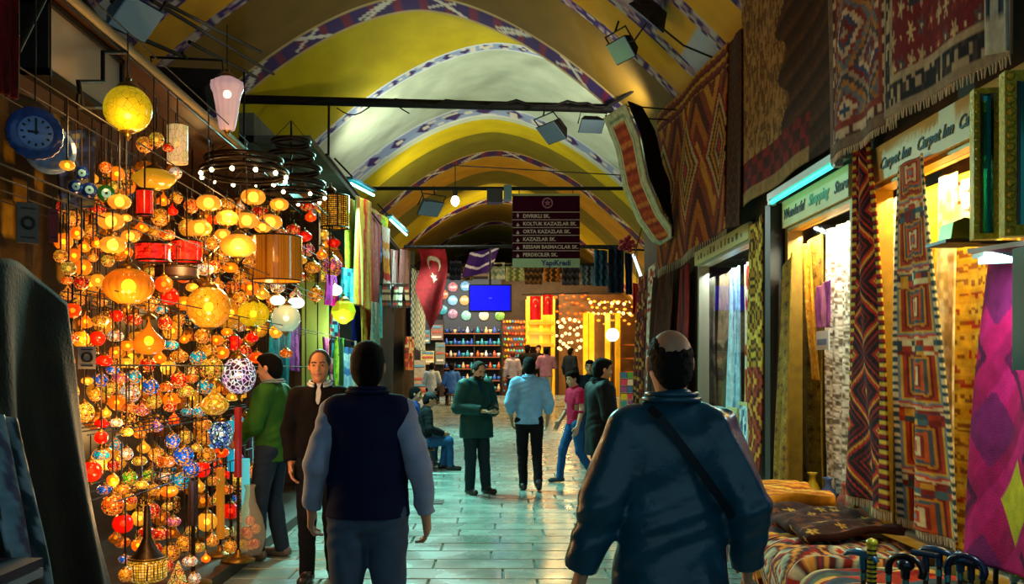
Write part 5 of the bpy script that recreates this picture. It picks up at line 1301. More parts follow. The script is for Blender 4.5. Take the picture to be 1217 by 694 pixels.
MB().box(-2.47, -2.35, a_.y, b_.y, 3.16, 3.52).build('panel', mat('panel_white', '8c857c', .5, var=.15, vscale=4), sbx)
k = MB()
for y0, y1, z0, z1 in ((a_.y-.03, b_.y+.03, 3.14, 3.17), (a_.y-.03, b_.y+.03, 3.51, 3.54), (a_.y-.03, a_.y, 3.14, 3.54), (b_.y, b_.y+.03, 3.14, 3.54)): k.box(-2.48, -2.33, y0, y1, z0, z1)
k.build('frame', IRON, sbx)
def paper(label, px, py, w, h_, bg, X=-2.1, em=True):
    X = min(LX, key=lambda v: abs(v-X)); q = PX(px, py, X); s = q.y/F; t = thing('hanging_plaque', label, 'plaque', q, rz=.7)
    MB().box(-w/2*s*1.2, w/2*s*1.2, -.004, .004, -h_/2*s, h_/2*s).build('board', mat('plaque_'+bg, bg, .5), t)
    if em: MB().torus((0, -.006, 0), w*.32*s, w*.09*s, 16, 5, 'y').build('emblem', INK, t)
    for zz in (-h_*.36, h_*.36): MB().box(-w*.4*s, w*.4*s, -.006, -.003, zz*s-.003, zz*s+.003).build('rule', INK, t)
    MB().cyl((0, 0, h_/2*s), (0, 0, bar_above(q.z+h_/2*s)-.005-q.z), .003, n=4).build('string', BRONZE, t)
paper('small white plaque with dark round emblem among red lamps', 103, 425, 17, 27, 'b0a090'); LAND.append(('white plaque', 103, 425))
paper('narrow grey plaque with dark writing mark at the left edge', 33, 265, 20, 48, '5a5448', -2.0)
paper('narrow red plaque at the left edge beside the grey one', 63, 268, 9, 40, '7a0f14', -2.1, False)
# floodlights and arms over the shop
def flood(label, c, d, s=.22, m=None):
    t = thing('floodlight', label, 'floodlight', c); t.rotation_euler = Vector(d).to_track_quat('-Y', 'Z').to_euler()
    MB().add([(-s, 0, -s*.7), (s, 0, -s*.7), (s, 0, s*.7), (-s, 0, s*.7), (-s*.55, s*.8, -s*.4), (s*.55, s*.8, -s*.4), (s*.55, s*.8, s*.4), (-s*.55, s*.8, s*.4)], [(0,4,5,1), (1,5,6,2), (2,6,7,3), (3,7,4,0), (4,7,6,5)]).build('housing', m or IRON, t)
    MB().box(-s*.95, s*.95, -.012, .0, -s*.65, s*.65).build('lens', mat('flood_lens', '4a5860', .2, emit='a8c8d8', es=.06, samp=False), t)
    k = MB(); k.tube([(-s*1.08, s*.3, 0), (-s*1.08, s*.3, s*1.1), (s*1.08, s*.3, s*1.1), (s*1.08, s*.3, 0)], .012, 5); k.cyl((0, s*.3, s*1.1), (0, s*.9, s*1.5), .014); k.build('bracket', IRON, t)
    return t
flood('big black floodlight hanging over the lamps near crystal lantern', PX(228, 106, -2.55), (-.1, .7, .55), .26)
flood('blue-grey floodlight on its arm at the very top left', PX(162, 22, -2.25), (.6, -.2, -.6), .17, mat('blue_housing', '4a6a80', .4))
arms = MB()
for i, (p0, p1) in enumerate([((20, 60), (60, -20)), ((60, 0), (215, 66)), ((100, 0), (145, 62)), ((180, 0), (325, 88)), ((196, 4), (310, 62)), ((225, 50), (305, 92))]):
    lb_ = ('leftmost black pipe slanting at the top left corner', 'long black pipe running over the white sign box', 'short black pipe crossing above the yellow globe', 'longest black pipe reaching towards the tie beam', 'upper black pipe near the tie beam end', 'short black pipe beside the crystal lantern')[i]
    tag(MB().cyl(PX(p0[0], p0[1], -2.12 if i == 0 else -2.55-.05*i), PX(p1[0], p1[1], -2.12 if i == 0 else -2.55-.05*i), .018).build('pipe', IRON), lb_, 'pipe', 'black pipes over the lamp shop')
hk = thing('wall_bracket', 'angular black iron bracket holding the yellow globe', 'bracket', (0, 0, 0))
g = MB(); pts = [PX(x, y, -2.2) for x, y in ((98, 128), (93, 97), (122, 97), (122, 62), (150, 62))]
g.tube(pts, .014, 5); g.tube([PX(93, 112, -2.2), PX(93, 128, -2.2), PX(128, 128, -2.2)], .012, 5); g.build('arm', IRON, hk)
# --- the dense small lamps
COLS = {'amber': 'f09018', 'gold': 'e8b838', 'red': 'f02008', 'orange': 'f86010', 'blue': '1868d8', 'turquoise': '18a8c8', 'white': 'f0d8c8', 'violet': '8850d0', 'green': '70b820', 'pink': 'e05878'}
hand = [(96, 403, 10, 'amber'), (86, 402, 8, 'red'), (116, 402, 9, 'red'), (124, 429, 10, 'red'), (81, 430, 8, 'orange'), (102, 382, 11, 'amber'), (119, 452, 9, 'blue'), (134, 440, 8, 'blue'), (159, 448, 9, 'turquoise'), (143, 450, 10, 'pink'), (154, 468, 12, 'white'), (169, 487, 10, 'pink'), (139, 478, 10, 'amber'), (100, 490, 12, 'gold'), (84, 466, 10, 'gold'), (120, 541, 10, 'turquoise'), (108, 560, 13, 'red'), (186, 506, 10, 'violet'), (205, 524, 9, 'blue'), (218, 542, 12, 'blue'), (227, 558, 10, 'blue'), (197, 549, 11, 'orange'), (214, 571, 12, 'turquoise'), (202, 482, 10, 'red'), (212, 452, 10, 'red'), (227, 450, 8, 'orange'), (203, 475, 9, 'amber'), (252, 438, 14, 'gold'), (180, 607, 10, 'red'), (134, 600, 13, 'orange'), (146, 622, 12, 'red'), (124, 582, 9, 'blue'), (154, 568, 9, 'green'), (269, 582, 9, 'orange'), (274, 607, 10, 'red'), (295, 632, 9, 'red'), (246, 620, 12, 'gold'), (206, 620, 9, 'pink'), (186, 540, 9, 'amber'), (166, 548, 9, 'gold'), (240, 558, 10, 'red'), (300, 400, 9, 'red'), (290, 418, 9, 'red'), (305, 425, 10, 'orange'), (330, 340, 9, 'white'), (365, 245, 9, 'red'), (382, 242, 9, 'orange'), (369, 257, 9, 'orange'), (385, 260, 8, 'violet'), (362, 281, 9, 'red'), (366, 297, 8, 'pink'), (372, 318, 10, 'amber'), (395, 317, 12, 'pink'), (352, 350, 10, 'white'), (375, 350, 9, 'amber'), (340, 420, 8, 'orange'), (186, 166, 9, 'gold'), (200, 176, 7, 'red'), (172, 172, 10, 'amber'), (205, 250, 8, 'red'), (254, 317, 8, 'red'), (243, 320, 11, 'white'), (320, 205, 9, 'pink')]
rl = random.Random(11)
for q_, r_, h_ in ((ck, .13, .14), (pt, .13, .13)): SOL.append((q_.x, q_.y, r_, q_.z-h_, q_.z+h_))
SOL += [(o.location.x, o.location.y, .07, o.location.z-.07, o.location.z+.07) for o in COL.objects if o.name.startswith('evil_eye_bead')]
SOL += [(o.location.x, o.location.y, .14, 0, .75) for o in COL.objects if o.name.startswith(('table_lamp', 'glass_vase', 'cone_lamp'))]
SOL.append(((323-VX)*7.8/F, 7.8, .36, 0, 1.75))
taken = [(x, y, r) for _, x, y in LAND for r in (20,)]+[(152, 340, 44), (248, 365, 40), (177, 400, 30), (283, 292, 26), (284, 446, 30), (183, 213, 30), (182, 300, 28), (222, 299, 28)]+[(x, y, r) for x, y, r in domes]+[(h[0], h[1], h[2]) for h in hand]+[(328, 308, 38), (153, 340, 24)]
small = [(x, y, r, c, -2.12-.06*(i % 3)) for i, (x, y, r, c) in enumerate(hand)]
def zone_color(x, y):
    if y < 340: return rl.choices(['amber', 'gold', 'red', 'orange', 'white'], [6, 4, 1, 2, 1])[0]
    if y < 440: return rl.choices(['amber', 'gold', 'red', 'orange', 'white', 'turquoise'], [6, 4, 2, 2, 1, .5])[0]
    if y < 560: return rl.choices(['amber', 'gold', 'red', 'orange', 'white', 'blue', 'turquoise'], [6, 4, 1.5, 2.5, 1.5, 1.5 if x > 150 else .5, 1])[0]
    return rl.choices(['amber', 'gold', 'red', 'orange', 'white', 'blue', 'green'], [5, 4, 3, 3, 1.5, 1, .6])[0]
def inside(x, y):
    if y < 195 or y > 690: return False
    lo_ = 72 if y < 340 else 78+(y-340)*.2
    hi_ = 400 if y < 330 else (330 if y < 400 else (308 if y < 440 else (300 if y > 560 else 292)))
    if y < 235 and x > 210: return False
    return lo_ < x < hi_
back_l = []
for layer, (X0, n, mind, rr) in enumerate(((-2.2, 190, 11.0, (7, 11)), (-2.5, 120, 14.5, (10, 15)), (-2.75, 90, 16, (11, 16)))):
    pts_ = [] if layer else list(taken)
    tries = 0; got = 0
    while got < n and tries < 12000:
        tries += 1; x, y, r = rl.uniform(72, 400), rl.uniform(180, 690), rl.uniform(*rr)
        if not inside(x, y): continue
        if any((x-a)**2+(y-b)**2 < (mind+(.45*q if layer == 0 else 0))**2 for a, b, q in pts_): continue
        pts_.append((x, y, r)); got += 1
        if layer == 0: small.append((x, y, r, zone_color(x, y), X0-rl.uniform(0, .22)))
        else: back_l.append((x, y, r, layer, X0-rl.uniform(0, .2)))
WORDN = ['nearest', 'second nearest', 'third nearest', 'fourth nearest', 'fifth nearest', 'sixth nearest', 'seventh nearest', 'eighth nearest', 'ninth nearest']
labs = {}; info = []
for x, y, r, c, X in small:
    nm, lx, ly = min(LAND, key=lambda l: (l[1]-x)**2+(l[2]-y)**2)
    dx, dy = x-lx, y-ly
    d = ('left of' if dx < 0 else 'right of') if abs(dx) > abs(dy) else ('above' if dy < 0 else 'below')
    key = (c, d, nm); info.append((key, math.hypot(dx, dy)))
order = {}
for i, (k, dist) in enumerate(info): order.setdefault(k, []).append((dist, i))
labels = {}
for k, lst in order.items():
    lst.sort()
    for j, (_, i) in enumerate(lst):
        tail = '' if len(lst) == 1 else (', '+(WORDN[j] if j < len(WORDN) else 'farthest')+' to it')
        labels[i] = 'small %s glass lamp %s the %s%s' % (k[0], k[1], k[2], tail)
GLOWG = shell('coloured_glow_glass', 'f09018', .36, .68, 0, use_obj=True)
for i, (x, y, r, c, X) in enumerate(small):
    sh_ = (M_globe, M_oval, M_globe, M_tulip, M_globe, M_tear)[i % 6] if r < 12 else M_globe
    ft = fits(x, y, r, [-2.2, -2.35, -2.5, -2.05, -2.68, -2.85], sh_)
    if ft is None:
        if i >= len(hand): continue
    else: X, r = ft
    pendant(labels[i], x, y, r*(.8 if sh_ is M_tear else 1), sh_, GLOWG if (c in ('amber', 'gold', 'orange', 'red') and hsh(i, 9) < .5) else MOSAIC, X, col=COLS[c], bulb=.22 if i % 2 else .3, cap=True, fin=i % 2 == 0, name='coloured_lamp', group='small coloured lamps')
# larger glass lamps and metal lanterns crowding behind them
M_hex = MB().lathe([(.25, 1.35), (.55, 1.05), (.95, .8), (1, -.7), (.7, -1.0), (.2, -1.2)], n=6, smooth=False).mesh('shade')
M_bell = MB().lathe([(.12, .9), (.35, .75), (.6, .4), (.8, 0), (1, -.45), (1.02, -.5)], n=18).mesh('shade')
LAN = shell('lantern_panels', 'd88818', .55, .95, 1, use_obj=True, edge=.14, scale=3.0, dark='1c1006', two='e8b040')
DEEPA = shell('deep_amber_glass', 'b8640c', .3, .82, 1, edge=.03, scale=4, dark='3a1c04', two='c87c18')
BRW = mat('dark_brass_shade', '6a4412', .35, .8, var=.4, vscale=25)
kinds = [('glass_lamp', M_globe, AMBERC, 'amber crackle globe'), ('glass_lamp', M_bell, DEEPA, 'deep amber bell lamp'), ('lantern', M_hex, LAN, 'six-sided metal lantern'), ('glass_lamp', M_rib, DEEPA, 'ribbed deep amber lamp'), ('glass_lamp', M_tear, DEEPA, 'amber teardrop lamp'), ('lantern', M_hex, LAN, 'six-sided metal lantern'), ('brass_lamp', M_bell, BRW, 'dark brass bell lamp')]
ordb = {}
for i, (x, y, r, layer, X) in enumerate(back_l):
    nm_, sh_, mm, ds = kinds[int(hsh(i, 3)*7) % 7]
    nm, lx, ly = min(LAND, key=lambda l: (l[1]-x)**2+(l[2]-y)**2); dx, dy = x-lx, y-ly
    d = ('left of' if dx < 0 else 'right of') if abs(dx) > abs(dy) else ('above' if dy < 0 else 'below')
    ft = fits(x, y, r, [-2.5, -2.68, -2.85], sh_)
    if ft is None: continue
    X, r = ft
    k = '%s behind, %s the %s' % (ds, d, nm); n_ = ordb[k] = ordb.get(k, 0)+1
    pendant(k if n_ == 1 else '%s, %s' % (k, ('', '', 'another', 'third', 'fourth', 'fifth', 'sixth', 'seventh', 'eighth')[min(n_, 8)]), x, y, r*(.8 if sh_ in (M_hex, M_tear) else 1), sh_, mm, X, col=rl.choice(['d88818', 'e0a030', 'c03010', 'd07018', '3a78b0', 'e0a030']) if nm_ == 'lantern' else None, bulb=.25 if nm_ != 'brass_lamp' else 0, name=nm_, fin=nm_ != 'glass_lamp' or sh_ is M_globe, group='lamps crowding behind the front row')
# real light of the lamps
for i, (px, py, X, pw) in enumerate([(152, 165, -1.95, 14), (285, 320, -1.95, 26), (230, 310, -2.0, 20), (250, 410, -1.9, 18), (150, 390, -1.95, 18), (180, 520, -1.9, 14), (240, 560, -1.95, 8), (150, 600, -1.95, 12), (345, 330, -1.9, 18), (280, 240, -1.95, 18), (120, 470, -2.0, 12)]):
    q = PX(px, py, X); point('lamp_glow', q, pw, (1, .55, .18) if i not in (6,) else (.6, .7, 1), .08)
for i, (y, z) in enumerate([(5.5, 2.6), (7.0, 1.6), (8.5, 2.8), (10.0, 2.2), (6.2, .9), (9, 1.0)]): point('lamp_glow', (-2.7, y, z), 16, (1, .55, .16), .1)
# black drape over a rack at the lower left
def drape(u, v):
    uu = np.minimum(u/.93, 1); Yt = 2.9+1.27*uu; Yb_ = 2.9+1.95*uu
    Yq = Yt+(Yb_-Yt)*v**1.3
    z = 2.0-.06*u-(1.98-.06*u)*v+.05*np.sin(u*5)*(1-v)
    x = -1.92-.02*u+.10*v*np.sin(u*PI)+.075*np.sin(u*15+2.5*v+1.2*np.sin(v*4))*(.2+.8*v)+.02*np.sin(u*41+3*v)*v
    x = x-.3*np.clip((u-.93)/.07, 0, 1)
    return x, Yq, np.maximum(z-.07*np.sin(u*6.5+.3)*(1-v), .01)
tag(cloth('black_drape', drape, stripes(pal('050506', '0b0c0f', '070708'), 12, 'u', .6), 90, 70, attr_mat('matte_drape', .75, .3, 60), None, .01), 'black cloth draped over a rack at the lower left', 'drape')
dr = thing('garment_rack', 'low metal rack hidden under the black drape', 'rack', (-2.12, 3.5, 0))
MB().cyl((0, -.7, 1.93), (0, .55, 1.90), .015).build('top_bar', IRON, dr)
for y in (-.65, .5):
    MB().cyl((0, y, 0), (0, y, 1.92), .015).build('upright', IRON, dr); MB().cyl((-.1, y, .02), (.1, y, .02), .015).build('foot', IRON, dr)
hang('satin_band', 'pale teal satin band hanging at the lower left corner', 'textile', (-1.76, 3.2, 1.45), (-1.74, 3.34, 1.42), (-1.72, 3.38, .72), (-1.72, 3.6, .72), stripes(pal('4a6a78', '7a98a4', '2a4048', '5a5a70'), 9, 'u', .4), 24, 40, .03, 2, m=attr_mat('satin', .35, .1, 60))
for i in range(9):
    z = .62+i*.035
    tag(MB().box(-1.78, -1.60, 2.9, 3.28, z, z+.03).build('folded_cloth', mat('fold_%d' % (i % 3), ('11141a', '8a94a0', '2a2440')[i % 3], .8)), '%s folded cloth, %s from the bottom of the corner pile' % (('black', 'pale grey', 'violet')[i % 3], ('first', 'second', 'third', 'fourth', 'fifth', 'sixth', 'seventh', 'eighth', 'ninth')[i]), 'cloth', 'folded cloths at the corner')
tb = thing('side_table', 'low dark table under the pile of folded cloths', 'table', (-1.69, 3.1, 0)); MB().box(-.1, .1, -.22, .22, .58, .617).build('top', WOOD, tb)
for x in (-.07, .07):
    for y in (-.18, .18): MB().box(x-.02, x+.02, y-.02, y+.02, 0, .58).build('leg', WOOD, tb)

hang('hanging_cloth', 'dark red cloth hanging at the top left corner', 'cloth', (-2.0, 3.75, 3.5), (-2.0, 3.86, 3.5), (-2.0, 3.75, 2.72), (-2.0, 3.86, 2.72), stripes(pal('4a0808', '6a0c0c', '300606'), 5, 'u', .3), 14, 30, .02, 2)

def tap(u, v):
    c = checks(pal('120c08', '1c140a', '2a1e0a', '14100c', '3a2c0c'), 9, 1.4, 4)(u, v)
    return np.where((hsh(np.floor(u*16), np.floor(v*22), 5) > .9)[..., None], np.array(lin('8a6a10')), c)
hang('tapestry', 'dark brown and gold tapestry hanging behind the plate clock', 'textile', (-2.62, 4.4, 3.12), (-2.62, 5.75, 3.12), (-2.62, 4.4, .9), (-2.62, 5.55, .9), tap, 50, 70, .03, 3)

for i, (px, y0, y1, w_, X, lb_) in enumerate([(275, 500, 560, 9, -2.35, 'turquoise glowing glass column lamp left of the red column'), (292, 545, 628, 10, -2.2, 'pale cyan glowing glass column lamp by the jeans'), (250, 505, 545, 8, -2.5, 'short sky blue glowing column lamp behind dark filigree lantern')]):
    column_lamp(lb_, px, y0, y1, w_, shell('cyan_col_%d' % i, ('18a8c8', '60d0d8', '3890d8')[i], .55, .9), X)
point('cyan_glow', (-1.95, 8.7, .8), 14, (.3, .9, 1), .1)

bars()
ON = ['first', 'second', 'third', 'fourth', 'fifth', 'sixth', 'seventh', 'eighth', 'ninth', 'tenth', 'eleventh', 'twelfth', 'thirteenth', 'fourteenth']
# ================================================================== SCARF SHOPS, SIGNS, FLAGS, FAR STALLS
SILK = attr_mat('silk', .75, .15, 80)
def scarf(label, px0, px1, y0, y1, cs, X=-2.15, n=9, along='u', skew=0, seed=0, nf=2, cat='scarf', name='scarf', group='scarves of the scarf shop', pat=None, fold=.022):
    hang(name, label, cat, PX(px0, y0, X), PX(px1, y0+(px1-px0)*.9*0+skew, X), PX(px0, y1, X), PX(px1, y1+skew, X), pat or stripes(pal(*cs), n, along, .12), 26, 60, fold, nf, m=SILK, seed=seed, group=group, thick=.006)
scarf('green and yellow striped scarf hanging highest beside latticed drum', 411, 425, 235, 345, ('2a8a4a', 'd8c828', '6ac0a0', 'e0d860'), -2.16, 9, 'u', 4)
scarf('broad yellow and orange striped scarf in the middle of the scarves', 422, 442, 232, 362, ('e0c818', 'e89018', 'e8e070', 'd03828', 'f0d040'), -2.06, 12, 'u', 8, 2)
scarf('magenta and red striped scarf right of the broad yellow scarf', 438, 452, 250, 380, ('c01850', 'e04828', 'a02070', 'f0a0a0'), -2.16, 8, 'u', 6, 3)
scarf('plain yellow cloth corner hanging under the tube lamp', 440, 462, 246, 268, ('d8c010', 'c8b010'), -2.26, 4, 'u', 14, 1)
scarf('blue patterned scarf hanging behind the red one', 443, 454, 262, 330, ('1858b8', '3890d0', '183878'), -2.36, 6, 'v', 4, 2)
scarf('red and white scarf at the right of the scarf row', 454, 463, 268, 340, ('d02818', 'e8e0d8', 'c81810', 'e8a018'), -2.16, 8, 'v', 4, 4)
scarf('orange fringed scarf hanging low below the yellow scarf', 428, 440, 340, 410, ('f07818', 'e8c040', 'e04820'), -2.14, 8, 'u', 3, 4)
scarf('turquoise figured scarf hanging low at the left of scarves', 405, 420, 318, 375, ('18a0c0', '38c0d0', '106888', '80d8e0'), -1.97, 6, 'v', 2, 2, pat=checks(pal('18a0c0', '38c0d0', '106888', '80d8e0'), 6, 2))
scarf('royal blue scarf hanging below the turquoise one', 418, 430, 350, 410, ('1830a8', '2848c8', '102070'), -2.23, 6, 'u', 2, 1)
scarf('pale mint and white scarf hanging low near the dark drape', 440, 450, 358, 420, ('a8d8c8', 'e0e8e0', '60a8a0'), -2.06, 6, 'u', 2, 5)
scarf('turquoise long scarf right of the orange fringed one', 446, 453, 320, 400, ('20b0c8', '50d0d8', '1080a0'), -2.27, 4, 'u', 2, 5)
scarf('pink cloth hanging over the pale green pillar', 386, 400, 326, 362, ('d818a0', 'b81080'), -2.05, 4, 'u', 2, 5)
scarf('teal curtain hanging behind the green jacket person', 322, 345, 372, 470, ('107888', '18a0b0', '0c5868'), -2.43, 9, 'u', 4, 3)
scarf('violet scarf hanging between teal curtain and pillar', 345, 356, 380, 440, ('8838a8', 'b060c0', '602880'), -2.43, 5, 'u', 2, 3)
scarf('magenta scarf hanging right of the pale green pillar', 384, 391, 400, 440, ('c81890', 'a01070', 'e060b0'), -2.06, 5, 'u', 2, 4)
scarf('multicoloured red print cloth hanging behind brown sweater person', 391, 404, 372, 425, (), -2.25, 5, 'u', 2, 4, pat=checks(pal('c01828', '281838', '3898a8', 'e0d0b0', '701830'), 6, 2))
scarf('dusty rose shirt cloth hanging in front of garments row', 464, 473, 296, 340, ('8a5a58', 'a07068', '6a4040'), -2.15, 5, 'u', 2, 4)
scarf('greyish pink garment hanging in the far garments row', 475, 487, 296, 352, ('7a5a58', '90706c', '5c4444'), -2.12, 5, 'u', 2, 6)
scarf('heavy dark brown curtain beside the far shops', 452, 488, 358, 492, ('1e1412', '2c1e1a', '140e0c'), -2.32, 10, 'u', 0, 6, 3, 'curtain', 'curtain', 'curtains', fold=.09)
for i, (x, c) in enumerate(((455, 'd04828'), (460, '3888a0'), (468, 'b83030'), (474, 'c8b890'), (481, 'a02828'))):
    scarf('%s bead garland, %s from the left above the brown curtain' % (('orange', 'blue', 'red', 'cream', 'dark red')[i], ('first', 'second', 'third', 'fourth', 'fifth')[i]), x, x+5, 338, 366, (c, '282020', 'd8c8a0'), -2.0, 9, 'v', 0, i, 1, 'garland', 'bead_garland', 'bead garlands')
scarf('blue and white checked shawl hanging by the far corner', 489, 506, 318, 412, (), -2.2, 5, 'u', 8, 3, pat=lambda u, v: np.where(((frac(u*7) < .45) ^ (frac(v*12) < .45))[..., None], np.array(lin('c8d4dc')), np.array(lin('2878a8'))))
scarf('red print cloth hanging low beside the checked shawl', 482, 492, 400, 440, (), -2.1, 5, 'u', 0, 3, pat=checks(pal('a02020', 'd8c8a0', '402020', 'c86830'), 6, 2))
# carrying poles of the scarf shops
for lb_, y0, y1, z in (('thin pole above the hanging scarves', 11.6, 17.2, 4.28), ('thin pole above the far garments', 17.4, 26.5, 4.35)):
    tag(MB().cyl((-2.11 if y0 < 15 else -2.2, y0, z), (-2.11 if y0 < 15 else -2.2, y1, z), .02).build('scarf_pole', IRON), lb_, 'pole')
# yellow-green gem lantern, pillar, counters
pendant('yellow-green faceted glass lantern hanging before the scarves', 408, 370, 15, MB().lathe([(.2, 1), (.8, .6), (1, 0), (.8, -.6), (.2, -1)], n=7, smooth=False).mesh('shade'), shell('lime_glass', 'b8c020', .5, .85), -1.95, bulb=.2, hang_z=3.2, fin=False)
pl = thing('shop_pillar', 'pale lime green pillar between the lamp and scarf shops', 'pillar', (-2.3, 11.92, 0))
MB().box(-.16, .16, -.12, .12, .12, 2.6).build('shaft', mat('lime_paint', '9ab85a', .5, emit='a8c860', es=.0), pl); MB().box(-.2, .2, -.16, .16, 0, .12).build('plinth', MATS['lime_paint'], pl); MB().box(-.2, .2, -.16, .16, 2.6, 2.7).build('capital', MATS['lime_paint'], pl)
cn = thing('display_counter', 'glass topped display counter of the scarf shop', 'counter', (-2.55, 14.2, 0))
MB().box(-.3, .3, -1.4, 1.4, 0, .95).build('body', mat('counter_teal', '2a6a70', .4, var=.2), cn); MB().box(-.33, .33, -1.43, 1.43, .95, 1.0).build('top', mat('counter_top', '8ab0b0', .15), cn)
rs = random.Random(5); goods = [('lime', 'a8c828'), ('blue', '2848b0'), ('red', 'c02028'), ('white', 'd0d8d8'), ('purple', '7838a0'), ('teal', '188890')]
for i in range(12):
    nm, c = goods[i % 6]; y = 12.95+i*.22
    o = MB().lathe([(.001, 0), (.05, 0), (.085, .05), (.09, .12), (.055, .2), (.04, .24), (.055, .27)], n=12).build('jar', mat('jar_'+nm, c, .3)); o.location = (-2.42-.1*(i % 2), y, 1.0)
    tag(o, '%s jar on the display counter, %s from the near end' % (nm, ON[i]), 'jar', 'jars on the display counter')
area('scarf_shop_light', (-2.6, 14.5, 4.5), (.3, 0, -1), .3, 3.5, 60, (.8, 1, .95)); area('scarf_shop_light_b', (-2.6, 21, 4.5), (.4, 0, -1), .3, 4, 110, (.85, 1, .95))
# fluorescent fixtures
def tube(label, a, b):
    t = thing('tube_lamp', label, 'lamp', (a+b)/2); h_ = (b-a)/2; d = h_.normalized()
    MB().cyl(-h_, h_, .022).build('tube', mat('cyan_tube', 'c0fff0', .3, emit='80ffee', es=9.0), t)
    up = Vector((-.03, 0, .06)); MB().prism([-h_*1.05+up+Vector((.07, 0, 0)), h_*1.05+up+Vector((.07, 0, 0)), h_*1.05+up-Vector((.07, 0, 0)), -h_*1.05+up-Vector((.07, 0, 0))], (0, 0, .04)).build('reflector', mat('blue_reflector', '2a6a80', .3), t)
    MB().cyl(up, (-.45, 0, .5), .015).build('bracket', IRON, t)
tube('cyan tube lamp hanging over the striped scarves', P(417, 218, 14.2), P(444, 232, 15.4))
tube('cyan tube lamp hanging further along the garments', P(464, 261, 18.5), P(483, 279, 20.5))
# light bulb
bc = P(541, 236, 20); t = thing('light_bulb', 'large glowing white light bulb hanging above the street', 'light bulb', bc)
MB().sphere((0, 0, -.05), .09, 14, 10, 1.25).build('glass', mat('bulb_white', 'ffffff', .3, emit='f0fff0', es=9), t); MB().cyl((0, 0, .05), (0, 0, .2), .05).build('socket', IRON, t); MB().cyl((0, 0, .2), (0, 0, .75), .01).build('cord', IRON, t)
point('bulb_glow', (bc.x, bc.y, bc.z-.3), 90, (.9, 1, .9), .1)
# street sign
MAR = mat('sign_maroon', '34061a', .85, spec=.05); SL = mat('sign_line', 'b09a8a', .5); SCR = mat('sign_cream_text', 'c0a898', .6)
c0, c1 = P(609, 233, 16.45), P(689, 318, 16.45); W_, H_ = c1.x-c0.x, c0.z-c1.z
ss = thing('street_sign', 'maroon direction sign with street names hanging from pole', 'sign', (c0.x, 16.45, c1.z))
MB().box(0, W_, -.02, .03, 0, H_).build('board', MAR, ss)
MB().box(0, W_, -.024, -.02, 0, H_*.125).build('sponsor_strip', mat('strip_green', '9ab08a', .5), ss)
MB().box(-.01, W_+.01, -.03, .035, H_*1.0, H_*1.03).build('top_rail', mat('rail_olive', 'a0a060', .5), ss)
tx = ['ORTAKLI SK.', 'KOLTUK KAZAZLAR SK.', 'ORTA KAZAZLAR SK.', 'KAZAZLAR SK.', 'RESSAM BASMACILAR SK.', 'PERDECILER SK.']
tx[0] = 'DIVRIKLI SK.'
for i in range(7):
    z = H_*(.125+i*.108); 
    if i > 0: MB().box(.0, W_, -.025, -.02, z-.006, z+.006).build('line', SL, ss)
for i, s_ in enumerate(tx):
    z = H_*(.125+(5-i)*.108)
    link('lettering', text_mesh(s_, .088, 0, .001, bold=.0025), SCR, ss, (W_*.155, -.026, z+.038), rot=(PI/2, 0, 0))
    MB().prism([(W_*.055, -.026, z+.03), (W_*.105, -.026, z+.03), (W_*.08, -.026, z+.085)] if i else [(W_*.06, -.026, z+.085), (W_*.1, -.026, z+.085), (W_*.08, -.026, z+.03)], (0, .004, 0)).build('arrow', SCR, ss)
    MB().box(W_*.07, W_*.09, -.026, -.022, z+.075 if not i else z+.02, z+.11 if not i else z+.05).build('arrow_shaft', SCR, ss)
link('lettering', text_mesh('YapıKredi', .13, 0, .001, bold=.004), mat('sponsor_blue', '1a2a6a', .5), ss, (W_*.43, -.028, H_*.03), rot=(PI/2, 0, 0))
em = MB(); em.torus((W_*.52, -.026, H_*.90), .085, .012, 24, 5, 'y'); em.build('emblem_ring', mat('emblem_rose', 'a05a70', .5), ss)
em = MB()
for i in range(5): a = i*2*PI/5+PI/2; em.prism([(W_*.52+.02*math.cos(a+1.2), -.027, H_*.90+.02*math.sin(a+1.2)), (W_*.52+.065*math.cos(a), -.027, H_*.90+.065*math.sin(a)), (W_*.52+.02*math.cos(a-1.2), -.027, H_*.90+.02*math.sin(a-1.2))], (0, .004, 0))
em.build('emblem_rosette', MATS['emblem_rose'], ss)
for x in (.12, W_-.12): MB().cyl((x, 0, H_*1.02), (x, .05, 4.8-c1.z), .008).build('hanger', IRON, ss)
# camera box beside the sign
cb = thing('camera_box', 'grey camera box fixed on the sign pole', 'camera', P(588, 232, 16.45)); MB().box(-.14, .14, -.1, .15, -.14, .1).build('housing', mat('box_dark', '23261e', .5), cb); MB().box(.16, .30, -.12, .1, -.1, .16).build('side_box', mat('box_blue', '5a7a80', .4), cb); MB().cyl((0, .03, .1), (0, .05, .12), .03).build('clamp', IRON, cb)
# television
c0, c1 = P(557, 338, 22), P(608, 371, 22)
tv = thing('television', 'wall television glowing plain blue under the pole', 'television', (c0.x, 22, c1.z)); W_, H_ = c1.x-c0.x, c0.z-c1.z
MB().box(0, W_, 0, .08, 0, H_).build('casing', mat('tv_black', '0a0a0c', .3), tv); MB().box(.035, W_-.035, -.008, 0, .045, H_-.035).build('screen', mat('tv_blue', '0000ff', .3, emit='0000ff', es=1.0), tv)
MB().box(W_*.47, W_*.54, -.01, -.008, H_*.49, H_*.52).build('screen_mark', mat('tv_mark', '6070ff', .3, emit='5060ff', es=.9), tv)
MB().cyl((W_/2, .06, H_), (W_/2, .04, 4.5-c1.z), .025).build('hanger', IRON, tv)
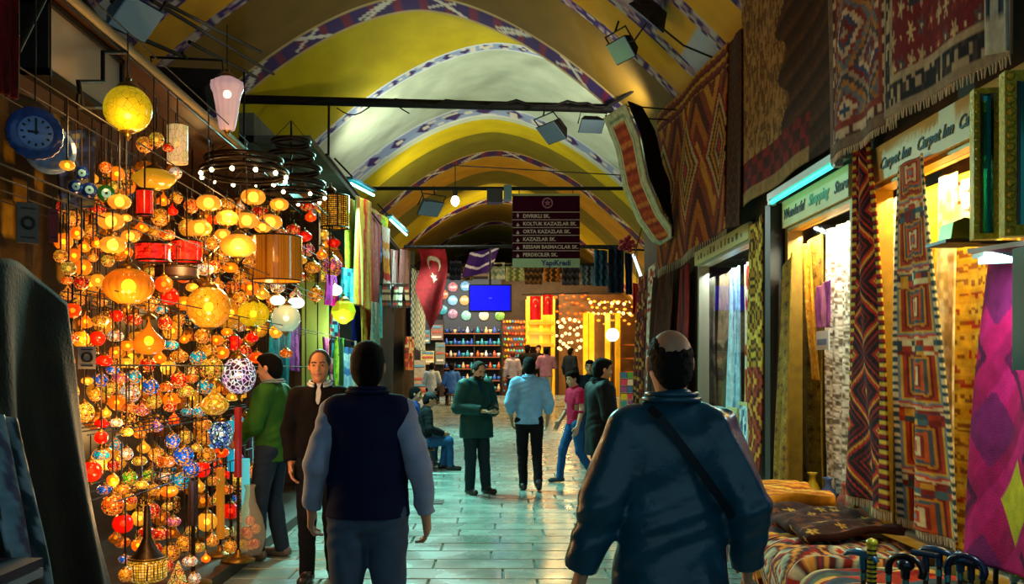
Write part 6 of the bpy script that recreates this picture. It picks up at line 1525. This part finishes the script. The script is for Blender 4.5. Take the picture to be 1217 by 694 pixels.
# flags
def star_pts(c, r): return [(c[0]+(r if i % 2 == 0 else r*.4)*math.cos(PI/2+i*PI/5), c[1]+(r if i % 2 == 0 else r*.4)*math.sin(PI/2+i*PI/5)) for i in range(10)]
def inpoly(u, v, poly):
    ins = np.zeros(u.shape, bool); n = len(poly)
    for i in range(n):
        x0, y0 = poly[i]; x1, y1 = poly[(i+1) % n]
        c = ((y0 > v) != (y1 > v)) & (u < (x1-x0)*(v-y0)/(y1-y0+1e-12)+x0); ins ^= c
    return ins
def flagcol(u, v, asp=1.6, red='a01018'):
    c = np.array(lin(red))+np.zeros(u.shape+(3,)); vv = v*asp
    cr = (np.hypot(u-.5, vv-.45) < .25) & (np.hypot(u-.5, vv-.52) > .2)
    st_ = inpoly(u, vv, star_pts((.5, .82), .14))
    return np.where((cr | st_)[..., None], np.array(lin('b89878')), c)
fl_a, fl_b = P(498, 296, 20.0), P(527, 296, 20.6)
def flagpos(u, v):
    # hangs from its upper corners and gathers to a point at the bottom
    px = 497+u*30*(1-.0*v)
    cut_ = np.interp(u, [0, .55, 1], [.52, 1.0, .72])
    y = 296+v*96*cut_
    px = px+3*np.sin(v*5)+u*2
    Yq = 20.2+.12*np.sin(u*7+v*3)*v
    return (px-VX)*Yq/F, Yq, EYE-(y-VY)*Yq/F
o = cloth('flag', flagpos, lambda u, v: flagcol(u, v*1.0, 2.2, '8a090d'), 60, 90, WOOL, None, .006); tag(o, 'large dark red flag with crescent and star hanging at left', 'flag')
tag(MB().cyl(P(488, 294, 20.2), P(612, 292, 20.2), .02).build('flag_pole', IRON), 'thin pole the large red flag hangs from', 'pole')
for i, (x0, x1, y0, y1) in enumerate(((630, 643, 352, 380), (645, 657, 350, 374))):
    a, b = P(x0, y0, 31.5), P(x1, y1, 31.5)
    def fp(u, v, a=a, b=b): return a.x+(b.x-a.x)*u, 31.5+.03*np.sin(u*9), a.z+(b.z-a.z)*v
    tag(cloth('flag', fp, lambda u, v: flagcol(u, v, 2.0, 'c01020'), 40, 60, SILK, None, .005), ('left small red flag with white crescent at the yellow stall', 'right small red flag with white crescent at the yellow stall')[i], 'flag', 'small flags at the stall')
tag(MB().cyl(P(620, 350, 31.5), P(700, 348, 31.5), .02).build('flag_pole', IRON), 'thin pole carrying the two small flags', 'pole')
# purple banner
a, b = P(548, 300, 26), P(583, 330, 26)
tag(cloth('banner', lambda u, v: (a.x+(b.x-a.x)*u+.25*(1-v), 26+.08*np.sin(u*6), a.z+(b.z-a.z)*v+.15*u), lambda u, v: np.where((np.abs(frac(v*2+np.abs(u-.5)*.9)-.5) < .1)[..., None], np.array(lin('c8c0d8')), np.array(lin('3a1a70'))), 40, 40, SILK, None, .005), 'purple banner with white chevrons hanging above the television', 'banner')
def light_head(label, px, py, Y, d, s=.2): return flood(label, P(px, py, Y), d, s)
light_head('silver floodlight hanging from the tie beam, right half', 655, 158, 15.0, (-.5, -.3, -.6), .26)
light_head('small floodlight beside the silver one on the tie beam', 703, 150, 15.0, (.1, -.6, -.8), .2)
light_head('black floodlight high on the right vault, lower one', 738, 60, 11.2, (-.6, -.3, -.5), .2)
light_head('black floodlight high on the right vault, upper one', 768, 22, 10.6, (-.5, .3, -.6), .24)
light_head('blue floodlight hanging on the left before the sign', 512, 248, 17.5, (.4, -.5, -.6), .24)
for lb_, p0, p1 in (('thin cable from the upper vault floodlight to the wall', P(770, 20, 10.6), Vector((2.53, 10.4, 5.06))), ('thin cable down to the lower vault floodlight', P(768, 28, 10.6), P(740, 52, 11.2)), ('short rod joining the blue floodlight to the sign pole', P(508, 240, 17.4), P(500, 224, 16.5))):
    m_ = (p0+p1)/2+Vector((0, 0, -.08)); tag(MB().tube([p0, m_, p1], .012, 5).build('cable', IRON), lb_, 'cable')
# ---------------------------------------------------------------- far stalls
YB = 33.2; fz = floor_z(YB)
bw = MB(); bw.box(-5.5, 5.9, YB+1.0, YB+1.2, fz-.1, 5.0); bw.box(-5.5, 5.9, YB-.2, YB+1.2, 4.9, 5.0)
struct(bw.build('wall_stalls', mat('stall_back', '3c2810', .7, var=.3)))
def Q(px, py, dy=0): return P(px, py, YB+dy)
# ceramics shelves
shf = thing('ceramics_shelf', 'tall shelf unit stacked with small glazed ceramics', 'shelf', (0, 0, 0))
rows = [396, 410, 424, 438, 452, 464]
for y in rows:
    a, b = Q(527, y), Q(594, y); MB().box(a.x, b.x, YB-.05, YB+.4, a.z-.03, a.z).build('board', mat('shelf_orange', '8a4a24', .5), shf)
for x in (526, 563.6, 597): a = Q(x, 390); MB().box(a.x-.02, a.x+.02, YB, YB+.4, fz, a.z).build('upright', WOOD, shf)
a, b = Q(526, 330), Q(596, 470); MB().box(a.x, b.x, YB+.42, YB+.46, fz, a.z).build('back_panel', mat('shelf_back', '2a3038', .7), shf)
gl_ = [mat('ware_'+n, c, .2) for n, c in (('blue', '2858b8'), ('teal', '2890a8'), ('white', 'c8d0d8'), ('rust', 'b85028'), ('navy', '182858'), ('sand', 'c8a878'))]
ware = [MB().lathe([(.001, 0), (.035, 0), (.055, .06), (.075, .14), (.06, .14), (.001, .05)], n=10).mesh('bowl'), MB().lathe([(.001, 0), (.05, 0), (.07, .08), (.045, .16), (.025, .2), (.035, .24), (.001, .24)], n=10).mesh('jug')]
ware_m = {}
wn = ['blue', 'teal', 'white', 'rust', 'navy', 'sand']; rwn = ['top', 'second', 'third', 'fourth', 'fifth', 'bottom']
for r, y in enumerate(rows):
    for j in range(13):
        px = 530.5+j*5.0+(2.2 if j > 6 else 0); k = int(hsh(r, j, 2)*6) if r != 1 else int(hsh(r, j)*2); kind = (r+j) % 2
        key = (kind, k)
        if key not in ware_m: me = ware[kind].copy(); me.materials.append(gl_[k]); ware_m[key] = me
        a = Q(px, y); o = link(('bowl', 'jug')[kind], ware_m[key], None, None, (a.x, YB+.08, a.z+.004), .95)
        tag(o, 'small %s glazed %s, %s from left on the %s ceramics shelf' % (wn[k], ('bowl', 'jug')[kind], ON[j], rwn[r]), ('bowl', 'jug')[kind], 'small %s %s on the %s ceramics shelf' % (wn[k], ('bowls', 'jugs')[kind], rwn[r]))
# wall plates
plate = MB().lathe([(.001, -.03), (.12, -.03), (.2, -.0), (.215, .01), (.12, -.015), (.001, -.015)], n=22, ax='y').mesh('plate')
pc = [('rose', 'a87078'), ('blue', '6a98c0'), ('pale blue', '78a8c8'), ('sand', 'b09060'), ('mauve', '907088'), ('mint', '78b0a8'), ('white', 'b8b8a8'), ('green', '6a9a48'), ('rust', 'a86848'), ('teal', '388898')]
for i, (x, y) in enumerate([(538, 341), (553, 340), (538, 357), (552, 357), (538, 373), (554, 375), (575, 375), (594, 375), (527, 350), (526, 368)]):
    me = plate.copy(); o = link('plate', me, mat('plate_'+pc[i][0].replace(' ', '_'), pc[i][1], .25, var=.5, vscale=12), None, Q(x, y, .38), .86)
    tag(o, '%s ceramic plate mounted %s the ceramics shelves' % (pc[i][0], 'left above' if x < 530 else 'above'), 'plate', 'wall plates')
# left corner: boxes and cushions in front of the ceramics
for i, (x, y, w_, h_, c, nm) in enumerate([(500, 470, 20, 30, 'a06a4a', 'rust'), (497, 440, 16, 24, '8a7a60', 'khaki'), (508, 425, 16, 16, 'b09a58', 'sand'), (523, 420, 11, 26, '6a6a58', 'grey-green'), (519, 395, 14, 18, '7a5a48', 'brown'), (505, 400, 12, 16, '4a6a6a', 'slate')]):
    Yc = 31.2+.4*i if i < 2 else 32.26; a = P(x-w_/2, y-h_/2, Yc); b = P(x+w_/2, y+h_/2, Yc)
    if i < 2: b.z = floor_z(Yc)+.01
    t = thing('souvenir_crate', '%s souvenir crate stacked at the far left corner' % nm, 'crate', (0, 0, 0), 'souvenir crates')
    MB().box(a.x, b.x, a.y, a.y+.342, b.z, a.z).build('body', mat('crate_'+nm, c, .6, var=.35, vscale=9), t)
    for q in range(3): zz = b.z+(a.z-b.z)*(q+.5)/3; MB().box(a.x+.04, b.x-.04, a.y-.02, a.y, zz-.02, zz+.05).build('label_card', mat('card_%d' % q, ('c8b8a0', 'a04028', '4a7a8a')[q], .6), t)
cs_ = thing('shelf_stack', 'wooden stepped stand supporting the souvenir crates', 'stand', (0, 0, 0)); a, b = P(486, 380, 32.5), P(527, 470, 32.5); MB().box(a.x, b.x, 32.6, 32.9, floor_z(32.6), a.z).build('frame', WOOD, cs_)
# colourful column of pouches and balls
pn = [('orange', 'e87018'), ('red', 'c82818'), ('blue', '1878c0'), ('yellow', 'e0b820'), ('lime', '78a828'), ('turquoise', '20a8b8'), ('pink', 'd05870')]
rq = random.Random(9)
pouch = MB().lathe([(.001, -.12), (.09, -.1), (.13, 0), (.1, .1), (.03, .14), (.05, .18), (.001, .18)], n=10).mesh('pouch'); pouch_m = {}
cst = thing('pouch_stand', 'tall brown stand hung with coloured pouches', 'stand', (0, 0, 0)); a, b = Q(597, 380, .3), Q(624, 472, .3); MB().box(a.x, b.x, a.y, a.y+.1, fz, a.z).build('panel', mat('stand_brown', '5a2a10', .6), cst)
for i in range(104):
    x, y = 599+(i % 8)*3.4+rq.uniform(-.4, .4)+(1.6 if (i//8) % 2 else 0), 383+(i//8)*6.8+rq.uniform(-.6, .6); k = int(rq.random()*7) if x < 612 or y > 410 else rq.choice([0, 1, 3, 0])
    if 608 < x < 622 and 400 < y < 440 and rq.random() < .5: k = rq.choice([2, 5])
    if k not in pouch_m: me = pouch.copy(); me.materials.append(mat('pouch_'+pn[k][0], pn[k][1], .5)); pouch_m[k] = me
    o = link('pouch', pouch_m[k], None, None, Q(x, y, .05 if (i//8) % 2 else .2), .35); tag(o, 'small %s pouch on the coloured stand, row %s, %s from left' % (pn[k][0], ON[i//8], ON[i % 8]), 'pouch', 'small %s pouches on the coloured stand' % pn[k][0])
# yellow stall front
ys_ = thing('yellow_stall', 'bright yellow stall front behind the two small flags', 'stall', (0, 0, 0)); YP = mat('yellow_paint', 'd8a010', .4, var=.25, vscale=3)
a, b = Q(626, 352, .3), Q(660, 472, .3)
MB().box(a.x, b.x, a.y, a.y+.15, Q(0, 412, .3).z, a.z).build('fascia', YP, ys_)
for x in (627, 643, 657): q = Q(x, 400, .25); MB().box(q.x-.07, q.x+.07, q.y-.05, q.y+.1, fz, Q(0, 356, .25).z).build('post', YP, ys_)
for i, y in enumerate((384, 396, 410)): q0, q1 = Q(628, y, .2), Q(658, y, .2); MB().box(q0.x, q1.x, q0.y-.05, q0.y+.05, q0.z-.05, q0.z+.05).build('moulding', mat('yellow_deep', 'b87a08', .4), ys_)
# far lamp stall
lst = thing('lamp_stall', 'golden lamp stall frame at the far right of crossing', 'stall', (0, 0, 0))
a, b = Q(664, 350, .8), Q(772, 472, .8); MB().box(a.x, b.x, a.y, a.y+.1, fz, a.z).build('back_panel', mat('stall_gold', '6a4410', .5, var=.4, vscale=4), lst)
for i, x in enumerate((696, 703, 722, 734)): q = Q(x, 400, -.1); MB().box(q.x-.09, q.x+.09, q.y-.06, q.y+.06, fz, Q(0, 372, -.1).z).build('pillar', YP, lst)
for i, y in enumerate((410, 426, 442, 456)): q0, q1 = Q(737, y, .2), Q(762, y, .2); MB().box(q0.x, q1.x, q0.y-.1, q0.y+.3, q0.z-.03, q0.z+.03).build('shelf_board', mat('orange_wood', 'b06018', .5), lst)
FB = {n: shell('far_'+n, c, e, .97) for n, c, e in (('red', 'f05010', 1.2), ('white', 'ffcf88', 2.0), ('amber', 'f8a030', 1.3))}
spots_ = [('red', 661+7.2*(i % 6)+(4 if (i//6) % 2 else 0), 353+(i//6)*9) for i in range(24)]+[('white', 662+5.4*(i % 6)+(3 if (i//6) % 2 else 0), 382+(i//6)*8) for i in range(30)]+[('amber', 700+7.5*(i % 8)+(4 if (i//8) % 2 else 0), 357+(i//8)*8.5) for i in range(32)]+[('white', 703+8*(i % 7), 361+(i//7)*11) for i in range(14)]
def rc_lab(i):
    if i < 24: return ON[i//6], ON[i % 6], ' near the small flags'
    if i < 54: return ON[(i-24)//6], ON[(i-24) % 6], ' in the bright cluster'
    if i < 86: return ON[(i-54)//8], ON[(i-54) % 8], ' above the white globe'
    return ON[(i-86)//7], ON[(i-86) % 7], ' above the white globe'
for i, (k, x, y) in enumerate(spots_):
    x += rq.uniform(-2.4, 2.4); y += rq.uniform(-2.6, 2.6); r = rq.uniform(.045, .075)
    q = Q(x, y, .2+.15*(i % 3)); t = thing('bulb_lamp', '%s far stall pendant, row %s, %s from left%s' % ({'red': 'orange-red', 'white': 'warm white', 'amber': 'amber'}[k], *rc_lab(i)), 'lamp', q, 'far %s pendants %s' % (k, 'left' if x < 697 else 'right'))
    link('shade', with_mat(M_oval if k != 'white' else M_globe, FB[k]), None, t, scale=r)
    link('arm', M_cord, None, t, (0, r*.9, 0), (.006, .006, max(.02, YB+.796-q.y-r*.9)), rot=(-PI/2, 0, 0))
q = Q(728, 398, -.4); t = thing('globe_lamp', 'large glowing white globe lamp at the far stall', 'lamp', q); MB().sphere((0, 0, 0), .235, 20, 14).build('globe', mat('globe_white', 'fff4e0', .4, emit='fff0d8', es=3.0), t); MB().cyl((0, 0, .22), (0, 0, .9), .015).build('stem', BRONZE, t); MB().cyl((0, 0, -.22), (0, 0, fz-q.z), .03).build('post', BRONZE, t)
for x, y, pw in ((675, 400, 60), (725, 375, 60), (715, 430, 40), (640, 400, 40)): point('stall_glow', Q(x, y, -.8), pw, (1, .6, .2), .15)
area('ceramics_light', Q(555, 335, -1.2), (0, .8, -1), 2.2, .3, 70, (1, .95, .85)); area('stall_light', Q(650, 338, -1.4), (0, .9, -1), 2.5, .3, 120, (1, .75, .35))
# postcard rack at the right
rk = thing('postcard_rack', 'wire rack of colourful postcards and magazines at the right', 'rack', (0, 0, 0)); Yk = 26.0
a, b = P(737, 442, Yk), P(762, 492, Yk)
for x in (a.x, (a.x+b.x)/2, b.x): MB().cyl((x, Yk, floor_z(Yk)), (x, Yk, a.z), .015, n=5).build('upright', mat('rack_wire', 'a8a8a0', .3, .6), rk)
cc = ['3a78b8', 'c8c828', '58a848', 'c84878', '28a0a8', 'd8d8d0', '8858a8', 'e07828']
for r in range(5):
    for j in range(3):
        z = a.z-.16-r*.2; x = a.x+.1+j*.19; MB().box(x-.085, x+.085, Yk-.05, Yk-.03, z-.02, z+.15).build('card', mat('postcard_%d' % ((r*3+j*2) % 8), cc[(r*3+j*2) % 8], .4), rk)
    MB().box(a.x, b.x, Yk-.06, Yk, a.z-.19-r*.2, a.z-.17-r*.2).build('tray', MATS['rack_wire'], rk)
# clothes hanging at right upper corner of the crossing
for i, (x0, x1, y0, y1, c, lb_) in enumerate([(706, 722, 296, 340, ('28405a', '3a607a', '182838'), 'steel blue jacket hanging high at the right of the crossing'), (723, 741, 292, 348, ('10182c', '1c2a44', '0a1020'), 'navy jacket hanging high at the right of the crossing'), (743, 751, 300, 350, ('1a1a38', '2a2a58', '101020'), 'dark indigo jacket hanging high at the right of the crossing'), (752, 762, 336, 372, ('c01818', 'e03030'), 'bright red cloth hanging at the right of the far lamp stall'), (762, 774, 356, 420, ('8ab0d0', 'c8d8e8', '5a88b0', '3a5a88'), 'pale blue cloth hanging beside the dark red rug')]):
    Yh = 19.4
    if i > 2: CORD = (P((x0+x1)/2, 296, Yh), P((x0+x1)/2, y0, Yh))
    hang('hanging_garment', lb_, 'garment', P(x0, y0, Yh), P(x1, y0+2, Yh), P(x0, y1, Yh), P(x1, y1, Yh), stripes(pal(*c), 7, 'u', .5), 20, 30, .06, 2, m=SILK, seed=i)
    if i > 2: MB().cyl(*CORD, .008).build('cord', IRON, [o for o in COL.objects if o.get('label') == lb_][0])
tag(MB().cyl(P(690, 294, 19.4), P(782, 298, 19.4), .02).build('garment_pole', IRON), 'pole from which the dark jackets hang at right', 'pole')
fw = MB()
for i in range(14): a = i*2.4; r = .03+.011*i; fw.sphere((r*math.cos(a), .02*math.sin(i*3), r*math.sin(a)), .05, 8, 6)
o = fw.build('red_flower', mat('flower_red', '9a1028', .6)); o.location = P(745, 290, 18.9); tag(o, 'cluster of red cloth flowers above the hanging jackets', 'flower')
t = thing('tube_lamp', 'white tube lamp slanting beside the red hanging cloth', 'lamp', P(761, 326, 17.2)); d = (P(770, 350, 16.8)-P(753, 303, 17.6))/2; MB().cyl(-d, d, .03).build('tube', mat('white_tube', 'c8d8e0', .3, emit='d0e8f0', es=1.6), t); MB().cyl(-d*.9, Vector((2.62, 16.3, 4.2))-t.location, .012).build('bracket', IRON, t)

clut = [(541, 318, 14, 22, ('2a2a38', '4a4a60', '181820'), 'slate'), (556, 322, 12, 14, ('5a4a30', '8a7a50', '3a3020'), 'khaki'), (590, 320, 20, 16, ('a8b8b0', 'c8d0c8', '7a9a90'), 'pale mint'), (612, 324, 22, 12, ('7a8a58', 'a8a878', '50603a'), 'olive'), (634, 324, 20, 20, ('3a2a20', '6a4a28', '20180f'), 'dark brown'), (656, 322, 20, 18, ('4a3018', 'a86a20', '2a1a0c'), 'ochre'), (678, 324, 20, 22, ('1c1c24', '3a3a48', '101014'), 'black'), (698, 322, 16, 26, ('3a4a58', '5a7080', '202a34'), 'blue-grey')]
for i, (x, y, w_, h_, c, nm) in enumerate(clut):
    hang('bolt_of_cloth', '%s cloth hanging in the row above the far stalls' % nm, 'cloth', P(x-w_/2, y-8, 27), P(x+w_/2, y-8, 27), P(x-w_/2, y+h_/2+4, 27), P(x+w_/2, y+h_/2+4, 27), stripes(pal(*c), 8, 'u' if i % 2 else 'v', .5), 18, 20, .05, 2, m=SILK, seed=i, group='cloths above the far stalls')

point('lime_lantern_glow', PX(408, 395, -1.9), 16, (.95, 1, .65), .08)
extra = [(398, 408, 400, 462, ('c8d030', '58a028', '203818'), 'lime and green print scarf hanging behind brown sweater person'), (409, 420, 412, 470, ('d8e0e8', '3878b8', 'a0c0d8'), 'white and blue scarf hanging low left of the navy vest'), (421, 432, 405, 470, ('18a0a8', 'e8d8b0', '186070'), 'teal and cream scarf hanging low beside the navy vest'), (392, 399, 425, 470, ('d06088', 'e8b0c0', '903060'), 'rose pink scarf hanging low near the lime pillar'), (433, 444, 412, 470, ('e0a020', 'c04818', '702010'), 'amber and rust scarf hanging low beside the brown curtain')]
for i, (a, b, y0, y1, c, lb_) in enumerate(extra): scarf(lb_, a, b, y0, y1, c, -2.18-.03*(i % 2), 7, 'uv'[i % 2], 2, i)
tag(MB().cyl((-2.19, 12.3, 2.02), (-2.19, 17.1, 2.02), .015).build('scarf_pole', IRON), 'low thin pole carrying the lower scarves', 'pole')
for i, (px, py, r, lb_) in enumerate([(397, 345, 10, 'white frosted globe lamp hanging below the pink cloth'), (352, 360, 10, 'frosted pale lamp hanging right of the milky globe'), (330, 357, 9, 'frosted pale lamp hanging above the milky globe')]): pendant(lb_, px, py, r, M_oval, WHITEG, -2.05, bulb=.2, hang_z=None)

gp = MB().cyl((-2.0, 16.4, EYE+16.4/11+.01), (-2.0, 21.8, EYE+21.8/11+.01), .012); gp.cyl((-2.0, 17.35, EYE+17.35/11), (-2.44, 17.28, EYE+17.35/11), .012)
tag(gp.build('garland_pole', IRON), 'thin pole carrying the five bead garlands', 'pole')

def cord_for(lab, a, b):
    MB().cyl(a, b, .004, n=5).build('cord', IRON, [o for o in COL.objects if o.get('label', '') == lab][0])
cord_for('pink cloth hanging over the pale green pillar', (-2.05, 11.35, PX(389, 327, -2.05).z), (-2.05, 11.35, 2.9))
cord_for('red print cloth hanging low beside the checked shawl', PX(487, 401, -2.1), (-2.2, PX(487, 401, -2.1).y, 4.34))
